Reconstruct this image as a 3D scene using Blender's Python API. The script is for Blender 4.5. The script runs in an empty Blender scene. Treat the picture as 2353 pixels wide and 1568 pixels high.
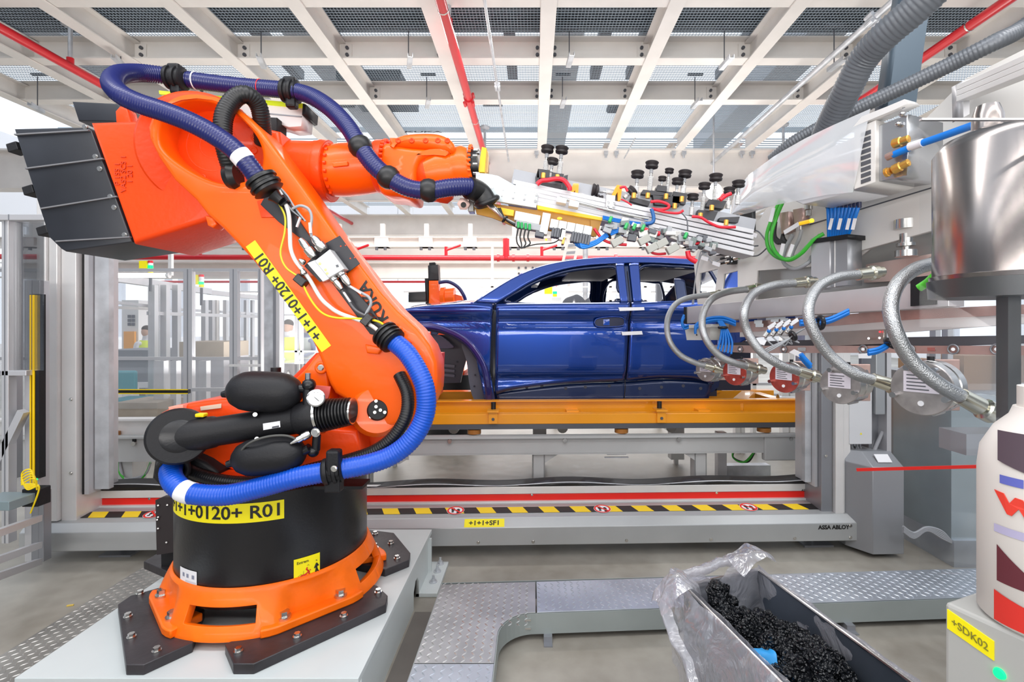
import bpy, bmesh, math, random
from mathutils import Vector, Matrix, noise
random.seed(7)
SC = bpy.context.scene
COL = SC.collection
F, VX, VY, CH = 1150.0, 1225.0, 745.0, 1.5     # focal length in px, vanishing point of the depth axis, eye height (m)

# ---------------------------------------------------------------- camera, world, lights, exposure
cam = bpy.data.cameras.new('camera'); cam.sensor_width = 36; cam.lens = 36 * F / 2353
cam.shift_x = -(VX - 1176.5) / 2353; cam.shift_y = -(784 - VY) / 2353; cam.clip_start = 0.02
camo = bpy.data.objects.new('camera', cam); COL.objects.link(camo)
camo.location = (0, 0, CH); camo.rotation_euler = (math.pi / 2, 0, 0); SC.camera = camo
w = bpy.data.worlds.new('world'); SC.world = w; w.use_nodes = True
bg = w.node_tree.nodes['Background']; bg.inputs[0].default_value = (0.83, 0.90, 1.0, 1); bg.inputs[1].default_value = 1.4
def area(name, loc, sx, sy, power, rot=(0, 0, 0), col=(1, .97, .94)):
    l = bpy.data.lights.new(name, 'AREA'); l.shape = 'RECTANGLE'; l.size = sx; l.size_y = sy; l.energy = power; l.color = col
    o = bpy.data.objects.new(name, l); COL.objects.link(o); o.location = loc; o.rotation_euler = rot; return o
area('hall_or_fill_light', (-1.0, 1.0, 4.35), 5.0, 0.5, 80)
area('hall_or_fill_light', (3.0, 0.2, 4.35), 0.5, 4.0, 60)
area('hall_or_fill_light', (-0.5, -2.6, 1.9), 8, 1.8, 330, (math.radians(152), 0, 0))  # added fill behind the camera, aimed up to brighten the ceiling
for yy, zz in ((-1.6, 3.3), (-.9, 3.75)): area('strip_light', (0.5, yy, zz), 9, .07, 45, (math.radians(50), 0, 0))
area('hall_or_fill_light', (0.0, 5.2, 4.45), 5.0, 0.3, 60)
area('hall_or_fill_light', (0.0, 10.5, 4.4), 9.0, 1.5, 330)
area('hall_or_fill_light', (0.0, 7.0, 0.9), 8.0, 1.4, 230, (math.pi, 0, 0))  # added fill low behind the conveyor, facing up to brighten beams and girder
for xx, zz in ((-1.5, 1.95), (2.2, 2.25), (-.5, 2.7)): area('strip_light', (xx, -5.8, zz), 5, .05, 22, (math.radians(90), 0, 0))
area('hall_or_fill_light', (-2.0, 18.0, 4.8), 16.0, 3.0, 1500)  # added area light to brighten the far hall
SC.view_settings.view_transform = 'Standard'; SC.view_settings.look = 'None'
SC.view_settings.exposure = 0.08; SC.view_settings.gamma = 1; SC.view_settings.use_curve_mapping = False

# ---------------------------------------------------------------- materials
MATS = {}
def mat(name, col, rough=0.5, metal=0.0, var=0.0, vscale=6.0, bump=0.0, bscale=60.0, coat=0.0, emit=0.0, stretch=None, alpha=None, trans=0.0, spec=None):
    if name in MATS: return MATS[name]
    m = bpy.data.materials.new(name); m.use_nodes = True; nt = m.node_tree; N = nt.nodes; L = nt.links
    b = N['Principled BSDF']; b.inputs['Base Color'].default_value = (*col, 1); b.inputs['Roughness'].default_value = rough
    b.inputs['Metallic'].default_value = metal
    if spec is not None: b.inputs['Specular IOR Level'].default_value = spec
    if coat: b.inputs['Coat Weight'].default_value = coat; b.inputs['Coat Roughness'].default_value = 0.03
    if emit: b.inputs['Emission Color'].default_value = (*col, 1); b.inputs['Emission Strength'].default_value = emit
    if alpha is not None: b.inputs['Alpha'].default_value = alpha
    if trans: b.inputs['Transmission Weight'].default_value = trans
    if var or bump:
        tc = N.new('ShaderNodeTexCoord'); mp = N.new('ShaderNodeMapping'); L.new(tc.outputs['Object'], mp.inputs[0])
        if stretch: mp.inputs['Scale'].default_value = stretch
    if var:
        n = N.new('ShaderNodeTexNoise'); n.inputs['Scale'].default_value = vscale; n.inputs['Detail'].default_value = 5; L.new(mp.outputs[0], n.inputs[0])
        r = N.new('ShaderNodeMapRange'); r.inputs['From Min'].default_value = .3; r.inputs['From Max'].default_value = .7
        r.inputs['To Min'].default_value = 1 - var; r.inputs['To Max'].default_value = 1 + var; L.new(n.outputs[0], r.inputs[0])
        mx = N.new('ShaderNodeMix'); mx.data_type = 'RGBA'; mx.blend_type = 'MULTIPLY'; mx.inputs[0].default_value = 1
        mx.inputs[6].default_value = (*col, 1); L.new(r.outputs[0], mx.inputs[7]); L.new(mx.outputs[2], b.inputs['Base Color'])
    if bump:
        n2 = N.new('ShaderNodeTexNoise'); n2.inputs['Scale'].default_value = bscale; L.new(mp.outputs[0], n2.inputs[0])
        bp = N.new('ShaderNodeBump'); bp.inputs['Strength'].default_value = bump; bp.inputs['Distance'].default_value = 0.01
        L.new(n2.outputs[0], bp.inputs['Height']); L.new(bp.outputs[0], b.inputs['Normal'])
    MATS[name] = m; return m
def glassmat(name, tint=(0.985, 0.99, 0.995), refl=0.05, haze=0.0, rough=0.02, k=.8):
    if name in MATS: return MATS[name]
    m = bpy.data.materials.new(name); m.use_nodes = True; nt = m.node_tree; N = nt.nodes; L = nt.links; N.clear()
    o = N.new('ShaderNodeOutputMaterial'); t = N.new('ShaderNodeBsdfTransparent'); t.inputs[0].default_value = (*tint, 1)
    g = N.new('ShaderNodeBsdfGlossy'); g.inputs['Roughness'].default_value = rough
    fr = N.new('ShaderNodeFresnel'); fr.inputs[0].default_value = 1.45
    mu = N.new('ShaderNodeMath'); mu.operation = 'MULTIPLY_ADD'; mu.inputs[1].default_value = k; mu.inputs[2].default_value = refl * .3; L.new(fr.outputs[0], mu.inputs[0])
    mx = N.new('ShaderNodeMixShader'); L.new(mu.outputs[0], mx.inputs[0]); L.new(t.outputs[0], mx.inputs[1]); L.new(g.outputs[0], mx.inputs[2])
    last = mx
    if haze:
        d = N.new('ShaderNodeBsdfDiffuse'); d.inputs[0].default_value = (.9, .92, .95, 1); h = N.new('ShaderNodeMixShader'); h.inputs[0].default_value = haze
        L.new(mx.outputs[0], h.inputs[1]); L.new(d.outputs[0], h.inputs[2]); last = h
    L.new(last.outputs[0], o.inputs[0]); MATS[name] = m; return m
ORANGE = mat('robot_orange', (0.95, 0.115, 0.002), 0.33, spec=.32, coat=.12, bump=.06, bscale=35)
ORANGE2 = mat('robot_orange_cast', (0.83, 0.060, 0.002), 0.38, spec=.3, coat=.08, bump=.12, bscale=45)
ORANGEL = mat('robot_orange_base', (0.97, 0.16, 0.003), 0.38, spec=.3, coat=.1, bump=.12, bscale=40, var=.1, vscale=9)
BLACK = mat('black_paint', (0.006, 0.006, 0.008), 0.30, bump=.05, bscale=90)
BLACKM = mat('black_matte', (0.008, 0.008, 0.010), 0.5, spec=.35, bump=.08, bscale=120)
RUBBER = mat('black_rubber', (0.006, 0.006, 0.007), 0.42)
GREYBLK = mat('dark_grey_box', (0.016, 0.018, 0.024), 0.36, var=.25, vscale=4)
HOSEB = mat('blue_hose', (0.004, 0.075, 0.50), 0.36)
HOSED = mat('indigo_hose', (0.010, 0.014, 0.105), 0.30)
CARBLUE = mat('car_blue', (0.0008, 0.035, 0.24), 0.24, metal=.7, coat=1.0, var=.04, vscale=2)
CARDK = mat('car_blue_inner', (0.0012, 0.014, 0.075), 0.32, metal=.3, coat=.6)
CARIN = mat('car_dark_inner', (0.010, 0.012, 0.030), 0.5)
CREAM = mat('cream_steel', (0.76, 0.725, 0.685), 0.42, var=.05, vscale=3)
WHITE = mat('white_paint', (0.78, 0.78, 0.77), 0.42, var=.04, vscale=3)
GALV = mat('galvanised', (0.56, 0.58, 0.61), 0.42, metal=.5, var=.22, vscale=7)
MESHM = mat('mesh_wire', (0.36, 0.42, 0.47), 0.5)
ALU = mat('aluminium', (0.60, 0.60, 0.62), 0.36, metal=.5, var=.05, vscale=3)
ALUD = mat('aluminium_dark', (0.30, 0.31, 0.335), 0.42, metal=.6)
ALUL = mat('aluminium_light', (0.74, 0.73, 0.72), 0.38, metal=.28, var=.05, vscale=4)
STEEL = mat('steel', (0.62, 0.61, 0.59), 0.22, metal=1.0)
CHROME = mat('chrome', (0.55, 0.55, 0.56), 0.16, metal=1.0)
GREYP = mat('light_grey_paint', (0.47, 0.48, 0.475), 0.45, var=.06, vscale=3)
GREYW = mat('pale_grey_paint', (0.60, 0.62, 0.61), 0.42, var=.05, vscale=2)
DOORG = mat('door_grey', (0.44, 0.45, 0.45), 0.4, metal=.35, var=.05, vscale=3)
GRAPH = mat('graphite', (0.10, 0.105, 0.12), 0.4, metal=.3)
YELLOW = mat('yellow', (0.93, 0.80, 0.0), 0.45)
LIME = mat('lime', (0.68, 0.95, 0.02), 0.45)
AMBER = mat('amber_paint', (0.86, 0.33, 0.008), 0.33, coat=.3, var=.07, vscale=2)
AMBERD = mat('amber_brown', (0.42, 0.20, 0.015), 0.4, var=.1, vscale=5)
REDP = mat('red_pipe', (0.62, 0.008, 0.018), 0.3, coat=.3)
RED = mat('red', (0.80, 0.015, 0.008), 0.42)
INK = mat('ink', (0.01, 0.01, 0.01), 0.5)
LABELW = mat('label_white', (0.82, 0.82, 0.84), 0.5)
CWHITE = mat('cable_white', (0.75, 0.74, 0.71), 0.4)
CGREY = mat('cable_grey', (0.33, 0.34, 0.36), 0.45)
CGREEN = mat('cable_green', (0.04, 0.40, 0.03), 0.4)
CBLUE = mat('cable_blue', (0.0, 0.17, 0.62), 0.35)
CRED = mat('cable_red', (0.70, 0.01, 0.03), 0.35)
CYEL = mat('cable_yellow', (0.85, 0.62, 0.0), 0.4)
BRASS = mat('brass', (0.80, 0.45, 0.10), 0.3, metal=.8)
COPPER = mat('pinkish_steel', (0.52, 0.36, 0.32), 0.35, metal=.7, var=.2, vscale=9)
CARD = mat('cardboard', (0.36, 0.31, 0.25), 0.8, var=.08)
GLASS = glassmat('clear_glass')
HAZY = glassmat('polycarbonate', refl=.0, haze=.07, k=.4); CLEAR = glassmat('acrylic_clear', refl=.0, k=.12)
GREENL = mat('green_led', (0.0, 1.0, 0.14), 0.4, emit=2.2)
REDL = mat('red_led', (1.0, 0.02, 0.03), 0.4, emit=3)
YELL = mat('yellow_led', (1.0, 0.7, 0.02), 0.4, emit=3)
TUBE = mat('lamp_tube', (1.0, 0.98, 0.95), 0.4, emit=9)

# ---------------------------------------------------------------- frames: a vertical plane with a right axis u and a depth axis n
class Fr:
    def __init__(s, ox, oy, ang=0.0):
        s.o = Vector((ox, oy, 0)); s.u = Vector((math.cos(ang), math.sin(ang), 0)); s.n = Vector((-math.sin(ang), math.cos(ang), 0))
    def az(s, px, py, t=0.0):
        k = (px - VX) / F; o = s.o + s.n * t      # ray (k*y, y); solve o + a*u
        a = (k * o.y - o.x) / (s.u.x - k * s.u.y); y = o.y + a * s.u.y
        return a, CH - (py - VY) * y / F
    def w(s, a, z, t=0.0): p = s.o + s.u * a + s.n * t; return Vector((p.x, p.y, z))
    def p(s, px, py, t=0.0): a, z = s.az(px, py, t); return s.w(a, z, t)
def P(px, py, d): return Vector(((px - VX) * d / F, d, CH - (py - VY) * d / F))

# ---------------------------------------------------------------- mesh building
WL = {}
def wloc(o): return WL[o.name] if o else Vector((0, 0, 0))
def finish(me, name, m, parent, smooth, bevel=0.0, kind=None, label=None):
    bm = bmesh.new(); bm.from_mesh(me); bmesh.ops.recalc_face_normals(bm, faces=bm.faces); bm.to_mesh(me); bm.free()
    xs = [v.co for v in me.vertices]
    if not xs: xs = [Vector((0, 0, 0))]
    lo = Vector((min(v.x for v in xs), min(v.y for v in xs), min(v.z for v in xs))); hi = Vector((max(v.x for v in xs), max(v.y for v in xs), max(v.z for v in xs)))
    c = Vector(((lo.x + hi.x) / 2, (lo.y + hi.y) / 2, lo.z)); me.transform(Matrix.Translation(-c))
    if m: me.materials.append(m)
    if smooth:
        me.shade_smooth(); me.set_sharp_from_angle(angle=math.radians(smooth))
    o = bpy.data.objects.new(name, me); COL.objects.link(o); WL[o.name] = c
    if parent: o.parent = parent; o.location = c - wloc(parent)
    else: o.location = c
    if bevel:
        b = o.modifiers.new('bevel', 'BEVEL'); b.width = bevel; b.segments = 2; b.limit_method = 'ANGLE'
    if kind: o['kind'] = kind
    if label: o['label'] = label
    return o
class MB:
    def __init__(s): s.v = []; s.f = []
    def quadbox(s, c8):
        n = len(s.v); s.v += [Vector(c) for c in c8]
        s.f += [tuple(n + i for i in q) for q in ((0, 1, 2, 3), (7, 6, 5, 4), (0, 4, 5, 1), (1, 5, 6, 2), (2, 6, 7, 3), (3, 7, 4, 0))]; return s
    def box(s, x0, x1, y0, y1, z0, z1):
        return s.quadbox([(x0, y0, z0), (x1, y0, z0), (x1, y1, z0), (x0, y1, z0), (x0, y0, z1), (x1, y0, z1), (x1, y1, z1), (x0, y1, z1)])
    def obox(s, c, sx, sy, sz, R=None):          # oriented box about centre c
        c = Vector(c); h = Vector((sx / 2, sy / 2, sz / 2)); q = []
        for z in (-1, 1):
            for x, y in ((-1, -1), (1, -1), (1, 1), (-1, 1)):
                d = Vector((x * h.x, y * h.y, z * h.z)); q.append(c + (R @ d if R else d))
        return s.quadbox(q)
    def fbox(s, fr, a0, a1, t0, t1, z0, z1):
        return s.quadbox([fr.w(a, z, t) for z in (z0, z1) for a, t in ((a0, t0), (a1, t0), (a1, t1), (a0, t1))])
    def bar(s, p, q, w, h, up=(0, 0, 1)):        # rectangular bar p -> q
        p = Vector(p); q = Vector(q); d = (q - p); L = d.length; d.normalize(); u = Vector(up)
        if abs(d.dot(u)) > .98: u = Vector((0, 1, 0))
        r = d.cross(u).normalized(); u = r.cross(d).normalized()
        return s.quadbox([x + r * a * w / 2 + u * b * h / 2 for x in (p, q) for a, b in ((-1, -1), (1, -1), (1, 1), (-1, 1))])
    def cyl(s, p, q, r0, r1=None, seg=16, cap=True):
        return s.lathe(p, q, [(0, r0), (1, r0 if r1 is None else r1)], seg, cap)
    def lathe(s, p, q, prof, seg=20, cap=True):  # prof: (fraction along p->q, radius)
        p = Vector(p); q = Vector(q); d = (q - p).normalized(); u = Vector((0, 0, 1)) if abs(d.z) < .9 else Vector((1, 0, 0))
        r = d.cross(u).normalized(); u = r.cross(d).normalized(); n = len(s.v)
        for k, R in prof:
            c = p.lerp(q, k)
            for i in range(seg):
                a = 2 * math.pi * i / seg; s.v.append(c + (r * math.cos(a) + u * math.sin(a)) * R)
        for j in range(len(prof) - 1):
            for i in range(seg):
                i2 = (i + 1) % seg; s.f.append((n + j * seg + i, n + j * seg + i2, n + (j + 1) * seg + i2, n + (j + 1) * seg + i))
        if cap:
            s.f.append(tuple(n + i for i in range(seg))); m = n + (len(prof) - 1) * seg; s.f.append(tuple(m + i for i in reversed(range(seg))))
        return s
    def tube(s, pts, r, seg=10, cap=True, rf=None):
        pts = [Vector(p) for p in pts]; n = len(s.v); d0 = (pts[1] - pts[0]).normalized()
        u = Vector((0, 0, 1)) if abs(d0.z) < .9 else Vector((1, 0, 0)); r_ = d0.cross(u).normalized(); L = 0
        for j, c in enumerate(pts):
            d = (pts[min(j + 1, len(pts) - 1)] - pts[max(j - 1, 0)]).normalized()
            r_ = (r_ - d * r_.dot(d)).normalized(); u = r_.cross(d)
            if j: L += (c - pts[j - 1]).length
            R = rf(L, j) if rf else r
            for i in range(seg):
                a = 2 * math.pi * i / seg; s.v.append(c + (r_ * math.cos(a) + u * math.sin(a)) * R)
        for j in range(len(pts) - 1):
            for i in range(seg):
                i2 = (i + 1) % seg; s.f.append((n + j * seg + i, n + j * seg + i2, n + (j + 1) * seg + i2, n + (j + 1) * seg + i))
        if cap:
            s.f.append(tuple(n + i for i in range(seg))); m = n + (len(pts) - 1) * seg; s.f.append(tuple(m + i for i in reversed(range(seg))))
        return s
    def ball(s, c, rx, ry=None, rz=None, seg=16, rings=10):
        c = Vector(c); ry = ry or rx; rz = rz or rx; n = len(s.v); s.v.append(c + Vector((0, 0, -rz)))
        for j in range(1, rings):
            f = -math.pi / 2 + math.pi * j / rings
            for i in range(seg):
                a = 2 * math.pi * i / seg; s.v.append(c + Vector((rx * math.cos(f) * math.cos(a), ry * math.cos(f) * math.sin(a), rz * math.sin(f))))
        s.v.append(c + Vector((0, 0, rz))); e = len(s.v) - 1
        for i in range(seg):
            i2 = (i + 1) % seg; s.f.append((n, n + 1 + i2, n + 1 + i)); m = n + 1 + (rings - 2) * seg; s.f.append((e, m + i, m + i2))
            for j in range(rings - 2): a = n + 1 + j * seg; s.f.append((a + i, a + i2, a + seg + i2, a + seg + i))
        return s
    def torus(s, c, axis, R, r, seg=28, ring=10):
        c = Vector(c); d = Vector(axis).normalized(); u = Vector((0, 0, 1)) if abs(d.z) < .9 else Vector((1, 0, 0)); a_ = d.cross(u).normalized(); b_ = a_.cross(d); n = len(s.v)
        for i in range(seg):
            A = 2 * math.pi * i / seg; o = a_ * math.cos(A) + b_ * math.sin(A)
            for j in range(ring):
                B = 2 * math.pi * j / ring; s.v.append(c + o * (R + r * math.cos(B)) + d * r * math.sin(B))
        for i in range(seg):
            for j in range(ring):
                i2 = (i + 1) % seg; j2 = (j + 1) % ring; s.f.append((n + i * ring + j, n + i2 * ring + j, n + i2 * ring + j2, n + i * ring + j2))
        return s
    def grid(s, rows):
        n = len(s.v); m = len(rows[0])
        for r in rows: s.v += [Vector(p) for p in r]
        for j in range(len(rows) - 1):
            for i in range(m - 1): s.f.append((n + j * m + i, n + j * m + i + 1, n + (j + 1) * m + i + 1, n + (j + 1) * m + i))
        return s
    def poly(s, pts): n = len(s.v); s.v += [Vector(p) for p in pts]; s.f.append(tuple(range(n, n + len(pts)))); return s
    def build(s, name, m, parent=None, smooth=35, bevel=0.0, kind=None, label=None):
        me = bpy.data.meshes.new(name); me.from_pydata([tuple(v) for v in s.v], [], s.f); me.update()
        return finish(me, name, m, parent, smooth, bevel, kind, label)
def spline(pts, n=8, closed=False):
    pts = [Vector(p) for p in pts]; out = []; m = len(pts); rng = range(m if closed else m - 1)
    for i in rng:
        if closed: a, b, c, d = pts[i - 1], pts[i], pts[(i + 1) % m], pts[(i + 2) % m]
        else: a, b, c, d = pts[max(i - 1, 0)], pts[i], pts[i + 1], pts[min(i + 2, m - 1)]
        for k in range(n):
            t = k / n; out.append(.5 * ((2 * b) + (c - a) * t + (2 * a - 5 * b + 4 * c - d) * t * t + (3 * b - a - 3 * c + d) * t ** 3))
    if not closed: out.append(pts[-1])
    return out
def resample(pts, step):
    L = [0]
    for i in range(1, len(pts)): L.append(L[-1] + (pts[i] - pts[i - 1]).length)
    n = max(2, int(L[-1] / step)); out = []; j = 0
    for k in range(n + 1):
        s = L[-1] * k / n
        while j < len(L) - 2 and L[j + 1] < s: j += 1
        out.append(pts[j].lerp(pts[j + 1], min(1, (s - L[j]) / max(1e-9, L[j + 1] - L[j]))))
    return out
def hose(name, pts, r, m, parent, pitch=0.012, depth=.10, seg=14, label=None):   # corrugated conduit
    pp = resample(spline(pts, 12), pitch / 3)
    return MB().tube(pp, r, seg, rf=lambda L, j: r * (1 + (depth * .5 if j % 3 == 0 else (-depth * .15 if j % 3 == 1 else -depth * .5)))).build(name, m, parent, 75, label=label)
def cable(name, pts, r, m, parent=None, seg=8, n=8, label=None, kind=None): return MB().tube(spline(pts, n), r, seg).build(name, m, parent, 60, label=label, kind=kind)
def plate(name, fr, outer, m, parent=None, t0=0.0, t1=.1, holes=(), bevel=0.0, px=True, smooth=35, tp=None, label=None, kind=None, sm=0):
    cu = bpy.data.curves.new(name, 'CURVE'); cu.dimensions = '2D'; cu.fill_mode = 'BOTH'; cu.extrude = abs(t1 - t0) / 2 - (bevel if bevel else 0); cu.bevel_depth = bevel; cu.offset = -bevel; cu.bevel_resolution = 2
    for k, ring in enumerate([outer] + list(holes)):
        tq = t0 if tp is None else tp
        q = [fr.az(x, y, tq) for x, y in ring] if px else list(ring)
        if sm: q = [(v.x, v.y) for v in spline([(a, b, 0) for a, b in q], sm, True)]
        A = sum(q[i - 1][0] * q[i][1] - q[i][0] * q[i - 1][1] for i in range(len(q)))
        if (A < 0) != (k > 0): q = q[::-1]
        sp = cu.splines.new('POLY'); sp.points.add(len(q) - 1); sp.use_cyclic_u = True
        for p, c in zip(sp.points, q): p.co = (c[0], c[1], 0, 1)
    ob = bpy.data.objects.new('tmp', cu); COL.objects.link(ob); dg = bpy.context.evaluated_depsgraph_get(); me = bpy.data.meshes.new_from_object(ob.evaluated_get(dg))
    bpy.data.objects.remove(ob); me.name = name; me.materials.clear(); tm = (t0 + t1) / 2
    for v in me.vertices: v.co = fr.w(v.co.x, v.co.y, tm - v.co.z)
    bm = bmesh.new(); bm.from_mesh(me); bmesh.ops.remove_doubles(bm, verts=bm.verts, dist=1e-5); bm.to_mesh(me); bm.free()
    return finish(me, name, m, parent, smooth, 0, kind, label)
def circ(cx, cy, rx, ry=None, n=28, a0=0): ry = ry or rx; return [(cx + rx * math.cos(2 * math.pi * i / n + a0), cy + ry * math.sin(2 * math.pi * i / n + a0)) for i in range(n)]
def text(name, s, size, place, m, parent, ext=.0008, align='CENTER', bold=0.0):
    """place(x, y, h) -> world position for a point of the flat lettering"""
    cu = bpy.data.curves.new(name, 'FONT'); cu.body = s; cu.size = size; cu.align_x = align; cu.align_y = 'CENTER'; cu.extrude = ext; cu.offset = bold; cu.resolution_u = 3
    ob = bpy.data.objects.new('tmp', cu); COL.objects.link(ob); dg = bpy.context.evaluated_depsgraph_get(); me = bpy.data.meshes.new_from_object(ob.evaluated_get(dg)); bpy.data.objects.remove(ob); me.name = name; me.materials.clear()
    for v in me.vertices: v.co = place(v.co.x, v.co.y, v.co.z)
    return finish(me, name, m, parent, 0)
def thing(name, label, cat, loc=(0, 0, 0), group=None):
    o = bpy.data.objects.new(name, None); COL.objects.link(o); o.location = loc; WL[o.name] = Vector(loc); o.empty_display_size = .1
    o['label'] = label; o['category'] = cat
    if group: o['group'] = group
    return o
def setting(name, loc=(0, 0, 0)):
    o = bpy.data.objects.new(name, None); COL.objects.link(o); o.location = loc; WL[o.name] = Vector(loc); o['kind'] = 'structure'; return o
def tag(o, label, cat, group=None):
    o['label'] = label; o['category'] = cat
    if group: o['group'] = group
    return o
def copy_part(o, off, parent=None, label=None):       # a copy of one part shifted by off (world axes)
    c = o.copy(); COL.objects.link(c); pr = parent or o.parent; wl = WL[o.name] + Vector(off); WL[c.name] = wl; c.parent = pr; c.location = wl - wloc(pr); return c
def copy_tree(o, loc, label=None):
    r = o.copy(); COL.objects.link(r); r.location = loc; WL[r.name] = Vector(loc)
    if label: r['label'] = label
    for ch in [x for x in list(COL.objects) if x.parent == o]:
        c = ch.copy(); COL.objects.link(c); c.parent = r; WL[c.name] = WL[ch.name] - WL[o.name] + Vector(loc)
        for g in [x for x in list(COL.objects) if x.parent == ch]: d = g.copy(); COL.objects.link(d); d.parent = c; WL[d.name] = WL[g.name]
    return r
def bolt(c, axis, r, parent, m=None, h=None, name='bolt'):
    a = Vector(axis).normalized(); c = Vector(c); h = h or r * .9
    return MB().cyl(c, c + a * h * .35, r * 1.35, seg=14).cyl(c + a * h * .35, c + a * h, r, seg=6).build(name, m or STEEL, parent, 30)
FRONT = Vector((0, -1, 0))
# ================================================================ SETTING
def floor_mat():
    m = bpy.data.materials.new('concrete'); m.use_nodes = True; nt = m.node_tree; N = nt.nodes; L = nt.links; b = N['Principled BSDF']
    tc = N.new('ShaderNodeTexCoord'); n1 = N.new('ShaderNodeTexNoise'); n1.inputs['Scale'].default_value = .9; n1.inputs['Detail'].default_value = 8
    n2 = N.new('ShaderNodeTexNoise'); n2.inputs['Scale'].default_value = 9; n2.inputs['Detail'].default_value = 8
    for n in (n1, n2): L.new(tc.outputs['Object'], n.inputs[0])
    a = N.new('ShaderNodeMath'); a.operation = 'MULTIPLY_ADD'; a.inputs[1].default_value = .35; L.new(n2.outputs[0], a.inputs[0]); L.new(n1.outputs[0], a.inputs[2])
    r = N.new('ShaderNodeValToRGB'); r.color_ramp.elements[0].position = .45; r.color_ramp.elements[0].color = (.20, .178, .145, 1); r.color_ramp.elements[1].position = .85; r.color_ramp.elements[1].color = (.39, .37, .325, 1)
    L.new(a.outputs[0], r.inputs[0]); L.new(r.outputs[0], b.inputs['Base Color']); b.inputs['Roughness'].default_value = .42
    rr = N.new('ShaderNodeMapRange'); rr.inputs['To Min'].default_value = .28; rr.inputs['To Max'].default_value = .6; L.new(n2.outputs[0], rr.inputs[0]); L.new(rr.outputs[0], b.inputs['Roughness'])
    return m
MB().box(-16, 16, -4, 26, -.1, 0).build('floor', floor_mat(), None, 0, kind='structure')

# ---- ceiling: steel grid, wire mesh, ducts above, outer roof
ceil_ = setting('ceiling', (0, 8, 4.5))
LX = [-6.95, -5.78, -4.61, -3.42, -2.24, -.986, .149, 1.349, 2.516, 3.70, 4.9, 6.1]
def ibeam(mb, p, q, w, h, tf=.014, tw=.010):   # I section, top and bottom flange
    p = Vector(p); q = Vector(q); z = Vector((0, 0, 1))
    mb.bar(p + z * tf / 2, q + z * tf / 2, w, tf); mb.bar(p + z * (h - tf / 2), q + z * (h - tf / 2), w, tf); mb.bar(p + z * h / 2, q + z * h / 2, tw, h - 2 * tf); return mb
for x in LX: ibeam(MB(), (x, 3.3, 4.5), (x, 8.72, 4.5), .15, .25).build('longitudinal_beam', CREAM, ceil_, 0)
for x in LX: ibeam(MB(), (x, 8.95, 4.5), (x, 13.9, 4.5), .15, .25).build('longitudinal_beam', CREAM, ceil_, 0)
br0 = None
for y in (4.72, 5.79, 6.84):
    for i in range(len(LX) - 1):
        a, b = LX[i], LX[i + 1]
        MB().box(a + .02, b - .02, y - .008, y + .004, 4.53, 4.76).box(a + .02, b - .02, y - .11, y + .05, 4.52, 4.534).box(a + .02, b - .02, y - .11, y + .05, 4.76, 4.774).build('cross_beam', CREAM, ceil_, 0)
        if y > 5:
            for xx, sg in ((a, 1), (b, -1)):
                if abs(xx) > 5: continue
                br = MB().box(xx + sg * .02 - .0, xx + sg * .15, y - .022, y - .01, 4.56, 4.73).build('connection_plate', CREAM, ceil_, 0)
                for dz in (4.60, 4.68): MB().cyl((xx + sg * .10, y - .022, dz), (xx + sg * .10, y - .045, dz), .020, seg=8).build('bolt', GRAPH, br, 30)
for y in (9.8, 11.0, 12.3): MB().box(-7, 6.2, y - .01, y + .01, 4.53, 4.76).box(-7, 6.2, y - .06, y + .06, 4.52, 4.534).build('cross_beam', CREAM, ceil_, 0)
# end girders
g = MB(); g.box(-12, 9, 8.72, 8.76, 3.86, 4.50); g.box(-12, 9, 8.60, 8.88, 3.84, 3.87); g.box(-12, 9, 8.60, 8.88, 4.49, 4.52); g.build('end_girder', CREAM, ceil_, 0)
g = MB(); g.box(-14, 12, 13.9, 13.95, 3.95, 4.50); g.box(-14, 12, 13.75, 14.1, 3.93, 3.96); g.box(-14, 12, 13.75, 14.1, 4.49, 4.52); g.build('end_girder', CREAM, ceil_, 0)
cl = None
for x in LX:
    for dx in (-.09, .09):
        MB().box(x + dx - .035, x + dx + .035, 8.62, 8.70, 4.43, 4.49).cyl((x + dx, 8.66, 4.38), (x + dx, 8.66, 4.43), .02, seg=8).build('beam_clamp', GALV, ceil_, 0)
# wire mesh laid on the grid: flat lateral strips and thin rods
mm = MB(); y = 3.3
while y < 8.6: mm.box(-7.3, 6.5, y, y + .005, 4.785, 4.791); y += .045
mm.build('wire_mesh', MESHM, ceil_, 0, kind='stuff')
mm = MB(); x = -7.3
while x < 6.5: mm.box(x, x + .0035, 3.3, 8.6, 4.785, 4.789); x += .036
mm.build('wire_mesh', MESHM, ceil_, 0, kind='stuff')
mm = MB(); y = 8.9
while y < 13.9: mm.box(-7.3, 6.5, y, y + .006, 4.785, 4.80); y += .11
mm.build('wire_mesh', MESHM, ceil_, 0, kind='stuff')
# things above the mesh: dark deck, ducts, trusses, roof with rooflights
DECK = mat('deck_dark', (0.035, 0.045, 0.055), 0.55, var=.3, vscale=5)
DECKL = mat('roof_sheet', (0.40, 0.47, 0.52), 0.5, metal=.3, var=.3, vscale=.7, stretch=(1, .3, 1))
dk = MB()
for k in range(7): y = 5.30 + k * .085; dk.box(-9, 8, y, y + .065, 4.93, 4.95 + .02 * (k % 2))
dk.box(-9, 8, 5.28, 5.90, 4.97, 5.12); dk.build('service_deck', DECK, ceil_, 0)
MB().box(-2.75, -1.85, 6.98, 8.1, 4.93, 5.05).build('cable_tray', DECK, ceil_, 0)
for x in (-.42, .95, 1.55, -4.0, 3.05): MB().box(x, x + .16, 5.6, 8.4, 5.6, 5.75).build('roof_purlin', GRAPH, ceil_, 0)
for k, (y0, y1) in enumerate(((2.2, 6.5), (14.74, 14.88), (16.98, 17.12))): MB().box(-14, 12, y0, y1, 7.2, 7.3).build('roof_sheet', DECKL, ceil_, 0)
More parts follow.
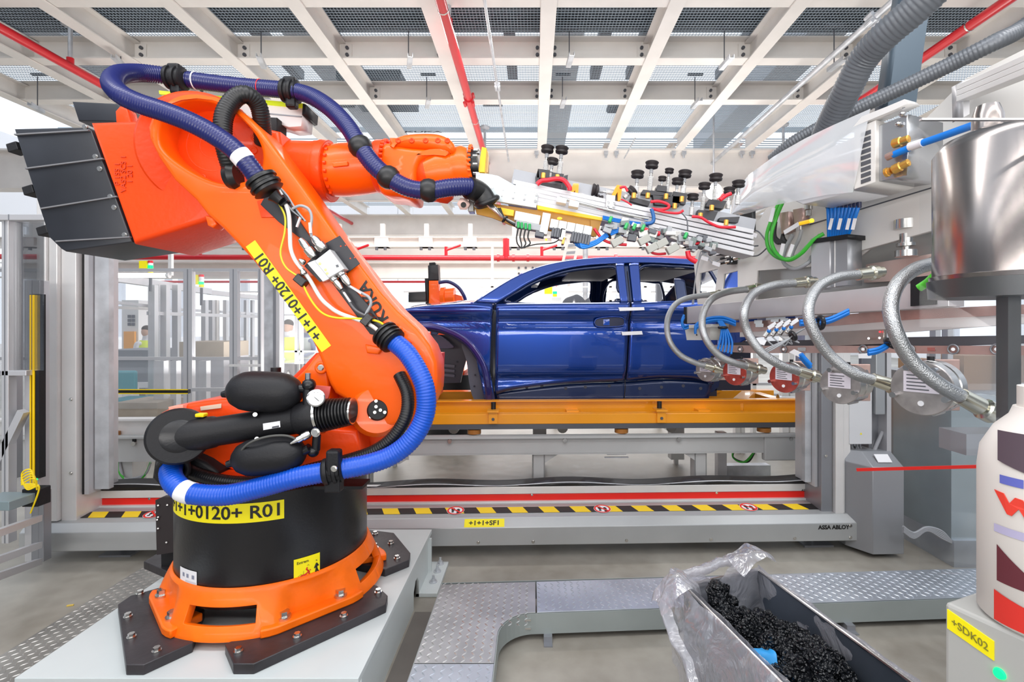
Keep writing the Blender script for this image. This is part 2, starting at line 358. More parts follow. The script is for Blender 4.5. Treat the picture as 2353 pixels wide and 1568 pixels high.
for k in range(4): MB().box(-9 + k * 4.6, -8.3 + k * 4.6, 2.5, 15, 6.6, 7.1).build('roof_truss', mat('truss_grey', (.35, .37, .4), .5), ceil_, 0)
for x, y in ((-.62, 7.55), (1.32, 7.8), (-2.9, 7.6), (2.75, 7.1), (-5.2, 6.3)):
    b = MB(); b.box(x - .16, x + .16, y - .16, y + .16, 4.88, 4.92)
    for k in range(4): b.box(x - .15, x + .15, y - .14 + k * .08, y - .11 + k * .08, 4.84, 4.88)
    b.build('vent_grille', GRAPH, ceil_, 0)
# small hanging channels on threaded rods
for px, py, d in ((598, 143, 5.55), (940, 143, 5.55), (1310, 140, 5.55), (1670, 146, 5.55), (272, 146, 5.55), (982, 239, 6.6), (1294, 238, 6.6), (1601, 240, 6.6), (80, 250, 6.6), (1925, 150, 5.5)):
    c = P(px, py, d); q = MB()
    e = Vector((.07, -.19, -.0)) if px < 1200 else Vector((.02, -.19, 0))
    q.bar(c - e * .5 + Vector((0, .05, .0)), c + e * .6, .055, .006); q.bar(c - e * .5 + Vector((-.025, .05, .02)), c + e * .6 + Vector((-.025, 0, .02)), .006, .045); q.bar(c - e * .5 + Vector((.025, .05, .02)), c + e * .6 + Vector((.025, 0, .02)), .006, .045)
    o = q.build('channel_bracket', GALV, ceil_, 0)
    MB().cyl(c - e * .3 + Vector((0, 0, .02)), (c.x - e.x * .3, c.y - e.y * .3, 4.79), .006, seg=6).build('threaded_rod', GRAPH, ceil_, 0)
    MB().box(c.x - .1, c.x + .1, c.y - e.y * .3 - .02, c.y - e.y * .3 + .02, 4.81, 4.83).build('rod_washer', GRAPH, ceil_, 0)

# ---- pipes under the ceiling
def pipe(x, z, y0, y1, r, m, name, label, cat, risers=(), couplers=(), bands=()):
    t = thing(name, label, cat, (x, y0, z), None)
    MB().cyl((x, y0, z), (x, y1, z), r, seg=14).build('pipe_run', m, t, 40)
    for y in risers:
        MB().cyl((x, y, z + r), (x, y, 4.74), .022, seg=10).build('riser', GALV, t, 40); MB().lathe((x, y, 4.73), (x, y, 4.79), [(0, .02), (.3, .075), (.7, .085), (1, .03)], 18).build('escutcheon', GALV, t, 40)
        MB().cyl((x, y, z), (x, y, z + r + .05), .035, seg=12).build('tee', m, t, 40)
    for y in couplers:
        MB().cyl((x, y - .06, z), (x, y + .06, z), r * 1.3, seg=12).build('coupling', m, t, 30)
        for a in (0, 1, 2, 3): MB().cyl((x + math.cos(a * 1.57 + .8) * r * 1.6, y - .05, z + math.sin(a * 1.57 + .8) * r * 1.6), (x + math.cos(a * 1.57 + .8) * r * 1.6, y + .05, z + math.sin(a * 1.57 + .8) * r * 1.6), .018, seg=8).build('coupling_bolt', m, t, 30)
    for y in bands: MB().cyl((x, y - .008, z), (x, y + .008, z), r * 1.08, seg=14).build('pipe_band', STEEL, t, 30)
    return t
pipe(-.80, 4.3, 3.2, 14.2, .047, REDP, 'sprinkler_pipe', 'red sprinkler pipe running away below the ceiling grid, middle of the picture', 'pipe', (4.75, 8.3), (6.25,), (4.45, 6.9, 10.2))
pipe(-5.04, 4.3, 3.6, 14.2, .047, REDP, 'sprinkler_pipe', 'red sprinkler pipe running away at upper left above the dark weight box', 'pipe', (5.45, 9.5), (9.0,), (7.0,))
pipe(4.10, 4.3, 3.0, 14.2, .047, REDP, 'sprinkler_pipe', 'red sprinkler pipe at upper right corner behind dark conduits', 'pipe', (8.2,), (), (4.7,))
pipe(-9.85, 4.3, 5.0, 14.2, .055, REDP, 'sprinkler_pipe', 'far red sprinkler pipe seen left of and below the black weight box', 'pipe')
pipe(-.42, 4.3, 3.2, 8.6, .015, GALV, 'conduit', 'thin grey conduit beside the red pipe in the middle of the ceiling', 'pipe', (), (5.9,))
pipe(3.12, 4.3, 3.3, 9.2, .030, GALV, 'conduit', 'shiny galvanised tube running diagonally at upper right towards the suction cups', 'pipe', (), (4.6,))
pipe(1.55, 4.32, 7.6, 8.5, .012, GALV, 'conduit', 'short grey conduit stub near the end girder, centre right', 'pipe')
# cross pipe far behind, with droppers
t = thing('sprinkler_main', 'long horizontal red sprinkler main across the back of the hall', 'pipe', (-1, 11.5, 3.0))
MB().cyl((-12.5, 11.5, 3.05), (4.4, 11.5, 3.0), .062, seg=14).build('pipe_run', REDP, t, 40)
for x in (-7.65, -6.3, -5.85, -2.0, -4.1, .2, -10.9): MB().cyl((x, 11.5, 3.0), (x, 11.5, 3.28), .038, seg=10).cyl((x, 11.5, 3.2), (x + .35, 11.4, 3.3), .03, seg=8).build('tee', REDP, t, 40)
MB().cyl((-.62, 11.5, 3.0), (-.62, 11.5, 3.46), .075, seg=12).build('dropper', REDP, t, 40)
for x in (-.8, -.45, -.12, 1.9): MB().cyl((x - .03, 11.5, 3.02), (x + .03, 11.5, 3.02), .09, seg=12).build('coupling', REDP, t, 30)
t2 = thing('sprinkler_branch', 'lower thin red pipe far behind at left, above the glazed fence', 'pipe', (-6, 14.8, 2.6))
MB().cyl((-13.0, 14.8, 2.75), (-2.6, 14.8, 2.75), .035, seg=10).build('pipe_run', REDP, t2, 40)
for x in (-12, -8, -4): MB().cyl((x, 14.8, 2.75), (x, 14.8, 7.2), .01, seg=6).build('hanger_rod', GALV, t2, 0)
# hanging steel rails of the next bay
t = thing('runway_rail', 'white steel runway rail with hanger stubs across the back of the hall', 'beam', (-1, 11.9, 3.2))
MB().box(-13, 8, 11.85, 12.15, 3.33, 3.36).box(-13, 8, 11.98, 12.02, 3.36, 3.55).box(-13, 8, 11.85, 12.15, 3.55, 3.57).build('rail', CREAM, t, 0)
for k in range(18):
    x = -12 + k * 1.05; h = MB().box(x - .05, x + .05, 11.95, 12.05, 3.57, 3.9).box(x - .16, x + .16, 11.86, 12.1, 3.33, 3.58).build('hanger', CREAM, t, 0)
    for dx in (-.1, .1): MB().cyl((x + dx, 11.84, 3.25), (x + dx, 11.84, 3.31), .035, seg=8).build('bolt', GRAPH, h, 0)
t = thing('hall_beam', 'white steel beam just below the long red main at the back', 'beam', (-1, 12.3, 2.6))
MB().box(-13, 8, 12.3, 12.34, 2.66, 2.98).box(-13, 8, 12.18, 12.46, 2.62, 2.66).box(-13, 8, 12.18, 12.46, 2.98, 3.01).build('girder', CREAM, t, 0)
for x in (-5.35, -.35, 3.5):
    for i in range(4):
        for j in range(2): MB().cyl((x + i * .17, 12.3, 2.74 + j * .14), (x + i * .17, 12.26, 2.74 + j * .14), .028, seg=8).build('bolt', GRAPH, t, 0)
t = thing('hall_beam', 'upper white steel beam behind the red main, above the runway rail', 'beam', (-1, 13.2, 3.1))
MB().box(-14, 9, 13.2, 13.24, 3.0, 3.5).box(-14, 9, 13.1, 13.34, 2.97, 3.0).build('girder', CREAM, t, 0)

# ---- back and side walls with glazing
wb = setting('wall_back', (0, 24, 0))
WALLW = mat('wall_white', (.86, .86, .88), .6)
MB().box(-20, 16, 24, 24.2, 0, .9).box(-20, 16, 24, 24.2, 4.6, 7.3).build('wall_panel', WALLW, wb, 0)
for k in range(13): MB().box(-20 + k * 3, -19.7 + k * 3, 23.95, 24.2, .9, 4.2).build('mullion', ALU, wb, 0)

for nm, x in (('wall_left', -16.2), ('wall_right', 16)):
    wl_ = setting(nm, (x + .1, 9, 0)); HWM = mat('hall_wall', (.30, .31, .33), .7, var=.3, vscale=.6)
    MB().box(x, x + .2, -6, 7, 0, 7.3).build('wall_panel', HWM, wl_, 0); MB().box(x, x + .2, 7, 24, 0, .9).build('wall_panel', WALLW, wl_, 0); MB().box(x, x + .2, 7, 24, 4.6, 7.3).build('wall_panel', WALLW, wl_, 0)
    for k in range(6): MB().box(x, x + .2, 7 + k * 3, 7.2 + k * 3, .9, 4.6).build('mullion', ALU, wl_, 0)
for nm, b in (('wall_front', (-16, 16, -6.2, -6, 0, 7.3)),):
    MB().box(*b).build(nm, mat('hall_wall', (.30, .31, .33), .7, var=.3, vscale=.6), None, 0, kind='structure')

t = thing('cable_ladder', 'white slotted cable ladder rising behind the gripper above the car roof', 'ladder', P(1290, 600, 9.5))
for dx in (0, 26): MB().bar(P(1280 + dx, 660, 9.5), P(1308 + dx, 540, 9.5), .04, .05).build('side_rail', CREAM, t, 0)
for k in range(7): MB().bar(P(1283 + k * 4, 650 - k * 17, 9.5), P(1308 + k * 4, 648 - k * 17, 9.5), .03, .05).build('rung', ALUD, t, 0)
MB().cyl(P(1345, 700, 9.5), P(1345, 430, 9.5), .05, seg=12).build('support_tube', GALV, t, 30)
# ================================================================ SAFETY GATE (curtain door) in front of the line
FD = Fr(0, 3.22, math.atan(.031))       # gate plane, a little turned
def az(fr, x, y, t=0): return fr.az(x, y, t)
gate = thing('rising_safety_gate', 'low grey gate housing with red bar, hazard stripes and two tall aluminium posts', 'gate', FD.w(0, 0, .2))
GA0, GA1 = -3.19, 2.125
prof = [(-.02, .085), (-.02, .20), (.03, .245), (.20, .262), (.40, .262), (.40, .085)]
g = MB()
n0 = len(g.v)
for a in (GA0, GA1): g.v += [FD.w(a, z, t) for t, z in prof]
k = len(prof)
g.f += [tuple(range(k)), tuple(reversed(range(k, 2 * k)))] + [(i, (i + 1) % k, k + (i + 1) % k, k + i) for i in range(k)]
hs = g.build('housing', DOORG, gate, 20, bevel=.004)
for a in (-3.08, -1.6, -.35, 0, .6, 1.15, 1.7, 2.07): bolt(FD.w(a, .108, -.02), (0, -1, 0), .008, gate, STEEL)
for a in (-3.1, 2.07): bolt(FD.w(a, .185, -.02), (0, -1, 0), .008, gate, STEEL)
MB().fbox(FD, GA0 + .25, GA1 - .15, .24, .30, .262, .275).build('sill_strip', ALUL, gate, 0)
# hazard band on the top face: individual black and yellow blocks lean with the stripes
a = GA0 + .22; i = 0
while a < GA1 - .2:
    b = a + .105; z = .2635; t0, t1 = .09, .17; sk = -.035
    zz = lambda t: .245 + (t - .03) * .1 + .0015
    q = MB(); q.quadbox([FD.w(a, zz(t0), t0), FD.w(b, zz(t0), t0), FD.w(b + sk, zz(t1), t1), FD.w(a + sk, zz(t1), t1)] + [FD.w(a, zz(t0) + .001, t0), FD.w(b, zz(t0) + .001, t0), FD.w(b + sk, zz(t1) + .001, t1), FD.w(a + sk, zz(t1) + .001, t1)])
    q.build('hazard_stripe', mat('hazard_yellow', (.9, .62, .01), .45) if i % 2 else INK, gate, 0); a = b; i += 1
def ground_disc(name, ca, ct, ra, rt, m, dz, par, inner=0):
    q = MB(); zz = lambda t: .245 + (t - .03) * .1 + .003 + dz; N_ = 28
    if inner:
        rows = [[FD.w(ca + math.cos(i * 2 * math.pi / N_) * ra * s, zz(ct + math.sin(i * 2 * math.pi / N_) * rt * s), ct + math.sin(i * 2 * math.pi / N_) * rt * s) for i in range(N_ + 1)] for s in (1, inner)]
        q.grid(rows)
    else: q.poly([FD.w(ca + math.cos(i * 2 * math.pi / N_) * ra, zz(ct + math.sin(i * 2 * math.pi / N_) * rt), ct + math.sin(i * 2 * math.pi / N_) * rt) for i in range(N_)])
    return q.build(name, m, par, 0)
for ppx in (353, 1047, 1384, 1720):
    ca = FD.az(ppx, 1180, .13)[0]
    s = ground_disc('no_step_sign', ca, .13, .058, .058, LABELW, 0, gate); ground_disc('ring', ca, .13, .056, .056, RED, .0008, s, .80)
    for dx, dt in ((-.017, .0), (.017, -.012)):
        ground_disc('shoe_print', ca + dx, .13 + dt + .01, .012, .022, INK, .0009, s); ground_disc('heel_print', ca + dx, .13 + dt - .022, .009, .009, INK, .0009, s)
    zz = lambda t: .249 + (t - .03) * .1
    MB().poly([FD.w(ca + x, zz(.13 + y) + .0013, .13 + y) for x, y in ((-.043, .033), (-.035, .041), (.043, -.033), (.035, -.041))]).build('slash', RED, s, 0)
# red bar, aluminium bar, black sagging rubber
MB().fbox(FD, GA0 + .26, GA1 - .17, .26, .31, .263, .318).build('red_bar', RED, gate, 0, bevel=.004)
MB().fbox(FD, GA0 + .26, GA1 - .17, .25, .33, .322, .372).build('closing_bar', ALUL, gate, 0, bevel=.003)
for a in (-2.6, -1.9, 0, 1.3): bolt(FD.w(a, .312, .26), (0, -1, 0), .006, gate, STEEL)
rows = [[], [], [], []]
for i in range(70):
    a = GA0 + .24 + (GA1 - GA0 - .42) * i / 69; h = .402 + .010 * math.sin(i * .45) + .006 * math.sin(i * .17 + 1) - .02 * math.sin(math.pi * i / 69)
    for r, (t, z) in zip(rows, ((.255, .372), (.245, .385), (.25, h), (.40, h - .004))): r.append(FD.w(a, z, t))
MB().grid(rows).build('rubber_skirt', RUBBER, gate, 60)
MB().tube([r + Vector((0, 0, .002)) for r in rows[2]], .004, 6).build('skirt_edge', GALV, gate, 60)
def flat_on(fr, px, py, t, dz=0):
    a, z = fr.az(px, py, t); return lambda x, y, h: fr.w(a + x, z + y, t - .0006 - h)
text('lettering', 'ASSA ABLOY', .036, flat_on(FD, 1916, 1212.5, -.0205), INK, gate, bold=.0012)
text('lettering', 'ASSA ABLOY', .020, flat_on(FD, 1860, 1127, .25), INK, gate, bold=.0005)
# yellow tag on the slanted front
TG = lambda x, y, h: FD.w(tga + x, .2225 + y * .62, .005 + y * .6 - .003 - h)
tga = FD.az(1113, 1195, 0)[0]
lb = MB().quadbox([TG(x, y, h) for h in (0, .001) for x, y in ((-.128, -.031), (.128, -.031), (.128, .031), (-.128, .031))]).build('name_tag', YELLOW, gate, 0)
text('lettering', '+1+1+SF1', .048, lambda x, y, h: TG(x, y, .0014 + h), INK, lb, bold=.0012)
# posts
def post(px0, px1, side):
    pr = []
    a0, a1 = FD.az(px0, 900, .08)[0], FD.az(px1, 900, .08)[0]; s = side; W = a1 - a0
    f = MB(); f.fbox(FD, a0, a0 + W * .28, .02, .30, .25, 2.36); f.build('front_cover', ALUL, gate, 0, bevel=.006)
    f = MB(); f.fbox(FD, a0 + W * .29, a0 + W * .55, .035, .30, .25, 2.36).build('front_cover', ALUL, gate, 0, bevel=.006)
    f = MB(); f.fbox(FD, a0 + W * .56, a1, .06, .30, .22, 2.36); f.build('side_cover', ALUL, gate, 0, bevel=.004)
    for z in (.55, 1.02): bolt(FD.w(a1 - .03 if s < 0 else a1 - W * .86, z, .058 if s < 0 else .018), (0, -1, 0), .008, gate, STEEL)
    return a0, a1
a0, a1 = post(104, 181, -1)
MB().fbox(FD, a1 + .004, a1 + .016, .10, .30, .40, 2.34).build('track_seal', RUBBER, gate, 0)
MB().fbox(FD, a1 + .018, a1 + .045, .10, .34, .40, 2.34).build('track_rail', ALU, gate, 0)
MB().fbox(FD, a1 + .05, a1 + .14, .14, .18, .42, 2.32).build('mounting_plate', GALV, gate, 0)
b0, b1 = FD.az(1893, 950, .05)[0], FD.az(1958, 950, .05)[0]
MB().fbox(FD, b0 - .01, b0 + .065, .06, .30, .22, 2.2).build('side_cover', ALUD, gate, 0, bevel=.004)
MB().fbox(FD, b0 + .068, b0 + .125, .03, .28, .24, 2.2).build('front_cover', ALUL, gate, 0, bevel=.006)
MB().fbox(FD, b0 + .127, b0 + .18, .045, .28, .24, 2.2).build('front_cover', ALUL, gate, 0, bevel=.006)
MB().fbox(FD, b0 - .030, b0 - .012, .10, .34, .40, 2.2).build('track_rail', ALU, gate, 0)
MB().fbox(FD, b0 - .075, b0 - .033, .14, .18, .42, 2.2).build('mounting_plate', GALV, gate, 0)
for z in (.62, 1.04): bolt(FD.w(b0 + .02, z, .058), (0, -1, 0), .007, gate, STEEL)
for a in (GA0 + .5, GA1 - .2):       # small feet under the housing
    MB().fbox(FD, a - .1, a + .1, .08, .30, 0, .012).fbox(FD, a - .03, a - .01, .15, .20, .01, .09).fbox(FD, a + .03, a + .05, .15, .20, .01, .09).build('foot', ALUD, gate, 0)
# grey drive box right of the gate
gb = thing('drive_cover', 'grey sheet steel drive cover with round vent at the right end of the gate', 'cover', FD.w(2.3, 0, .1))
zz0, zz1 = .03, .66
x0, x1 = FD.az(1963, 1150, -.05)[0], FD.az(2064, 1150, -.05)[0]; xm = x0 + (x1 - x0) * .30
q = MB(); tf = -.10
pts = [(x0, .35), (x0, .04), (xm, tf), (x1, tf), (x1, .35)]
for z in (zz0, zz1 - .075): q.v += [FD.w(a, z, t) for a, t in pts]
q.v += [FD.w(a, z, t) for (a, t), z in zip([(x0, .35), (x0, .07), (xm + .01, .02), (x1, .02), (x1, .35)], [zz1] * 5)]
q.f = [(0, 1, 2, 3, 4), (10, 14, 13, 12, 11)] + [(i, (i + 1) % 5, 5 + (i + 1) % 5, 5 + i) for i in range(5)] + [(5 + i, 5 + (i + 1) % 5, 10 + (i + 1) % 5, 10 + i) for i in range(5)]
q.build('cover', mat('cover_grey', (.33, .34, .36), .4, metal=.4), gb, 10, bevel=.004)
q = MB().poly([FD.w((x0 + x1) / 2 - .02 + math.cos(i * .3) * .07, zz1 + .002, .2 + math.sin(i * .3) * .07) for i in range(21)]); q.build('round_vent', GRAPH, gb, 0)
MB().obox(FD.w((xm + x1) / 2, .63, -.05), .09, .06, .004, Matrix.Rotation(.75, 3, 'X')).build('type_plate', LABELW, gb, 0)
# switch box with cables on the post
sb = thing('switch_box', 'white metal switch box on the right gate post above the drive cover', 'box', FD.w(2.27, .84, .1))
x0, x1 = FD.az(1961, 950, 0)[0], FD.az(2014, 950, 0)[0]
MB().fbox(FD, x0, x1, .04, .22, .70 + .0, 1.12).build('housing', mat('box_white', (.62, .63, .65), .4), sb, 0, bevel=.004)
MB().poly([FD.w(x0 + .078 + dx, .765 + dz, .038) for dx, dz in ((-.008, 0), (.008, 0), (0, .014))]).build('warning_sticker', YELLOW, sb, 0)
MB().fbox(FD, x0 + .005, x0 + .018, .036, .04, .99, 1.02).build('code_sticker', GRAPH, sb, 0)
for i in range(6):
    x = x0 + .015 + i * .02; MB().cyl(FD.w(x, .70, .1), FD.w(x, .675, .1), .008, seg=8).build('cable_gland', ALUD, sb, 30)
    cable('cable', [FD.w(x, .68, .1), FD.w(x + .01, .62 - .01 * i, .08), FD.w(x0 + .1, .575, .07 + .01 * i), FD.w(x0 + .19, .64, .1), FD.w(x0 + .24, .76 + .02 * i, .12)], .0055, CGREY if i % 3 else RUBBER, sb)
MB().tube([FD.w(x0 + .15, .58, .06), FD.w(x0 + .24, .78, .06)], .012, 10).build('conduit', CGREY, sb)
sb2 = thing('post_motor', 'grey aluminium motor column right of the white switch box', 'motor', FD.w(2.5, 0, .15))
MB().fbox(FD, x1 + .012, x1 + .075, .02, .16, .90, 1.62).build('motor_housing', mat('box_steel', (.40, .42, .44), .35, metal=.5), sb2, 0, bevel=.005)
MB().fbox(FD, x1 + .020, x1 + .115, .10, .20, 0, 1.62).build('column', ALUD, sb2, 0)
MB().fbox(FD, x1 + .085, x1 + .115, .02, .10, .02, 1.62).build('edge_profile', ALU, sb2, 0)
MB().fbox(FD, x1 - .05, x1 + .19, .05, .25, 0, .012).build('base_plate', ALUD, sb2, 0)

# ================================================================ CONVEYOR LINE
FC = Fr(0, 3.98, math.atan(.031))
cv = thing('roller_conveyor', 'light grey steel roller conveyor on legs behind the gate, under the blue car body', 'conveyor', FC.w(-.3, 0, .3))
cL, cR = FC.az(225, 1020)[0], FC.az(1872, 1020)[0]
MB().fbox(FC, -1.02, cR, 0, .012, .47, .60).fbox(FC, -1.02, cR, -.03, .05, .595, .612).fbox(FC, -1.02, cR, 0, .06, .46, .472).build('side_beam', GREYP, cv, 0)
MB().fbox(FC, cL - 1.2, -1.02, 0, .012, .43, .62).fbox(FC, cL - 1.2, -1.02, -.03, .05, .615, .628).build('side_beam', GREYP, cv, 0)
MB().fbox(FC, cL - 1.2, -1.05, .10, .115, .62, .74).fbox(FC, cL - 1.2, -1.05, .06, .16, .735, .75).build('upper_beam', ALUL, cv, 0)
MB().fbox(FC, -1.02, cR, 1.35, 1.36, .47, .60).fbox(FC, -1.02, cR, 1.30, 1.4, .595, .612).build('rear_side_beam', GREYP, cv, 0)
MB().quadbox([FC.w(-1.02, .61, -.012), FC.w(-.98, .61, -.012), FC.w(-.98, .61, -.002), FC.w(-1.02, .61, -.002)] + [FC.w(-1.02, .43, -.012), FC.w(-.98, .43, -.012), FC.w(-.98, .43, -.002), FC.w(-1.02, .43, -.002)]).build('joint_plate', GREYP, cv, 0)
gus = plate('gusset_plate', FC, [(-1.45, .61), (-1.0, .61), (-1.0, .43), (-1.05, .40), (-1.45, .40)], GREYP, cv, -.02, -.01, px=False, smooth=0)
for pxx, w_ in ((1238, .10), (1612, .10), (835, .09)):
    a = FC.az(pxx, 1070)[0]; l = MB().fbox(FC, a - w_ / 2, a + w_ / 2, .02, .032, .02, .47).fbox(FC, a - w_ / 2, a - w_ / 2 + .01, .02, .12, .02, .47).fbox(FC, a + w_ / 2 - .01, a + w_ / 2, .02, .12, .02, .47).fbox(FC, a - w_ / 2 - .03, a + w_ / 2 + .03, -.02, .16, 0, .02).build('leg', GREYP, cv, 0)
    plate('leg_gusset', FC, [(a + w_ / 2, .465), (a + w_ / 2 + .12, .465), (a + w_ / 2, .39)] if pxx < 1500 else [(a - w_ / 2, .465), (a - w_ / 2 - .10, .465), (a - w_ / 2, .40)], GREYP, cv, .02, .03, px=False, smooth=0)
for pxx in (905, 1556, 1240, 300):
    a = FC.az(pxx, 1070, 1.3)[0]; MB().fbox(FC, a - .07, a + .07, 1.28, 1.4, .06, .47).fbox(FC, a - .02, a + .02, 1.32, 1.36, 0, .06).build('leg', GREYP, cv, 0)
a = FC.az(1655, 1070, .4)[0]
MB().fbox(FC, a - .04, a + .04, .35, .43, 0, .55).build('profile_post', ALU, cv, 0, bevel=.006)
a = FC.az(300, 1080, .1)[0]; MB().fbox(FC, a - .13, a + .05, .05, .2, .15, .45).build('leg', GREYP, cv, 0)
for i in range(6):
    a = -1.15 + i * .5 + .0; a = FC.az((480, 1034, 1298, 1559, 1815, 310)[i], 1005)[0]
    MB().cyl(FC.w(a, .575, -.02), FC.w(a, .575, .0), .017, seg=14).build('roller_bolt', STEEL, cv, 40); MB().fbox(FC, a - .012, a + .012, -.012, -.002, .58, .61).build('bracket', BLACKM, cv, 0)
for pxx in (240, 1088, 1432, 1735 + 30):
    a = FC.az(pxx, 992)[0]; MB().lathe(FC.w(a, .615, .07), FC.w(a, .655, .07), [(0, .03), (.1, .055), (.9, .055), (1, .03)], 18).build('guide_roller', mat('roller_brown', (.34, .13, .02), .45), cv, 40)
for pxx in (1035, 1298, 1560):
    a = FC.az(pxx, 990)[0]; MB().cyl(FC.w(a, .63, .2), FC.w(a, .63, 1.2), .045, seg=14).build('roller', STEEL, cv, 40)
MB().fbox(FC, FC.az(1395, 1050)[0], FC.az(1440, 1050)[0], .01, .03, .452, .458).fbox(FC, FC.az(1390, 1050)[0], FC.az(1445, 1050)[0], .01, .03, .425, .432).build('cable_bracket', GALV, cv, 0)
for i in range(4):
    cable('cable', [FC.w(cR - .52 + i * .012, .47, .3), FC.w(cR - .54, .35, .3), FC.w(cR - .45 + i * .01, .31, .28), FC.w(cR - .36, .42, .25), FC.w(cR - .3, .46, .25)], .008, CGREEN if i < 2 else RUBBER, cv)
    aa = FC.az(275, 1060, .05)[0]; cable('cable', [FC.w(aa, .45, .05), FC.w(aa + .02 + i * .008, .33 - i * .01, .03), FC.w(aa + .13, .26 + i * .012, .02), FC.w(aa + .22, .33, .02), FC.w(aa + .26, .42, .02)], .009, CGREEN if i == 0 else CGREY, cv)
MB().fbox(FC, cR - .42, cR - .02, -.02, .04, .40, .61).build('drive_plate', GREYP, cv, 0, bevel=.01)
MB().fbox(FC, cR - .4, cR + .1, .9, 1.0, .0, .10).build('cable_duct', GALV, cv, 0)

# orange skid carrier
sk = thing('car_skid', 'amber painted steel skid frame carrying the blue car body', 'skid', FC.w(0, .66, .6))
s0, s1 = FC.az(880, 975)[0], FC.az(1872, 975)[0]
MB().fbox(FC, s0, s1 + .3, .02, .12, .66, .70).build('rail_foot', GRAPH, sk, 0)
MB().fbox(FC, s0, s1 + .3, .02, .12, .70, .78).build('front_rail', AMBER, sk, 0, bevel=.004)
MB().fbox(FC, s0, s1 + .3, 1.25, 1.35, .66, .70).build('rail_foot', GRAPH, sk, 0)
MB().fbox(FC, s0, s1 + .3, 1.22, 1.35, .70, .80).build('rear_rail', AMBER, sk, 0, bevel=.004)
MB().fbox(FC, s0, s1 + .3, .20, .215, .70, .86).fbox(FC, s0, s1 + .3, .17, .25, .855, .865).build('inner_beam', AMBER, sk, 0)
for pxx in (960, 1290, 1560, 1790): a = FC.az(pxx, 960, .6)[0]; MB().fbox(FC, a, a + .1, .1, 1.25, .72, .79).build('cross_member', AMBER, sk, 0)
q = MB().bar(FC.w(s1 - .55, .80, .22), FC.w(s1 - .1, .80, .95), .12, .06); q.build('diagonal_member', AMBER, sk, 0)
q = MB().bar(FC.w(s1 - .75, .78, .95), FC.w(s1 - .3, .82, 1.25), .12, .06); q.build('diagonal_member', AMBER, sk, 0)
for pxx in (1133, 1520):
    a = FC.az(pxx, 950)[0]
    b_ = MB().fbox(FC, a - .035, a + .035, -.005, .02, .71, .80).fbox(FC, a - .045, a + .045, -.02, .1, .80, .815).build('body_mount', AMBER, sk, 0); bolt(FC.w(a, .745, -.006), (0, -1, 0), .009, b_, GRAPH)
    MB().cyl(FC.w(a, .815, .06), FC.w(a, .87, .06), .02, seg=12).build('locating_pin', RUBBER, sk, 30)
a, z = FC.az(1790, 943, .3)
MB().cyl(FC.w(a, .86, .3), FC.w(a + .22, .855, .3), .016, seg=12).cyl(FC.w(a - .01, .86, .3), FC.w(a + .01, .86, .3), .03, seg=12).build('skid_stop', STEEL, sk, 30)

# ================================================================ FLOOR PLATES (chequer plate walkway), plinth
TREAD = mat('tread_steel', (.48, .49, .50), .38, metal=.75, var=.2, vscale=5, bump=.05, bscale=30)
TREADB = mat('tread_blue', (.52, .56, .62), .34, metal=.7, var=.15, vscale=4)
DUCT = mat('duct_side', (.36, .40, .395), .42, metal=.4, var=.08, vscale=3)
def treads(name, inside, x0, x1, y0, y1, z, m, parent, pitch=.034, zf=None):
    q = MB(); j = 0; y = y0
    while y < y1:
        x = x0; i = 0
        while x < x1:
            if inside(x, y):
                s = 1 if (i + j) % 2 else -1; a = math.radians(48 * s); dx, dy = math.cos(a) * .014, math.sin(a) * .014; nx, ny = -math.sin(a) * .0035, math.cos(a) * .0035; n = len(q.v); zz_ = z if zf is None else zf(x, y)
                q.v += [Vector(p) for p in ((x - dx, y - dy, zz_), (x + nx, y + ny, zz_), (x + dx, y + dy, zz_), (x - nx, y - ny, zz_), (x - dx * .5, y - dy * .5, zz_ + .0026), (x + dx * .5, y + dy * .5, zz_ + .0026))]
                q.f += [(n, n + 3, n + 5, n + 4), (n + 1, n, n + 4, n + 5), (n + 3, n + 2, n + 5), (n + 2, n + 1, n + 5)]
            x += pitch; i += 1
        y += pitch * .62; j += 1
    return q.build(name, m, parent, 25, kind='stuff')
wk = thing('cable_duct_walkway', 'chequer plate covered cable duct running across the floor with a curved corner branch', 'walkway', (.6, 2.4, 0))
sx = lambda x: .060 * x
YB, YF, ZT = 2.655, 2.375, .132
def slab(mb, pts, z0, z1):
    n = len(mb.v); k = len(pts); mb.v += [Vector((x, y, z)) for z in (z0, z1) for x, y in pts]; mb.f += [tuple(reversed(range(n, n + k))), tuple(range(n + k, n + 2 * k))] + [(n + i, n + (i + 1) % k, n + k + (i + 1) % k, n + k + i) for i in range(k)]; return mb
arc = [(-.158 + .17 * (1 - math.cos(a)), YF - .17 + .17 * math.sin(a)) for a in [i * math.pi / 2 / 10 for i in range(11)]]
corner = [(-.48, 2.02), (-.158, 2.02)] + arc + [(.012, YB), (-.48, YB + sx(-.48))]
slab(MB(), corner, ZT - .004, ZT).build('corner_cover_plate', TREAD, wk, 0, bevel=.001)
slab(MB(), [(-.48, .9), (-.158, .9), (-.158, 2.014), (-.48, 2.014)], ZT - .004, ZT).build('branch_cover_plate', TREADB, wk, 0, bevel=.001)
slab(MB(), [(.018, YF), (.93, YF + sx(.93)), (.93, YB + sx(.93)), (.018, YB)], ZT - .004, ZT).build('cover_plate', TREADB, wk, 0, bevel=.001)
slab(MB(), [(.936, YF + sx(.93)), (3.2, YF + sx(3.2)), (3.2, YB + sx(3.2)), (.936, YB + sx(.93))], ZT - .004, ZT).build('cover_plate', TREADB, wk, 0, bevel=.001)
treads('tread_pattern', lambda x, y: y < YB - .02 and x < .0 and (x < -.17 or y > YF - .12), -.465, .01, 2.03, YB - .015, ZT, mat('tread_bright', (.72, .71, .69), .28, metal=.85), wk, .036)
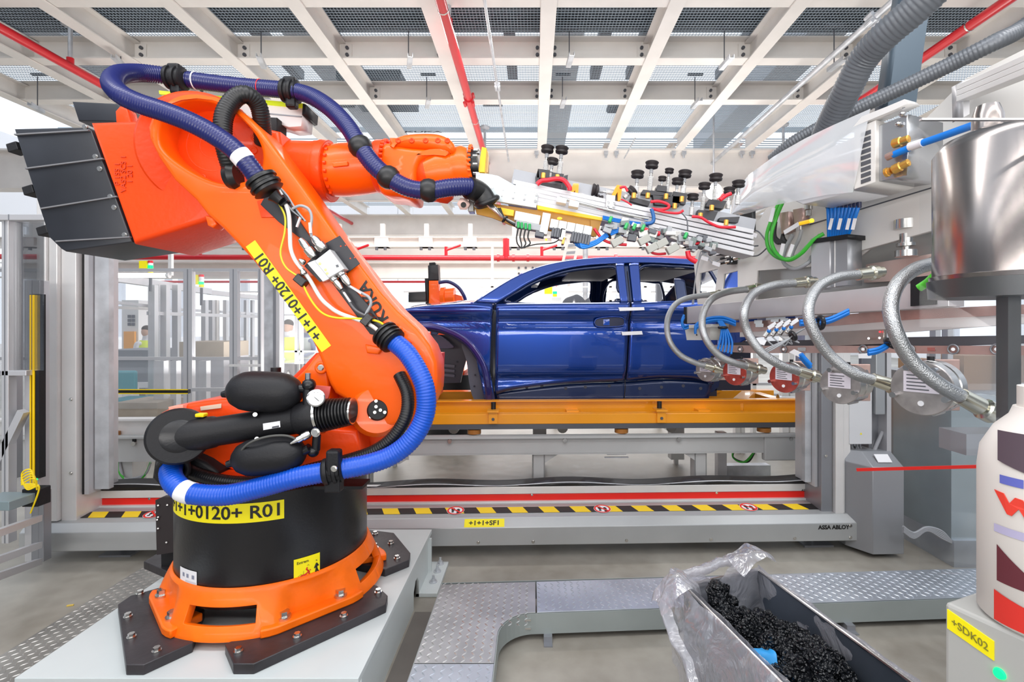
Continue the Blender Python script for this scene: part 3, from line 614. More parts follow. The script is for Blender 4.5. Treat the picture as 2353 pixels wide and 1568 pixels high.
treads('tread_pattern', lambda x, y: True, -.465, -.17, .95, 2.0, ZT, TREADB, wk, .036)
treads('tread_pattern', lambda x, y: YF + sx(x) + .012 < y < YB + sx(x) - .012, .03, 3.1, YF, YB + .2, ZT, TREADB, wk, .034)
def wallstrip(pts, z0, z1, th, name):
    q = MB(); k = len(pts); rows = []
    for z in (z0, z1): rows.append([Vector((x, y, z)) for x, y in pts])
    q.grid(rows); o = q.build(name, DUCT, wk, 0); md = o.modifiers.new('s', 'SOLIDIFY'); md.thickness = th; return o
wallstrip([(-.158, .9), (-.158, 2.2)] + arc[1:], .03, ZT - .005, .004, 'curved_side_panel')
wallstrip([(.012, YF), (3.2, YF + sx(3.2))], .03, ZT - .005, .004, 'side_panel')
wallstrip([(-.48, .9), (-.48, YB)], .03, ZT - .005, .004, 'side_panel')
wallstrip([(-.48, YB), (3.2, YB + sx(3.2))], .03, ZT - .005, .004, 'side_panel')
for x in (.07, 1.55, 2.3): MB().box(x - .02, x + .02, YF + sx(x) - .03, YF + sx(x) + .02, 0, .03).box(x - .02, x + .02, YF + sx(x) - .06, YF + sx(x), 0, .006).build('foot_bracket', ALUD, wk, 0)
for x, z in ((-.07, .1), (-.07, .06)): MB().box(-.04, -.01, YF - .012, YF - .004, z - .004, z + .004).build('slot_screw', STEEL, wk, 0)
# left floor plate
fp = thing('floor_plate', 'worn chequer plate strip on the floor left of the white robot plinth', 'plate', (-2.1, 2.4, 0))
slab(MB(), [(-2.36, .9), (-1.86, .9), (-1.86, 3.15), (-2.36, 3.15)], .0, .03).build('plate', mat('tread_old', (.33, .32, .30), .42, metal=.6, var=.3, vscale=4), fp, 0)
treads('tread_pattern', lambda x, y: True, -2.34, -1.88, 1.2, 3.12, .03, mat('tread_old2', (.42, .41, .39), .38, metal=.7, var=.2), fp, .036)
# plinth
pl = thing('robot_plinth', 'white painted steel plinth table under the orange robot', 'plinth', (-1.22, 2.4, 0))
PW = mat('plinth_white', (.56, .60, .60), .36, var=.05, vscale=2)
PX0, PX1, PY0, PY1 = -1.83, -.616, 1.765, 3.045
MB().box(PX0, PX1, PY0, PY1, .225, .25).build('top_plate', PW, pl, 0, bevel=.002)
rightside = [(PY0 + .07, .225), (PY0 + .02, 0.03), (PY0 + .12, .0), (PY1 - .42, .0), (PY1 - .42, .09), (PY1 - .38, .13), (PY1 - .34, .13), (PY1 - .30, .09), (PY1 - .30, 0), (PY1 - .06, 0), (PY1 - .06, .225)]
FS = Fr(PX1 - .03, 0, math.pi / 2)
plate('side_panel', FS, rightside, PW, pl, 0, -.02, px=False, smooth=0)
MB().box(PX0 + .03, PX0 + .05, PY0 + .05, PY1 - .05, 0, .225).build('side_panel', PW, pl, 0)
MB().box(PX0 + .03, PX1 - .03, PY0 + .05, PY0 + .07, 0, .225).build('front_panel', PW, pl, 0)
MB().box(PX0 + .03, PX1 - .03, PY1 - .07, PY1 - .05, 0, .225).build('rear_panel', PW, pl, 0)
MB().box(PX1 - .03, PX1 + .09, PY1 - .30, PY1 + .07, .0, .022).build('anchor_flange', PW, pl, 0, bevel=.003)
MB().box(PX1 - .02, PX1 + .01, PY1 - .07, PY1 - .05, .02, .22).build('stiffener', PW, pl, 0)
for y in (PY1 - .18, PY1 - .06, PY1 + .035): MB().cyl((PX1 + .045, y, .022), (PX1 + .045, y, .028), .022, seg=16).cyl((PX1 + .045, y, .028), (PX1 + .045, y, .042), .014, seg=6).cyl((PX1 + .045, y, .042), (PX1 + .045, y, .062), .007, seg=10).build('anchor_bolt', GALV, pl, 30)
MB().box(-.615, -.49, 1.0, 2.6, 0, .004).build('dark_floor_strip', mat('floor_strip', (.14, .125, .11), .45, var=.1), fp, 0)
tag(MB().obox((-2.46, 2.66, .004), .03, .008, .006, Matrix.Rotation(.3, 3, 'Z')).build('paper_scrap', mat('scrap', (.7, .5, .1), .7), None, 0), 'tiny yellow scrap lying on the bare floor at left', 'scrap')
# ================================================================ CAR BODY
FK = Fr(0, 4.20, math.atan(.031))
car = thing('car', 'glossy blue unfinished car body shell without glass on the amber skid', 'car', FK.w(.5, .87, .9))
def lin(pts, u):      # point on polyline by x param
    L = [0]
    for i in range(1, len(pts)): L.append(L[-1] + math.dist(pts[i], pts[i - 1]))
    s = u * L[-1]
    for i in range(1, len(pts)):
        if s <= L[i] or i == len(pts) - 1:
            k = (s - L[i - 1]) / max(1e-9, L[i] - L[i - 1]); return (pts[i - 1][0] + (pts[i][0] - pts[i - 1][0]) * k, pts[i - 1][1] + (pts[i][1] - pts[i - 1][1]) * k)
def smooth2(pts, n=6): return [(v.x, v.y) for v in spline([(x, y, 0) for x, y in pts], n)]
W = 1.80
def depth(z, a=0):     # lateral offset (into the scene) of the body side skin at height z
    if z > 1.70: return .02 + (z - 1.70) * .42
    d = 0.0
    if z < 1.0: d += (1.0 - z) * .25
    if z < 1.13: d += .030 * math.exp(-((z - 1.03) / .05) ** 2)      # concave scallop above the sill
    d -= .022 * math.exp(-((z - 1.62) / .05) ** 2)                    # shoulder line
    d += .020 * math.exp(-((z - 1.52) / .04) ** 2)
    return d + .02
def skin(name, top, bot, m, nx=30, nz=14, parent=None, th=.02, dfn=None, far=False, smooth=True):
    if smooth: top = smooth2(top); bot = smooth2(bot)
    rows = []
    for j in range(nz + 1):
        r = []
        for i in range(nx + 1):
            u = i / nx; a = lin(top, u); b = lin(bot, u); k = j / nz
            qa = FK.az(*a); qb = FK.az(*b); A = qa[0] + (qb[0] - qa[0]) * k; Z = qa[1] + (qb[1] - qa[1]) * k
            d = (dfn or depth)(Z, A); r.append(FK.w(A, Z, (W - d) if far else d))
        rows.append(r)
    o = MB().grid(rows).build(name, m, parent or car, 60); s = o.modifiers.new('s', 'SOLIDIFY'); s.thickness = th; s.offset = -1 if not far else 1
    return o
for far in (False, True):
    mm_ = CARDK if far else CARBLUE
    # front fender
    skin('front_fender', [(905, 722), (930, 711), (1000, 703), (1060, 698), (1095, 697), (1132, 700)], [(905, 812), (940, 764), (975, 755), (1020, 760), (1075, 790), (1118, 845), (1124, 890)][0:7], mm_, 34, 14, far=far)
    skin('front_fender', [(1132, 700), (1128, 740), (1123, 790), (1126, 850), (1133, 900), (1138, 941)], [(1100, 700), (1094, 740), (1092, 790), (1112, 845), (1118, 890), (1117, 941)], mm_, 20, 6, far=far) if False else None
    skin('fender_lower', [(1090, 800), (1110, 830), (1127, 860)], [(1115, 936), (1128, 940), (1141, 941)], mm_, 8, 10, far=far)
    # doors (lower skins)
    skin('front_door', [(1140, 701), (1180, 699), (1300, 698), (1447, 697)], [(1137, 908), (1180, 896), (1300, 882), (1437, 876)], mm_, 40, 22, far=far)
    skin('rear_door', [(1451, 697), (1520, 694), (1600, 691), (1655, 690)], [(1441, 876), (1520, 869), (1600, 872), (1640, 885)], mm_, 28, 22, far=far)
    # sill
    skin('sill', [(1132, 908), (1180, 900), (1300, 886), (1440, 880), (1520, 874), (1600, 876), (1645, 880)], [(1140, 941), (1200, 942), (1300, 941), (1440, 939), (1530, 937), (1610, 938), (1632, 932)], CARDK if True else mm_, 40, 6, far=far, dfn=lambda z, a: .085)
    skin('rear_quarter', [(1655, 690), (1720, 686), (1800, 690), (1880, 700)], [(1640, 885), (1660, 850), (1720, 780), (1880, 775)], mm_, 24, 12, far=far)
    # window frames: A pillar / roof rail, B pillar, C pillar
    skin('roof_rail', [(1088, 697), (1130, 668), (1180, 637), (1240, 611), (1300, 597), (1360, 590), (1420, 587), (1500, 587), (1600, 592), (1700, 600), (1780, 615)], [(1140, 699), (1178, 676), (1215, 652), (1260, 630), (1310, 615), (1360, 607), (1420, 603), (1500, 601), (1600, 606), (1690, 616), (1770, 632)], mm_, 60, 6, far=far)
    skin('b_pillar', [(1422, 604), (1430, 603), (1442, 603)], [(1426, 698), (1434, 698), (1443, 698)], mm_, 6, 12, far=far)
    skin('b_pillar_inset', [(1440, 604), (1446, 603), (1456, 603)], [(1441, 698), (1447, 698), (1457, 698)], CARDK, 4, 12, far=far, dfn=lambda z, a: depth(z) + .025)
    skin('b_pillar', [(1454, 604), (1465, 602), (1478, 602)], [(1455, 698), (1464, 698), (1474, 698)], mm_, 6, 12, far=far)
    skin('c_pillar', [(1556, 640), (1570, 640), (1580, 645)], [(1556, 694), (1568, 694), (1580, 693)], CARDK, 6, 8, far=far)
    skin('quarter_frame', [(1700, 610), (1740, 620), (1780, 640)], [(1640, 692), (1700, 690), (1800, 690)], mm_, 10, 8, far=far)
    # inner window frame lips
    for ring in ([(1172, 697), (1200, 664), (1250, 638), (1310, 619), (1370, 611), (1415, 608), (1426, 620), (1424, 660), (1414, 696)], [(1478, 694), (1480, 612), (1560, 607), (1620, 612), (1648, 622), (1650, 692)]):
        pts = []
        for x, y in [(v.x, v.y) for v in spline([(a, b, 0) for a, b in ring], 5, True)]:
            A, Z = FK.az(x, y); d = depth(Z) + .015; pts.append(FK.w(A, Z, (W - d) if far else d))
        pts.append(pts[0]); MB().tube(pts, .016, 8).build('window_flange', CARDK, car, 60)
# roof and hood skins spanning the width
def span(name, line, m, z_off=0, crown=.05, nx=40, ny=14):
    L = smooth2(line); rows = []
    for j in range(ny + 1):
        r = []
        for i in range(nx + 1):
            a = lin(L, i / nx); A, Z = FK.az(*a); d = depth(Z); k = j / ny; t = d + (W - 2 * d) * k; r.append(FK.w(A, Z + z_off + crown * math.sin(math.pi * k), t))
        rows.append(r)
    o = MB().grid(rows).build(name, m, car, 60); s = o.modifiers.new('s', 'SOLIDIFY'); s.thickness = .015; return o
span('roof', [(1240, 611), (1300, 597), (1360, 590), (1420, 587), (1500, 587), (1600, 592), (1700, 600), (1780, 615)], CARBLUE)
span('hood', [(905, 722), (930, 711), (1000, 703), (1060, 698), (1090, 696)], CARBLUE, crown=.07)
def cross(name, x0, y0, x1, y1, z0o, m): pass
# headliner, cowl, rear bulkhead, floor, arch liner
def fpz(x, y, t=0): return FK.az(x, y, t)
aR, zR = FK.az(1300, 603); aE, _ = FK.az(1780, 603)
MB().fbox(FK, aR + .1, FK.az(1480, 600)[0] - .1, .3, W - .3, zR - .03, zR - .01).build('headliner', mat('headliner_grey', (.17, .17, .21), .6), car, 0)
MB().fbox(FK, FK.az(1500, 600)[0], FK.az(1640, 600)[0], .3, W - .3, zR - .03, zR - .01).build('headliner', mat('headliner_grey', (.17, .17, .21), .6), car, 0)
MB().fbox(FK, aR - .25, aR - .18, .2, W - .2, zR - .1, zR - .06).build('windscreen_header', CARDK, car, 0)
a0, _ = FK.az(1120, 800); a1, _ = FK.az(1660, 900)
MB().fbox(FK, a0, a1, .12, W - .12, .87, .92).build('floor_pan', CARIN, car, 0)
MB().fbox(FK, a0, a0 + .04, .12, W - .12, .92, 1.62).build('firewall', CARIN, car, 0)
MB().fbox(FK, a1 + .0, a1 + .3, .12, W - .12, .92, 1.35).build('rear_bulkhead', CARIN, car, 0)
aB, _ = FK.az(1445, 800); MB().fbox(FK, aB - .1, aB + .1, .08, .16, .88, 1.72).build('b_pillar_inner', CARDK, car, 0, bevel=.02)
MB().fbox(FK, aB - .04, aB + .04, .10, W - .1, .92, 1.0).build('seat_cross_member', CARIN, car, 0)
# engine bay pieces inside the arch
q = MB(); rows = []
for i in range(15):
    an = math.radians(-10 + 130 * i / 14); rows.append([FK.w(FK.az(975, 905)[0] + .50 * math.cos(an), 1.00 + .44 * math.sin(an), t) for t in (.05, .2, .42)])
o = MB().grid(rows).build('wheel_house', mat('wheelhouse', (.025, .022, .06), .45), car, 60)
lp = plate('arch_liner', FK, [(1060, 790), (1085, 800), (1112, 850), (1118, 900), (1117, 936), (1090, 920), (1078, 880), (1072, 830)], mat('liner_grey', (.10, .11, .15), .5), car, .2, .24, sm=3)
bay = plate('engine_bay_side', FK, [(880, 770), (1062, 770), (1075, 815), (1062, 860), (1058, 880), (880, 885)], mat('bay_dark', (.03, .032, .055), .42), car, .55, .6)
for i in range(3): MB().bar(FK.p(1005, 838 + i * 11, .53), FK.p(1045, 842 + i * 11, .53), .03, .025).build('rib', mat('bay_rib', (.10, .105, .15), .35), car, 0)
for x, y in ((1018, 812), (1050, 832), (1090, 888), (1092, 862)): bolt(FK.p(x, y, .19 if x > 1060 else .53), (0, -1, 0), .006, car, CARIN)
q = plate('fender_brace', FK, [(960, 770), (1005, 770), (1035, 790), (1040, 800), (1000, 800), (965, 788)], mat('bay_purple', (.05, .035, .10), .4), car, .40, .45, sm=3)
# wheel arch lip
arch = [(900, 806), (925, 776), (955, 759), (985, 757), (1030, 768), (1075, 797), (1106, 845), (1116, 895), (1117, 936)]
pts = []
for x, y in smooth2(arch): A, Z = FK.az(x, y); pts.append(FK.w(A, Z, depth(Z) + .012))
MB().tube(pts, .018, 8).build('arch_lip', CARDK, car, 60)
skin('arch_flare', [(930, 758), (970, 741), (1020, 750), (1075, 778), (1112, 826), (1128, 880), (1130, 938)], [(940, 764), (975, 757), (1020, 764), (1068, 790), (1103, 840), (1114, 890), (1117, 936)], mat('arch_indigo', (.012, .010, .13), .25, metal=.4, coat=.8), 40, 3, dfn=lambda z, a: .008 + max(0, (1.0 - z)) * .2, th=.02)
# seams between the panels (dark gaps)
def seam(name, pts, r=.0035):
    q = []
    for x, y in smooth2(pts, 5): A, Z = FK.az(x, y); q.append(FK.w(A, Z, depth(Z) + (-.001)))
    MB().tube(q, r, 6).build(name, INK, car, 0)
seam('door_seam', [(1138, 701), (1128, 745), (1124, 800), (1129, 860), (1136, 915), (1136, 940)])
seam('door_seam', [(1449, 620), (1449, 697), (1444, 760), (1440, 830), (1439, 876), (1437, 930)])
# mirror base pocket, handle recess, tapes, clips
mb_ = plate('mirror_mount', FK, [(1158, 712), (1164, 707), (1190, 706), (1196, 711), (1190, 716), (1166, 716)], CARDK, car, -.008, .02, tp=0, bevel=.003)
hd = plate('handle_recess', FK, [(1366, 742), (1372, 734), (1400, 731), (1428, 731), (1434, 737), (1432, 747), (1412, 750), (1372, 750)], mat('recess_black', (.004, .008, .04), .4), car, -.006, .012, tp=0, sm=3)
MB().tube([FK.p(x, y, -.008) for x, y in smooth2([(1366, 742), (1372, 733), (1400, 729), (1428, 730), (1435, 738), (1432, 748), (1412, 751), (1374, 751), (1366, 742)], 4)], .005, 8).build('recess_rim', CARBLUE, hd, 60)
MB().fbox(FK, *sorted((FK.az(1386, 740)[0], FK.az(1400, 740)[0])), -.012, .0, FK.az(1400, 748)[1], FK.az(1400, 734)[1]).build('handle_bracket', CARBLUE, hd, 0)
plate('adhesive_tape', FK, [(1421, 707), (1480, 706), (1481, 713), (1424, 715)], LABELW, car, -.030, -.027, smooth=0)
plate('adhesive_tape', FK, [(1428, 763), (1475, 761), (1477, 769), (1430, 771)], LABELW, car, -.016, -.013, smooth=0)
for k, x in enumerate((1175, 1210, 1245, 1300, 1345, 1400, 1470, 1520, 1570, 1610)):
    MB().cyl(FK.p(x, 893 - (k % 3) * 3, .06), FK.p(x, 893 - (k % 3) * 3, .085), .014, seg=8).build('clip_hole', CARIN, car, 30)
for x0, x1, y0, y1 in ((1150, 1185, 908, 918), (1235, 1275, 902, 915), (1300, 1385, 898, 912), (1475, 1505, 886, 908), (1415, 1432, 888, 912)):
    plate('sill_pressing', FK, [(x0, y1), (x0 + 2, y0 + 2), (x1 - 4, y0), (x1, y1 - 3)], CARBLUE, car, .075, .09, tp=0, bevel=.003, sm=3)
for x in range(1150, 1630, 46): MB().fbox(FK, FK.az(x, 930)[0], FK.az(x + 16, 930)[0], .065, .08, FK.az(x, 934)[1], FK.az(x, 928)[1]).build('sill_tab', CARDK, car, 0)
skin('sill_flange', [(1142, 922), (1300, 922), (1440, 920), (1610, 918)], [(1144, 929), (1300, 928), (1440, 926), (1612, 925)], CARBLUE, 30, 2, dfn=lambda z, a: .06, th=.01)
# tail corner below the valves
plate('rear_bracket', FK, [(1632, 880), (1665, 878), (1662, 893), (1648, 905), (1634, 908)], CARDK, car, .1, .2, tp=0)
# ================================================================ ROBOT
RC = Vector((-1.22, 2.39, 0)); FR = Fr(0, 2.12)
rb = thing('industrial_robot', 'large orange robot with black base drum on the white plinth, nearest the camera', 'robot', (RC.x, RC.y, .25))
def ring_pt(r, th, z): return Vector((RC.x + r * math.cos(th), RC.y + r * math.sin(th), z))
# base drum
MB().lathe((RC.x, RC.y, .36), (RC.x, RC.y, .822), [(0, .40), (.02, .405), (.985, .405), (1, .395)], 72).build('base_drum', BLACK, rb, 40)
# cast foot ring with four windows
q = MB(); NT = 144; prof = [(.455, .408), (.44, .420), (.425, 0), (.395, 0), (.335, 0), (.300, 0), (.285, 0)]
def blend(th):       # 1 in window sectors (0, 90, 180, 270 deg), 0 at the four feet
    c = abs(math.cos(2 * th)); return max(0, min(1, (c - .30) / .35))
rows = []
for k, (z, r) in enumerate(prof):
    row = []
    for i in range(NT + 1):
        th = 2 * math.pi * i / NT; b = blend(th); b = b * b * (3 - 2 * b); f = (.455 - z) / .17
        rw = .410 + .076 * f ** .85; rf_ = .410 + .012 * f; R = r if k < 2 else rf_ + (rw - rf_) * b
        if k < 2: R = r + .0
        row.append(ring_pt(R, th, z))
    rows.append(row)
n0 = 0; q.v = [v for r in rows for v in r]
for j in range(len(rows) - 1):
    for i in range(NT):
        th = 2 * math.pi * (i + .5) / NT; d = abs((th + math.pi / 4) % (math.pi / 2) - math.pi / 4)
        if j in (3,) and d < math.radians(17): continue
        if j in (2, 4) and d < math.radians(13.5) and False: continue
        a = j * (NT + 1) + i; q.f.append((a, a + 1, a + NT + 2, a + NT + 1))
o = q.build('foot_ring', ORANGEL, rb, 60); s = o.modifiers.new('s', 'SOLIDIFY'); s.thickness = .035; s.offset = -1
b = o.modifiers.new('b', 'BEVEL'); b.width = .006; b.segments = 2; b.limit_method = 'ANGLE'; b.angle_limit = .9
# feet: flat pads with rim, two bolts each
for c0 in (45, 135, 225, 315):
    q = MB(); top = []; bot = []; N_ = 14
    for i in range(N_ + 1):
        th = math.radians(c0 - 25 + 50 * i / N_); top.append(th)
    n = 0; 
    for z in (.288, .322):
        for th in top: q.v.append(ring_pt(.37, th, z))
        for th in top:
            dd = abs(math.degrees(th) - c0); R = min(.50, .472 / math.cos(math.radians(dd)) * 1.0); q.v.append(ring_pt(R, th, z))
    m = N_ + 1
    for i in range(N_):
        q.f += [(i, i + 1, m + i + 1, m + i), (2 * m + i, 3 * m + i, 3 * m + i + 1, 2 * m + i + 1), (m + i, m + i + 1, 3 * m + i + 1, 3 * m + i), (i, 2 * m + i, 2 * m + i + 1, i + 1)]
    q.f += [(0, m, 3 * m, 2 * m), (m - 1, 3 * m - 1, 4 * m - 1, 2 * m - 1)]
    f_ = q.build('foot_pad', ORANGEL, rb, 30, bevel=.006)
    for d in (-15, 15): bolt(ring_pt(.445, math.radians(c0 + d), .322), (0, 0, 1), .020, f_, STEEL, .03)
# black mounting slabs
def fpt(px, py, z): d = F * (CH - z) / (py - VY); return ((px - VX) * d / F, d)
BLKP = mat('slab_black', (.028, .024, .028), .42, var=.35, vscale=8, bump=.15, bscale=25)
for k, (pp, bl) in enumerate(([[(271, 1388), (300, 1368), (372, 1348), (430, 1340), (470, 1400), (443, 1476), (330, 1527), (290, 1527)], [(294, 1418), (302, 1465), (360, 1497), (322, 1365)]],
               [[(517, 1480), (540, 1468), (640, 1390), (800, 1330), (866, 1345), (891, 1368), (887, 1388), (583, 1525), (536, 1525)], [(548, 1498), (683, 1464), (790, 1417), (869, 1362)]],
               [[(780, 1240), (850, 1217), (905, 1224), (943, 1270), (940, 1286), (885, 1308), (800, 1290)], [(862, 1228), (898, 1250), (912, 1284)]],
               [[(330, 1290), (420, 1235), (520, 1240), (500, 1300), (400, 1320)], []])):
    q = MB(); slab(q, [fpt(x, y, .29) for x, y in pp], .25, .288); sl = q.build('mounting_slab', BLKP, rb, 20, bevel=.003)
    for x, y in bl: X, Y = fpt(x, y, .29); bolt((X, Y, .288), (0, 0, 1), .012, sl, STEEL, .018)
# labels on the drum
def onc(px, py, off=.0012):
    k = (px - VX) / F; A = 1 + k * k; B = -2 * (RC.x * k + RC.y); C_ = RC.x ** 2 + RC.y ** 2 - (.405 + off) ** 2; y = (-B - math.sqrt(max(0, B * B - 4 * A * C_))) / (2 * A); return Vector((k * y, y, CH - (py - VY) * y / F))
def ang(px): p = onc(px, 1200); return math.atan2(p.y - RC.y, p.x - RC.x)
def cyl_patch(name, th0, th1, z0, z1, m, off=.0012, par=None):
    return MB().grid([[ring_pt(.405 + off, th0 + (th1 - th0) * i / 20, z) for i in range(21)] for z in (z0, z1)]).build(name, m, par or rb, 60)
t0, t1 = ang(398), ang(653); zl0, zl1 = .708, .785
lb = cyl_patch('name_tag', t0, t1, zl0, zl1, YELLOW); L_ = .405 * (t1 - t0); tm_ = (t0 + t1) / 2
text('lettering', '+1+1+0120+ R01', .078, lambda x, y, h: ring_pt(.4068 + h, tm_ + x * 1.0 / .405, (zl0 + zl1) / 2 + y * .92), INK, lb, bold=.0012)
ta, tb = ang(414), ang(452); za, zb = onc(433, 1360).z, onc(433, 1310).z
wl = cyl_patch('warning_label', ta, tb, za, zb, LABELW)
cyl_patch('yellow_field', ta + .004, ta + (tb - ta) * .32, za + .006, za + (zb - za) * .33, mat('hazard_yellow', (.9, .62, .01)), .0017, wl)
cyl_patch('text_block', ta + (tb - ta) * .38, tb - .01, za + .006, za + (zb - za) * .5, mat('fine_print', (.6, .6, .65), .6), .0017, wl)
for u in (.2, .45, .75): cyl_patch('pictogram', ta + (tb - ta) * u, ta + (tb - ta) * (u + .13), za + (zb - za) * .62, za + (zb - za) * .8, mat('picto', (.25, .27, .35), .6), .0017, wl)
ta, tb = ang(675), ang(735); zc = onc(705, 1308).z; hz = .052
ys = cyl_patch('danger_label', ta, tb, zc - hz, zc + hz, YELLOW)
wl = (tb - ta) * .405
def sg(u, v, off=.0022): return ring_pt(.405 + off, ta + (tb - ta) * u, zc - hz + 2 * hz * v)
def stick(name, segs, m, r):
    q = MB()
    for s_ in segs: q.tube([sg(u, v) for u, v in s_], r, 6)
    return q.build(name, m, ys, 60)
stick('standing_figure', [[(.86, .62), (.86, .42)], [(.86, .60), (.93, .50)], [(.86, .60), (.78, .44)], [(.86, .42), (.94, .22)], [(.86, .42), (.80, .16)], [(.855, .72), (.865, .74)]], INK, .0032)
stick('falling_figure', [[(.58, .40), (.42, .30)], [(.55, .40), (.46, .50), (.50, .56)], [(.56, .36), (.58, .22), (.55, .12)], [(.42, .30), (.30, .30), (.24, .26)], [(.42, .30), (.32, .14), (.27, .04)], [(.60, .42), (.62, .44)]], mat('sign_red', (.6, .01, .01), .5), .003)
stick('robot_outline', [[(.10, .16), (.16, .30), (.26, .36), (.34, .30), (.36, .46)], [(.10, .12), (.24, .12)], [(.5, .62), (.53, .68), (.57, .62)]], mat('sign_brown', (.45, .38, .02), .6), .0012)
text('lettering', 'Extrem', .016, lambda x, y, h: sg(.33 + x / wl, .82 + y / (2 * hz), .0018 + h), INK, ys)
# plates behind the drum, left
plate('connector_panel', Fr(0, 2.45), [(357, 1150), (372, 1143), (420, 1143), (420, 1262), (398, 1270), (360, 1276)], mat('panel_brown', (.022, .016, .017), .5), rb, 0, .03, smooth=0)
for x, y in ((363, 1162), (384, 1161), (363, 1189), (361, 1195), (363, 1215), (382, 1247)): MB().cyl(P(x, y, 2.449), P(x, y, 2.44), .004, seg=8).build('rivet', STEEL, rb, 0)
plate('connector_box', Fr(0, 2.5), [(370, 1262), (420, 1255), (420, 1320), (371, 1325)], BLACKM, rb, 0, .15, smooth=0)

# rotating column casting
plate('rotating_column', FR, [(352, 985), (366, 952), (400, 934), (460, 924), (520, 914), (600, 912), (655, 880), (690, 845), (722, 812), (790, 800), (990, 820), (985, 925), (950, 968), (900, 1018), (835, 1055), (805, 1102), (640, 1120), (560, 1118), (520, 1094), (430, 1070), (366, 1030)], ORANGE2, rb, .14, .52, tp=.14, bevel=.022)
plate('column_bracket', FR, [(352, 975), (366, 950), (400, 933), (470, 922), (560, 912), (600, 925), (640, 960), (760, 985), (820, 990), (830, 1045), (700, 1100), (560, 1095), (480, 1060), (400, 1040), (358, 1015)], ORANGE2, rb, .0, .14, bevel=.02)
plate('column_web', FR, [(640, 905), (700, 850), (728, 812), (742, 812), (752, 860), (757, 925), (735, 940), (660, 925)], ORANGE, rb, .03, .14, bevel=.012)
cv_ = plate('cover_cap', FR, [(386, 936), (420, 931), (421, 945), (388, 950)], mat('pink_cap', (.85, .30, .22), .5), rb, -.02, .05, bevel=.004)
bolt(FR.p(738, 845, .02), (0, -1, 0), .012, rb, STEEL)
MB().torus(FR.p(738, 845, .02), (0, 1, 0), .02, .008).build('bolt_boss', ORANGE, rb, 60)
plate('type_plate', FR, [(460, 935), (508, 928), (508, 938), (461, 944)], mat('type_plate', (.75, .55, .42), .4), rb, -.004, .0, smooth=0)
plate('drum_hood', FR, [(356, 1040), (400, 1030), (470, 1062), (500, 1085), (505, 1110), (460, 1120), (420, 1150), (375, 1130), (347, 1100)], BLACKM, rb, -.06, .20, bevel=.015)
MB().cyl((RC.x, RC.y, .822), (RC.x, RC.y, .88), .37, seg=60).build('slewing_ring', ORANGE2, rb, 40)
MB().box(-.90, -.70, 2.05, 2.15, .822, .835).build('hose_bracket', BLACKM, rb, 0)

# link arm: big casting with the round recess at the top
arm = [(340, 317), (337, 290), (348, 258), (378, 232), (415, 219), (452, 215), (490, 219), (516, 228), (545, 246), (566, 264), (600, 298), (650, 367), (700, 436), (773, 541), (828, 611), (874, 672), (912, 714), (958, 756), (988, 795), (1002, 832), (1004, 868), (1002, 900), (985, 940), (965, 955), (925, 975), (884, 986), (848, 982), (824, 966), (808, 938), (790, 918), (768, 905), (755, 882), (744, 850), (724, 800), (698, 749), (644, 680), (583, 603), (540, 556), (509, 524), (474, 493), (448, 459), (398, 413), (363, 363)]
rec = [(363, 320), (367, 280), (385, 250), (415, 232), (451, 228), (490, 236), (530, 256), (565, 285), (590, 320), (600, 352), (597, 385), (580, 405), (556, 416), (525, 420), (495, 417), (455, 402), (410, 375), (378, 348)]
la = plate('link_arm', FR, arm, ORANGE, rb, 0, .20, holes=[[(v.x, v.y) for v in spline([(a, b, 0) for a, b in rec], 4, True)]], bevel=.020)
plate('recess_wall', FR, [(x, y) for x, y in [(v.x, v.y) for v in spline([(a, b, 0) for a, b in [(345, 320), (350, 270), (375, 240), (415, 222), (455, 218), (500, 226), (545, 250), (585, 288), (612, 340), (620, 390), (590, 430), (530, 440), (470, 430), (400, 395), (355, 355)]], 4, True)]], ORANGE2, rb, .12, .16, bevel=.004, tp=0)
for r in (.115, .055): MB().torus(FR.p(488, 335, .125), (0, 1, 0), r, .006).build('cast_ring', ORANGE2, rb, 60)
for i in range(17):
    th = math.radians(-28 + i * 360 / 17); x, y = 482 + 112 * math.cos(th), 325 + 92 * math.sin(th); x, y = 482 + (x - 482) * .93, 322 + (y - 322) * .93
    if 395 < y and x > 500: continue
    c = FR.p(x, y, .12); MB().torus(c, (0, 1, 0), .014, .005, 14, 8).cyl(c + Vector((0, .01, 0)), c - Vector((0, .002, 0)), .010, seg=8).build('flange_bolt', ORANGE2, rb, 50)
# reinforcement ribs / edge mouldings on the arm face
plate('arm_pad', FR, [(590, 462), (632, 448), (660, 486), (640, 500), (600, 500)], ORANGE2, rb, -.006, .0, bevel=.002)
plate('boss_rib', FR, [(838, 792), (880, 800), (868, 815), (842, 812)], ORANGE, rb, -.02, .02, bevel=.008)
MB().lathe(FR.p(868, 943, -.002), FR.p(868, 943, .05), [(0, .095), (.4, .112), (1, .115)], 40).build('pin_boss', ORANGE, rb, 40)
cap = MB().lathe(FR.p(868, 943, -.014), FR.p(868, 943, .03), [(0, .038), (.15, .044), (1, .046)], 32).build('pin_cap', BLACKM, rb, 40)
for x, y in ((864, 922), (864, 935), (861, 948), (874, 943), (884, 948), (852, 958)): MB().cyl(FR.p(x, y, -.022), FR.p(x, y, -.012), .0065, seg=12).build('screw', STEEL, cap, 30)
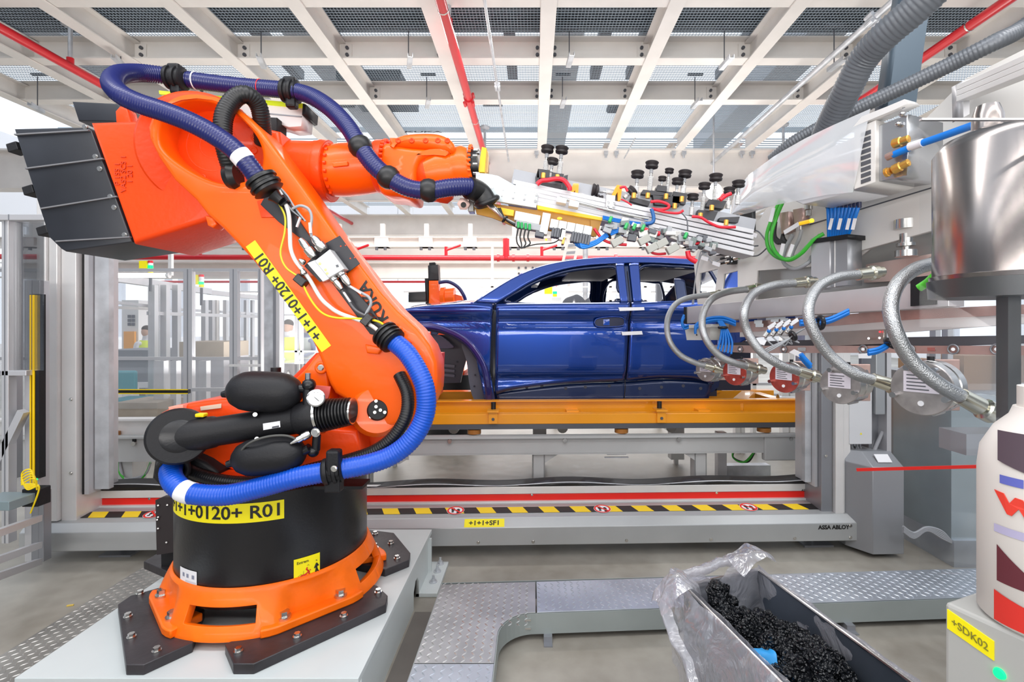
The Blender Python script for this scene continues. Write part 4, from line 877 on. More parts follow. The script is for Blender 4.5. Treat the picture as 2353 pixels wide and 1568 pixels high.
# yellow tag and wordmark on the arm
def armtext(px, py, dx, dz):
    a0, z0 = FR.az(px, py); L = math.hypot(dx, dz); d = (dx / L, dz / L); u = (-d[1], d[0])
    return lambda x, y, h: FR.w(a0 + d[0] * x + u[0] * y, z0 + d[1] * x + u[1] * y, -.0026 - h)
AT = armtext(663, 681, -173, 240)
tg = MB().quadbox([AT(x, y, -h) for h in (.0024, .0012) for x, y in ((-.275, -.024), (.275, -.024), (.275, .024), (-.275, .024))]).build('name_tag', YELLOW, rb, 0)
text('lettering', '+1+1+0120+ R01', .062, AT, INK, tg, bold=.001)
text('lettering', 'KUKA', .070, armtext(858, 695, -56, 94), INK, rb, bold=.002)
for x, y in ((944, 787), (948, 800), (936, 802)): MB().ball(FR.p(x, y, -.001), .006, .002, .006, 8, 6).build('paint_chip', ORANGE2, rb)

# A3 housing and counterweight
plate('elbow_housing', FR, [(205, 280), (340, 275), (470, 262), (640, 300), (655, 400), (560, 470), (470, 508), (305, 560)], ORANGE2, rb, .15, .58, tp=.15, bevel=.02)
MB().lathe(FR.p(470, 350, .19), FR.p(470, 350, .24), [(0, .252), (.3, .26), (1, .26)], 60).build('elbow_flange', ORANGE2, rb, 40)
for x, y in ((344, 363), (366, 402), (400, 433), (441, 455), (332, 330)):
    c = FR.p(x, y, .188); MB().torus(c, (0, 1, 0), .012, .004, 14, 8).cyl(c, c + Vector((0, -.004, 0)), .009, seg=8).build('flange_bolt', ORANGE2, rb, 50)
plate('lifting_lug', FR, [(266, 285), (264, 255), (275, 243), (292, 250), (302, 284)], ORANGE2, rb, .25, .31, bevel=.008)
plate('lower_lug', FR, [(470, 495), (490, 500), (498, 515), (488, 524), (476, 518)], ORANGE, rb, .05, .12, bevel=.008)
a0_, z0_ = FR.az(283, 400, .1)
CAST = mat('cast_letter', (.55, .04, .004), .5)
for k, (px, s_) in enumerate(((271, 'P 155 1'), (285, 'VA52 SC5 1'), (300, '1 20 1'))):
    a_, z_ = FR.az(px, 400, .15); text('cast_lettering', s_, .034, lambda x, y, h, a_=a_, z_=z_: FR.w(a_ - y, z_ + x, .1475 - h), CAST, rb, ext=.002)
cw = plate('counterweight', FR, [(32, 296), (200, 292), (210, 300), (303, 556), (150, 578), (140, 572), (112, 545)], GREYBLK, rb, .16, .50, bevel=.006)
for a_, b_ in (((60, 388), (238, 365)), ((95, 480), (270, 452)), ((130, 555), (300, 545)), ((35, 310), (205, 300))):
    MB().bar(FR.p(*a_, .155), FR.p(*b_, .155), .012, .006).build('plate_seam', mat('seam_grey', (.16, .16, .17), .4), rb, 0)
for x, y in ((196, 292), (220, 360), (230, 388), (254, 452), (263, 477), (287, 540)): bolt(FR.p(x, y, .16), (0, -1, 0), .009, rb, STEEL)
for x, y in ((42, 342), (78, 440), (110, 532)): MB().obox(FR.p(x, y, .22), .05, .06, .04, Matrix.Rotation(-.3, 3, 'Y')).build('side_lug', BLACKM, rb, 0, bevel=.004)
plate('rear_weight', FR, [(165, 233), (272, 238), (300, 278), (180, 278)], GREYBLK, rb, .45, .70, bevel=.006)
# energy supply rail above the elbow
fr2 = Fr(0, 2.50)
plate('support_rail', fr2, [(372, 218), (697, 245), (692, 290), (664, 292), (610, 275), (380, 240)], ALUL, rb, 0, .12, smooth=0)
plate('rail_cover', fr2, [(365, 208), (700, 238), (700, 248), (366, 216)], LIME, rb, -.01, .13, smooth=0)
plate('rail_end', fr2, [(696, 238), (703, 240), (701, 262), (694, 264)], BLACKM, rb, -.012, .13, smooth=0)
plate('rail_groove', fr2, [(600, 258), (694, 267), (693, 270), (600, 261)], ALUD, rb, -.003, .0, smooth=0)
plate('motor_connector', fr2, [(600, 268), (636, 270), (636, 300), (616, 306), (616, 316), (600, 316)], BLACKM, rb, -.05, .05, bevel=.004)

# forearm and wrist
YF_ = 2.42
def lz(name, p0, p1, prof, m, seg=48, y0=YF_, y1=None, sm=50):     # profile in px of radius at depth YF_
    a, b = P(*p0, y0), P(*p1, y1 or y0); return MB().lathe(a, b, [(k, r * y0 / F) for k, r in prof], seg).build(name, m, rb, sm)
lz('forearm', (570, 388), (762, 395), [(0, 62), (.25, 65), (.82, 65.5), (.84, 67), (1, 68)], ORANGE2)
lz('forearm_flange', (740, 394), (764, 395), [(0, 68), (.3, 70), (.85, 69), (1, 60)], ORANGE2)
lz('wrist_tube', (760, 394), (872, 384), [(0, 57), (.3, 60), (.6, 59), (1, 56)], ORANGE)
MB().bar(P(765, 380, YF_ - .13), P(800, 376, YF_ - .13), .012, .02).build('cast_rib', ORANGE, rb, 0, bevel=.004)
for i in range(9):
    th = math.radians(120 + i * 15); c = P(767, 395, YF_) ; R = .125; c = c + Vector((0, -math.sin(th - 1.57 + 1.57) * 0, 0)) + Vector((0, math.cos(math.radians(110 + i * 17)) * R, math.sin(math.radians(110 + i * 17)) * R))
    MB().cyl(c, c + Vector((.012, 0, 0)), .008, seg=8).build('flange_bolt', ORANGE2, rb, 30)
lz('wrist_collar', (866, 384), (893, 384), [(0, 57), (.2, 60), (.8, 60), (1, 50)], ORANGE2)
for i in range(16):
    th = math.radians(90 + i * 11.5); c = P(889, 384, YF_) + Vector((0, math.cos(th) * .122, math.sin(th) * .122)); MB().cyl(c, c + Vector((.014, 0, 0)), .008, seg=8).build('flange_bolt', ORANGE2, rb, 30)
FW = Fr(0, YF_ - .11)
plate('wrist_fork', FW, smooth2([(872, 335), (890, 325), (930, 335), (985, 340), (1030, 345), (1032, 356), (990, 358), (966, 368), (955, 392), (953, 430), (948, 456), (915, 450), (872, 440), (862, 385), (872, 335)], 4)[:-1], ORANGE, rb, 0, .22, bevel=.03)
plate('wrist_cover', FW, smooth2([(888, 334), (900, 317), (925, 306), (960, 302), (1000, 303), (1025, 311), (1041, 325), (1044, 342), (1032, 351), (985, 341), (930, 336), (888, 334)], 4)[:-1], ORANGE, rb, -.01, .23, bevel=.035)
for x in (915, 946, 978, 1006, 1028): MB().torus(FW.p(x, 323, -.010), (0, 1, 0), .009, .004, 14, 8).cyl(FW.p(x, 323, -.01), FW.p(x, 323, .01), .009, seg=10).build('cover_screw', ORANGE2, rb, 50)
text('lettering', 'KUKA', .065, lambda x, y, h: FW.w(FW.az(972, 308)[0] + x, FW.az(972, 308)[1] + .010 + y * .25, -.008 + .01 - h + y * .3), INK, rb, bold=.001)
MB().ball(P(997, 402, YF_ + .02), .125, .12, .12, 40, 24).build('wrist_ball', ORANGE2, rb, 80)
lz('hand_housing', (985, 405), (1082, 384), [(0, 48), (.3, 55), (.55, 50), (.62, 49), (.64, 50), (.9, 50), (1, 44)], ORANGE)
lz('ball_base', (985, 440), (1042, 448), [(0, 8), (.25, 22), (.8, 22), (1, 10)], ORANGE2)
for i in range(14):
    th = math.radians(80 + i * 14); c = P(1080, 384, YF_) + Vector((0, math.cos(th) * .098, math.sin(th) * .098)); MB().cyl(c, c + Vector((.014, 0, 0)), .007, seg=8).build('flange_bolt', ORANGE, rb, 30)
for x, y in ((1052, 350), (1064, 350)): MB().cyl(P(x, 347, YF_), P(x, 356, YF_), .012, seg=10).build('plug', ORANGE, rb, 40)
lz('tool_flange', (1080, 385), (1100, 382), [(0, 30), (.05, 34), (.4, 34), (.42, 38), (1, 38)], BLACK)
for i in range(6):
    th = math.radians(70 + i * 30); c = P(1091, 383, YF_) + Vector((0, math.cos(th) * .078, math.sin(th) * .078)); MB().cyl(c, c + Vector((.02, 0, 0)), .007, seg=8).build('tool_screw', CHROME, rb, 30)

# counterbalance unit
YC = 1.98
def P2(x, y, dy=0): return P(x, y, YC + dy)
MB().lathe(P2(411, 1003, -.055), P2(411, 1003, .05), [(0, .100), (.08, .108), (1, .112)], 48).build('bearing_eye', BLACKM, rb, 40)
MB().lathe(P2(411, 1003, -.060), P2(411, 1003, -.05), [(0, .050), (.4, .062), (1, .064)], 40).build('bearing_cover', BLACK, rb, 40)
bolt(P2(408, 1004, -.060), (0, -1, 0), .007, rb, STEEL)
def lath(name, p0, p1, prof, m, seg=36, dy0=0, dy1=0, par=None): return MB().lathe(P2(*p0, dy0), P2(*p1, dy1), prof, seg).build(name, m, par or rb, 50)
lath('balance_cylinder', (425, 1003), (692, 962), [(0, .070), (.25, .062), (.27, .057), (.8, .057), (.97, .058), (1, .058)], BLACKM)
lath('cylinder_head', (684, 963), (738, 955), [(0, .060), (.12, .066), (.9, .067), (1, .064)], BLACKM)
lath('clamp_ring', (733, 956), (739, 955), [(0, .071), (1, .071)], STEEL)
pr = []
for i in range(41): pr.append((i / 40, (.066 if i % 4 in (1, 2) else .056) * (1 - .18 * i / 40)))
lath('bellows', (739, 955), (810, 945), pr, RUBBER)
lath('clamp_ring', (808, 945), (812, 945), [(0, .052), (1, .052)], STEEL)
def accu(name, p0, p1, r, dy):
    lath(name, p0, p1, [(0, .2 * r), (.02, .45 * r), (.09, .74 * r), (.2, .93 * r), (.32, r), (.68, r), (.82, .90 * r), (.93, .66 * r), (.985, .4 * r), (1, .25 * r)], BLACKM, 40, dy, dy)
accu('upper_accumulator', (526, 897), (692, 904), .079, -.02)
lath('accumulator_plug', (511, 907), (530, 904), [(0, .012), (.5, .016), (1, .016)], BLACK, 12, -.02, -.02)
lath('accumulator_neck', (688, 893), (705, 893), [(0, .017), (1, .017)], BLACK, 20, -.02, -.02)
MB().cyl(P2(708, 876, -.02), P2(708, 935, -.02), .020, seg=20).ball(P2(710, 885, -.02), .026).build('valve_block', BLACK, rb)
MB().cyl(P2(708, 876, -.02), P2(708, 858, -.02), .011, seg=12).build('valve_fitting', CHROME, rb, 40)
MB().cyl(P2(634, 856, .3), P2(634, 845, .3), .022, seg=16).build('breather_cap', BLACKM, rb, 40)
g_ = MB().lathe(P2(726, 915, -.075), P2(726, 915, -.045), [(0, .030), (.05, .033), (1, .033)], 36).build('pressure_gauge', CHROME, rb, 40)
MB().cyl(P2(726, 915, -.0765), P2(726, 915, -.075), .028, seg=32).build('dial', LABELW, g_, 40)
MB().bar(P2(718, 909, -.0775), P2(733, 922, -.0775), .0025, .001).build('pointer', INK, g_, 0)
for i in range(8):
    th = math.radians(-30 + i * 34); c = P2(726, 915, -.077) + Vector((.022 * math.cos(th), 0, .022 * math.sin(th))); MB().obox(c, .004, .0006, .001).build('tick', INK, g_, 0)
accu('lower_accumulator', (537, 1056), (700, 1040), .072, -.05)
MB().tube(spline([P2(552, 1062, -.08), P2(556, 1035, -.10), P2(580, 1015, -.11), P2(620, 1003, -.10), P2(660, 1002, -.09), P2(684, 1012, -.08)], 6), .0045, 8).build('strap_edge', mat('strap', (.07, .07, .065), .5), rb)
lath('accumulator_plug', (523, 1068), (540, 1062), [(0, .014), (.6, .014), (.7, .02), (1, .02)], BLACK, 12, -.05, -.05)
lath('accumulator_neck', (694, 1040), (712, 1030), [(0, .017), (1, .019)], BLACK, 20, -.05, -.05)
MB().tube([P2(728, 1000, -.04), P2(726, 1035, -.04)], .016, 14).ball(P2(720, 1038, -.04), .022).build('valve_block', BLACK, rb)
MB().lathe(P2(668, 1020, -.09), P2(713, 996, -.07), [(0, .004), (.2, .008), (.35, .010), (.36, .014), (.6, .013), (.62, .016), (.9, .016), (1, .012)], 16).build('charging_valve', STEEL, rb, 40)
bolt(P2(726, 994, -.07), (0, -1, 0), .013, rb, STEEL)
for x, y in ((586, 953), (590, 1009)): MB().cyl(P2(x, y, -.06), P2(x, y, -.045), .008, seg=12).build('clamp_screw', CHROME, rb, 40)
a_, z_ = FR.az(623, 978, 0)
plate('type_plate', Fr(0, YC - .058), [(604, 974), (643, 968), (644, 982), (605, 989)], LABELW, rb, 0, .003, smooth=0)
plate('barcode', Fr(0, YC - .0585), [(625, 981), (641, 978), (641, 982), (625, 985)], GRAPH, rb, 0, .001, smooth=0)
MB().cyl(P2(467, 950, .0), P2(467, 972, .0), .012, seg=12).build('grease_port', BLACK, rb, 40)
MB().obox(P2(463, 954, -.01), .035, .03, .014).build('yellow_cap', CYEL, rb, 0, bevel=.004)
plate('red_guard', Fr(0, YC + .05), [(722, 886), (758, 889), (756, 905), (752, 922), (722, 900)], mat('guard_red', (.7, .12, .10), .4), rb, 0, .01, smooth=0)

# ---- hoses on the robot
H1 = [P(400, 1062, 2.06), P(392, 1085, 1.97), P(402, 1112, 1.92), P(438, 1134, 1.90), P(520, 1138, 1.90), P(600, 1120, 1.90), P(680, 1098, 1.90), P(765, 1082, 1.92), P(840, 1068, 1.95), P(900, 1047, 1.97), P(948, 1008, 1.98), P(976, 955, 1.99), P(978, 900, 1.99), P(962, 855, 2.0), P(935, 812, 2.02), P(905, 785, 2.05), P(893, 772, 2.06)]
hose('lower_blue_hose', H1, .0385, HOSEB, rb, .0115, .07)
MB().lathe(P(400, 1058, 2.08), P(398, 1078, 2.0), [(0, .06), (1, .058)], 30, cap=False).torus(P(398, 1080, 1.99), (P(392, 1085, 1.97) - P(400, 1062, 2.06)), .050, .011).build('hose_socket', BLACKM, rb)
def wrap(name, pts, k0, k1, r, m, n=24):
    sp = spline(pts, 12); N_ = len(sp); seg = sp[int(k0 * N_):int(k1 * N_) + 1]; return MB().tube(seg, r, n).build(name, m, rb)
wrap('hose_tape', H1, .165, .195, .0405, LABELW)
def collar(name, c, d, r, h, m=BLACKM, ribs=2, par=None):
    c = Vector(c); d = Vector(d).normalized(); pr = [(0, r * 1.05), (.08, r * 1.28)]
    for i in range(ribs): k = .1 + .8 * i / ribs; pr += [(k + .04, r * 1.32), (k + .8 / ribs * .45, r * 1.32), (k + .8 / ribs * .5, r * 1.12), (k + .8 / ribs * .9, r * 1.12)]
    pr += [(.92, r * 1.28), (1, r * 1.05)]
    return MB().lathe(c - d * h / 2, c + d * h / 2, pr, 28).build(name, m, par or rb, 50)
# clamp on the drum
c = collar('hose_clamp', P(765, 1082, 1.92), P(840, 1068, 1.95) - P(680, 1098, 1.90), .039, .075)
MB().obox(P(768, 1063, 1.90), .05, .05, .10).obox(P(768, 1047, 1.90), .035, .03, .04).build('clamp_tower', BLACKM, rb, 0, bevel=.01)
MB().obox(P(768, 1108, 1.92), .06, .05, .07).build('clamp_base', BLACKM, rb, 0, bevel=.006)
bolt(P(768, 1077, 1.865), (0, -1, 0), .009, rb, STEEL)
collar('hose_clamp', P(893, 775, 2.055), P(935, 812, 2.02) - P(870, 750, 2.07), .044, .075, RUBBER, 3)
H2 = [P(600, 420, 2.0), P(575, 385, 1.98), P(540, 345, 1.97), P(495, 312, 1.97), P(440, 282, 1.97), P(380, 258, 1.98), P(320, 238, 1.99), P(278, 217, 2.0), P(258, 192, 2.06), P(274, 172, 2.18), P(320, 168, 2.3), P(380, 174, 2.38), P(450, 186, 2.42), P(560, 199, 2.44), P(660, 208, 2.42), P(712, 220, 2.38), P(760, 250, 2.3), P(800, 292, 2.24), P(828, 337, 2.2), P(858, 378, 2.18), P(893, 408, 2.17), P(938, 432, 2.17), P(985, 438, 2.18), P(1035, 431, 2.2), P(1080, 430, 2.24), P(1106, 444, 2.28)]
hose('upper_blue_hose', H2, .0385, HOSED, rb, .0115, .08)
sp = spline(H2, 12)
collar('hose_clamp', P(608, 424, 2.0), P(600, 420, 2.0) - P(560, 365, 1.98), .048, .07, RUBBER, 2)
MB().lathe(P(628, 448, 2.03), P(645, 462, 2.04), [(0, .03), (.5, .022), (1, .02)], 20).build('cable_outlet', RUBBER, rb)
for x, y, yy in ((405, 180, 2.39), (668, 210, 2.42)):
    collar('hose_clamp', P(x, y, yy), (1, 0, -.08), .042, .085, BLACKM, 2)
    MB().obox(P(x, y - 18, yy), .06, .06, .05).build('clamp_tower', BLACKM, rb, 0, bevel=.012); MB().obox(P(x + 3, y + 28, yy), .05, .05, .05).build('clamp_base', BLACKM, rb, 0, bevel=.012)
for x, y, yy, dd in ((828, 337, 2.2, (.5, 0, -.9)), (893, 408, 2.17, (.8, 0, -.65)), (985, 438, 2.18, (1, 0, -.08))): MB().lathe(P(x, y, yy) - Vector(dd).normalized() * .034, P(x, y, yy) + Vector(dd).normalized() * .034, [(0, .038), (.2, .048), (.5, .052), (.8, .048), (1, .038)], 28).build('hose_ring', RUBBER, rb)
MB().tube(spline([P(1078, 432, 2.23), P(1100, 442, 2.27), P(1112, 456, 2.28), P(1118, 470, 2.28)], 6), .050, 24).build('hose_elbow', RUBBER, rb)
MB().torus(P(1119, 463, 2.27), (P(1112, 470, 2.28) - P(1100, 440, 2.26)), .050, .012).build('elbow_rim', RUBBER, rb)
cz = P(450, 186, 2.42); MB().torus(cz, (1, 0, -.08), .040, .003).build('cable_tie', LABELW, rb)
cz = P(598, 203, 2.44); MB().torus(cz, (1, 0, -.08), .041, .002).build('red_mark', RED, rb)
wrap('hose_tape', H2, .055, .072, .0405, LABELW)
for x, y in ((310, 192), (340, 192), (395, 193), (448, 203), (465, 203), (500, 205)): pass
H3 = [P(918, 862, 2.10), P(936, 905, 2.06), P(933, 955, 2.03), P(905, 1003, 2.02), P(860, 1037, 2.02), P(800, 1058, 2.02), P(720, 1078, 2.02), P(640, 1100, 2.02), P(560, 1110, 2.02), P(490, 1102, 2.03), P(450, 1088, 2.05), P(440, 1075, 2.08)]
hose('lower_black_hose', H3, .026, RUBBER, rb, .010, .07)
H4 = [P(535, 400, 2.14), P(522, 360, 2.1), P(512, 310, 2.08), P(516, 262, 2.08), P(540, 226, 2.1), P(568, 218, 2.12), P(592, 240, 2.16), P(602, 280, 2.2), P(604, 330, 2.26)]
hose('black_loop_hose', H4, .036, RUBBER, rb, .0105, .07)
MB().lathe(P(522, 408, 2.12), P(548, 404, 2.12), [(0, .045), (.5, .055), (1, .045)], 24).build('loop_socket', RUBBER, rb)
# ---- cable tray and electrics on the arm
TRAY = mat('tray_black', (.018, .018, .024), .42)
tr = plate('cable_tray', FR, [(598, 470), (612, 445), (650, 452), (690, 512), (712, 545), (748, 592), (800, 652), (850, 706), (880, 748), (868, 772), (850, 768), (740, 620), (690, 548), (640, 510)], TRAY, rb, -.02, -.004, tp=-.02, bevel=.002)
plate('junction_plate', FR, [(747, 560), (781, 542), (827, 606), (795, 630), (735, 648), (700, 612)], TRAY, rb, -.028, -.022, tp=-.025, smooth=0)
for x, y in ((783, 566), (805, 594), (815, 592), (794, 564)): MB().cyl(FR.p(x, y, -.029), FR.p(x, y, -.026), .003, seg=8).build('hole', ORANGE2, rb, 0)
jb = plate('junction_box', FR, [(722, 600), (757, 573), (791, 618), (755, 640)], mat('box_silver', (.62, .63, .64), .35, metal=.3), rb, -.085, -.03, tp=-.085, bevel=.004)
plate('box_flank', FR, [(706, 605), (724, 598), (757, 640), (742, 647)], ALU, jb, -.07, -.03, tp=-.07, smooth=0)
for x, y in ((735, 606), (748, 620), (752, 628)): MB().ball(FR.p(x, y, -.0855), .006, .002, .006, 10, 6).build('status_light', mat('led_lime', (.75, .9, .2), .4, emit=.6), jb)
plate('code_mark', FR, [(771, 609), (777, 608), (779, 614), (773, 615)], GRAPH, jb, -.0862, -.0855, smooth=0)
def conn(p0, p1, r, m=STEEL, t=-.06): MB().lathe(FR.p(*p0, t), FR.p(*p1, t), [(0, r * .7), (.15, r), (.45, r), (.5, r * .75), (.75, r * .8), (1, r * .5)], 14).build('plug', m, rb, 40)
conn((722, 592), (690, 550), .020); conn((745, 576), (720, 545), .023); conn((758, 628), (785, 665), .017); conn((775, 615), (802, 655), .019)
conn((700, 605), (688, 597), .012); conn((700, 632), (692, 618), .013)
MB().obox(FR.p(693, 645, -.05), .05, .04, .035, Matrix.Rotation(.7, 3, 'Y')).build('cable_mount', BLACK, rb, 0, bevel=.004)
MB().obox(FR.p(652, 463, -.05), .035, .04, .04, Matrix.Rotation(.9, 3, 'Y')).build('velcro_tie', BLACK, rb, 0, bevel=.004)
MB().obox(FR.p(846, 735, -.05), .035, .05, .05, Matrix.Rotation(.7, 3, 'Y')).build('velcro_tie', BLACK, rb, 0, bevel=.004)
def ac(pts, r, m, t=-.05): return cable('cable', [FR.p(x, y, t) for x, y in pts], r, m, rb)
ac([(636, 432), (650, 455), (663, 490), (666, 530), (668, 570), (678, 598), (696, 622), (713, 645), (736, 684), (757, 705), (780, 720), (816, 733), (838, 741)], .0085, CWHITE)
ac([(848, 745), (865, 757), (874, 770)], .0085, CWHITE)
ac([(612, 440), (630, 452), (645, 475), (655, 500), (654, 535), (645, 575), (648, 598), (660, 618), (683, 634)], .0042, mat('cable_yelgreen', (.62, .55, .02), .4), -.055)
ac([(698, 658), (710, 682), (728, 708), (748, 724), (775, 731), (812, 732), (850, 735), (875, 742), (890, 758)], .0045, CYEL, -.055)
ac([(672, 480), (690, 473), (708, 480), (716, 498), (714, 525), (716, 545)], .006, CGREY)
ac([(801, 657), (828, 672), (848, 684), (852, 700), (842, 720), (838, 738)], .0062, CGREY)
ac([(786, 668), (800, 690), (820, 715), (860, 735), (885, 755)], .005, mat('cable_dark', (.12, .12, .13), .4))
for a_, b_ in (((790, 672), (805, 694)), ((805, 658), (830, 675)), ((690, 500), (682, 522)), ((712, 512), (714, 536))): MB().bar(FR.p(*a_, -.062), FR.p(*b_, -.062), .010, .006).build('cable_label', LABELW, rb, 0)
for i in range(4): ac([(625 + i * 5, 428), (645 + i * 5, 450), (660 + i * 6, 478), (690 + i * 4, 500 + i * 3)], .004, CGREY if i % 2 else BLACK, -.04)
# ================================================================ VACUUM GRIPPER carried by the robot
FG = Fr(0, 2.42)
gr = thing('vacuum_gripper', 'long aluminium suction gripper with black cups, cables and valves held by the orange robot', 'gripper', FG.p(1100, 400))
plate('adapter_plate', Fr(0, 2.36), [(1107, 337), (1118, 340), (1114, 396), (1098, 396)], mat('adapter_yellow', (.92, .50, .01), .35), gr, 0, .10, tp=0, bevel=.003)
plate('adapter_face', Fr(0, 2.44), [(1112, 345), (1121, 348), (1121, 396), (1110, 396)], mat('adapter_pale', (.85, .55, .30), .4), gr, 0, .08, smooth=0)
plate('bracket_plate', FG, [(1093, 397), (1120, 399), (1145, 404), (1180, 424), (1237, 447), (1232, 478), (1135, 462), (1093, 430)], mat('plate_pale', (.50, .56, .58), .38, metal=.35, var=.05), gr, -.07, -.05, bevel=.002)
for x, y in ((1099, 400), (1130, 430), (1156, 435), (1182, 440), (1207, 445), (1153, 449), (1179, 454), (1204, 458), (1230, 463), (1233, 448)): bolt(FG.p(x, y, -.07), (0, -1, 0), .006, gr, CHROME)
# aluminium profile: stacked slats separated by dark grooves, slightly descending to the right
MB().bar(FG.p(1175, 432, .05), FG.p(1720, 545, .05), .10, .16).build('groove_core', ALUD, gr, 0)
for k in range(5):
    o = -24 + k * 12.5
    l0, l1 = FG.p(1180 + k * 5, 445 + o * .80, 0), FG.p(1720, 562 + o * 1.0, 0)
    MB().bar(l0, l1, .12, .0205).build('profile_slat', mat('profile_alu', (.50, .50, .52), .36, metal=.35), gr, 0, bevel=.002)
plate('underside_panel', FG, [(1090, 470), (1130, 468), (1240, 484), (1383, 505), (1365, 545), (1350, 540), (1185, 522), (1130, 500), (1095, 492)], AMBERD, gr, -.045, -.03, smooth=0)
plate('yellow_edge', FG, [(1234, 472), (1384, 500), (1383, 507), (1235, 480)], mat('adapter_yellow', (.92, .50, .01), .35), gr, -.065, .04, smooth=0)
plate('yellow_gusset', FG, [(1357, 506), (1384, 504), (1370, 544), (1358, 542)], AMBERD, gr, -.055, -.04, smooth=0)
plate('yellow_block', FG, [(1142, 475), (1181, 483), (1180, 497), (1148, 492)], mat('adapter_yellow', (.92, .50, .01), .35), gr, -.075, -.05, bevel=.002)
MB().lathe(FG.p(1065, 469, -.10), FG.p(1065, 469, -.03), [(0, .018), (.02, .030), (1, .030)], 6).build('hex_coupler', COPPER, gr, 30)
MB().cyl(FG.p(1065, 471, -.102), FG.p(1065, 471, -.09), .013, seg=16).build('coupler_bore', INK, gr, 0)
MB().obox(FG.p(1084, 470, -.05), .03, .06, .08).build('coupler_block', STEEL, gr, 0, bevel=.004)
for i in range(3): cable('tool_tube', [FG.p(1120 + i * 4, 470, -.12), FG.p(1138 + i * 3, 485, -.12), FG.p(1155 + i * 2, 500, -.11)], .007, STEEL, gr)
for i in range(3): cable('cable', [FG.p(1140 + i * 4, 478, -.13), FG.p(1158, 500, -.12), FG.p(1180, 512 + i * 2, -.11), FG.p(1200, 520 + i * 3, -.10)], .006, RUBBER if i else CGREY, gr)
MB().torus(FG.p(1160, 504, -.12), (1, 0, -1), .016, .004).build('cable_tie', BLACK, gr)
# io modules below
u0 = Vector((1, 0, -.19)).normalized()
def mod(x, y, w, h, m, nm='io_module', t=-.10, d=.05, a=.19): return MB().obox(FG.p(x, y, t), w / 475, d, h / 475, Matrix.Rotation(a, 3, 'Y')).build(nm, m, gr, 0, bevel=.003)
CLR = mat('module_clear', (.60, .61, .60), .25, var=.2, vscale=40)
mod(1212, 503, 56, 20, CLR); mod(1252, 516, 18, 46, ALUL); mod(1214, 521, 56, 14, CGREY)
for k in range(5): mod(1273 + k * 19, 517 + k * 3.7, 18, 20, CLR)
for k in range(4): mod(1270 + k * 6, 535 + k, 6, 22, GRAPH)
for k in range(7): mod(1315 + k * 6.2, 545 + k * 1.3, 6, 24, GRAPH)
mod(1292, 540, 12, 26, LABELW); mod(1240, 540, 20, 12, GRAPH)
for k, x in enumerate((1191, 1199, 1208, 1217)):
    MB().cyl(FG.p(x, 510 + k * 1.6, -.13), FG.p(x, 524 + k * 1.6, -.13), .0065, seg=10).build('green_plug', mat('plug_green', (.02, .35, .09), .4), gr, 30)
    cable('cable', [FG.p(x, 524, -.13), FG.p(x - 4, 545, -.13), FG.p(x - 2 + k, 560, -.13), FG.p(1197 + k * 2, 570, -.13)], .0035, RUBBER, gr)
cable('cable', [FG.p(1197, 571, -.13), FG.p(1230, 562, -.13), FG.p(1272, 558, -.12), FG.p(1290, 545, -.11)], .003, RUBBER, gr)
MB().ball(FG.p(1255, 551, -.11), .005).build('yellow_led', YELL, gr); MB().ball(FG.p(1286, 502, -.09), .012, .008, .006).build('amber_led', mat('amber_led', (1, .45, .02), .4, emit=2), gr)
mod(1294, 555, 6, 16, BRASS, 'brass_fitting')
# blue tube bundle
for i in range(9):
    dy = (i % 3) * 4 - 4; t = -.09 - (i // 3) * .014
    cable('blue_tube', [FG.p(1318 + i * 2, 558 + dy, t), FG.p(1340, 566 + dy, t), FG.p(1368, 558 + dy, t), FG.p(1392, 542 + dy, t), FG.p(1412, 532 + dy, t), FG.p(1432, 527 + dy * .6, t)], .0055, CBLUE, gr)
MB().torus(FG.p(1396, 538, -.105), (1, 0, .7), .022, .005).build('velcro_tie', BLACK, gr)
# valve cluster: boxes, fittings, small tubes
random.seed(21)
CL = [(ALUL, 'valve'), (CGREY, 'valve_block'), (GRAPH, 'sensor'), (mat('smoke_block', (.22, .26, .25), .2, metal=.3), 'ejector'), (STEEL, 'fitting')]
for i in range(74):
    k = i / 73; bx = 1395 + k * 245 + random.uniform(-10, 10); by = 518 + k * 46 + random.uniform(-16, 20); m, nm = random.choice(CL)
    w_, h_ = random.uniform(8, 22), random.uniform(6, 16); MB().obox(FG.p(bx, by, -.06 - random.uniform(0, .07)), w_ / 475, .03, h_ / 475, Matrix.Rotation(random.uniform(-.1, .5), 3, 'Y')).build(nm, m, gr, 0, bevel=.002)
for x, y in ((1418, 556), (1480, 552), (1498, 570), (1545, 572), (1520, 560)): mod(x, y, 26, 16, mat('silencer', (.36, .36, .33), .5), 'silencer', -.14, .03, -.5)
for x, y in ((1400, 505), (1436, 520), (1475, 524), (1455, 522), (1573, 542)):
    MB().cyl(FG.p(x, y + 6, -.15), FG.p(x + 5, y - 6, -.14), .008, seg=10).build('green_plug', mat('plug_green', (.02, .35, .09), .4), gr, 30)
for i in range(3): cable('blue_tube', [FG.p(1385, 497 + i * 3, -.08), FG.p(1440, 508 + i * 3, -.08), FG.p(1490, 515 + i * 2, -.08)], .004, CBLUE, gr)
MB().tube(spline([FG.p(1285, 455, -.10), FG.p(1360, 474, -.10), FG.p(1440, 494, -.10), FG.p(1490, 503, -.1)], 4), .008, 10).build('tie_rod', STEEL, gr)
for x, y in ((1290, 463), (1318, 472)): mod(x, y, 22, 12, ALUL, 'rod_clamp')
plate('sensor_plate', FG, [(1394, 447), (1414, 450), (1411, 480), (1392, 476)], ALUL, gr, -.075, -.065, smooth=0)
for x, y in ((1398, 468), (1397, 478), (1411, 470), (1409, 480)): bolt(FG.p(x, y - 2, -.075), (0, -1, 0), .005, gr, CHROME)
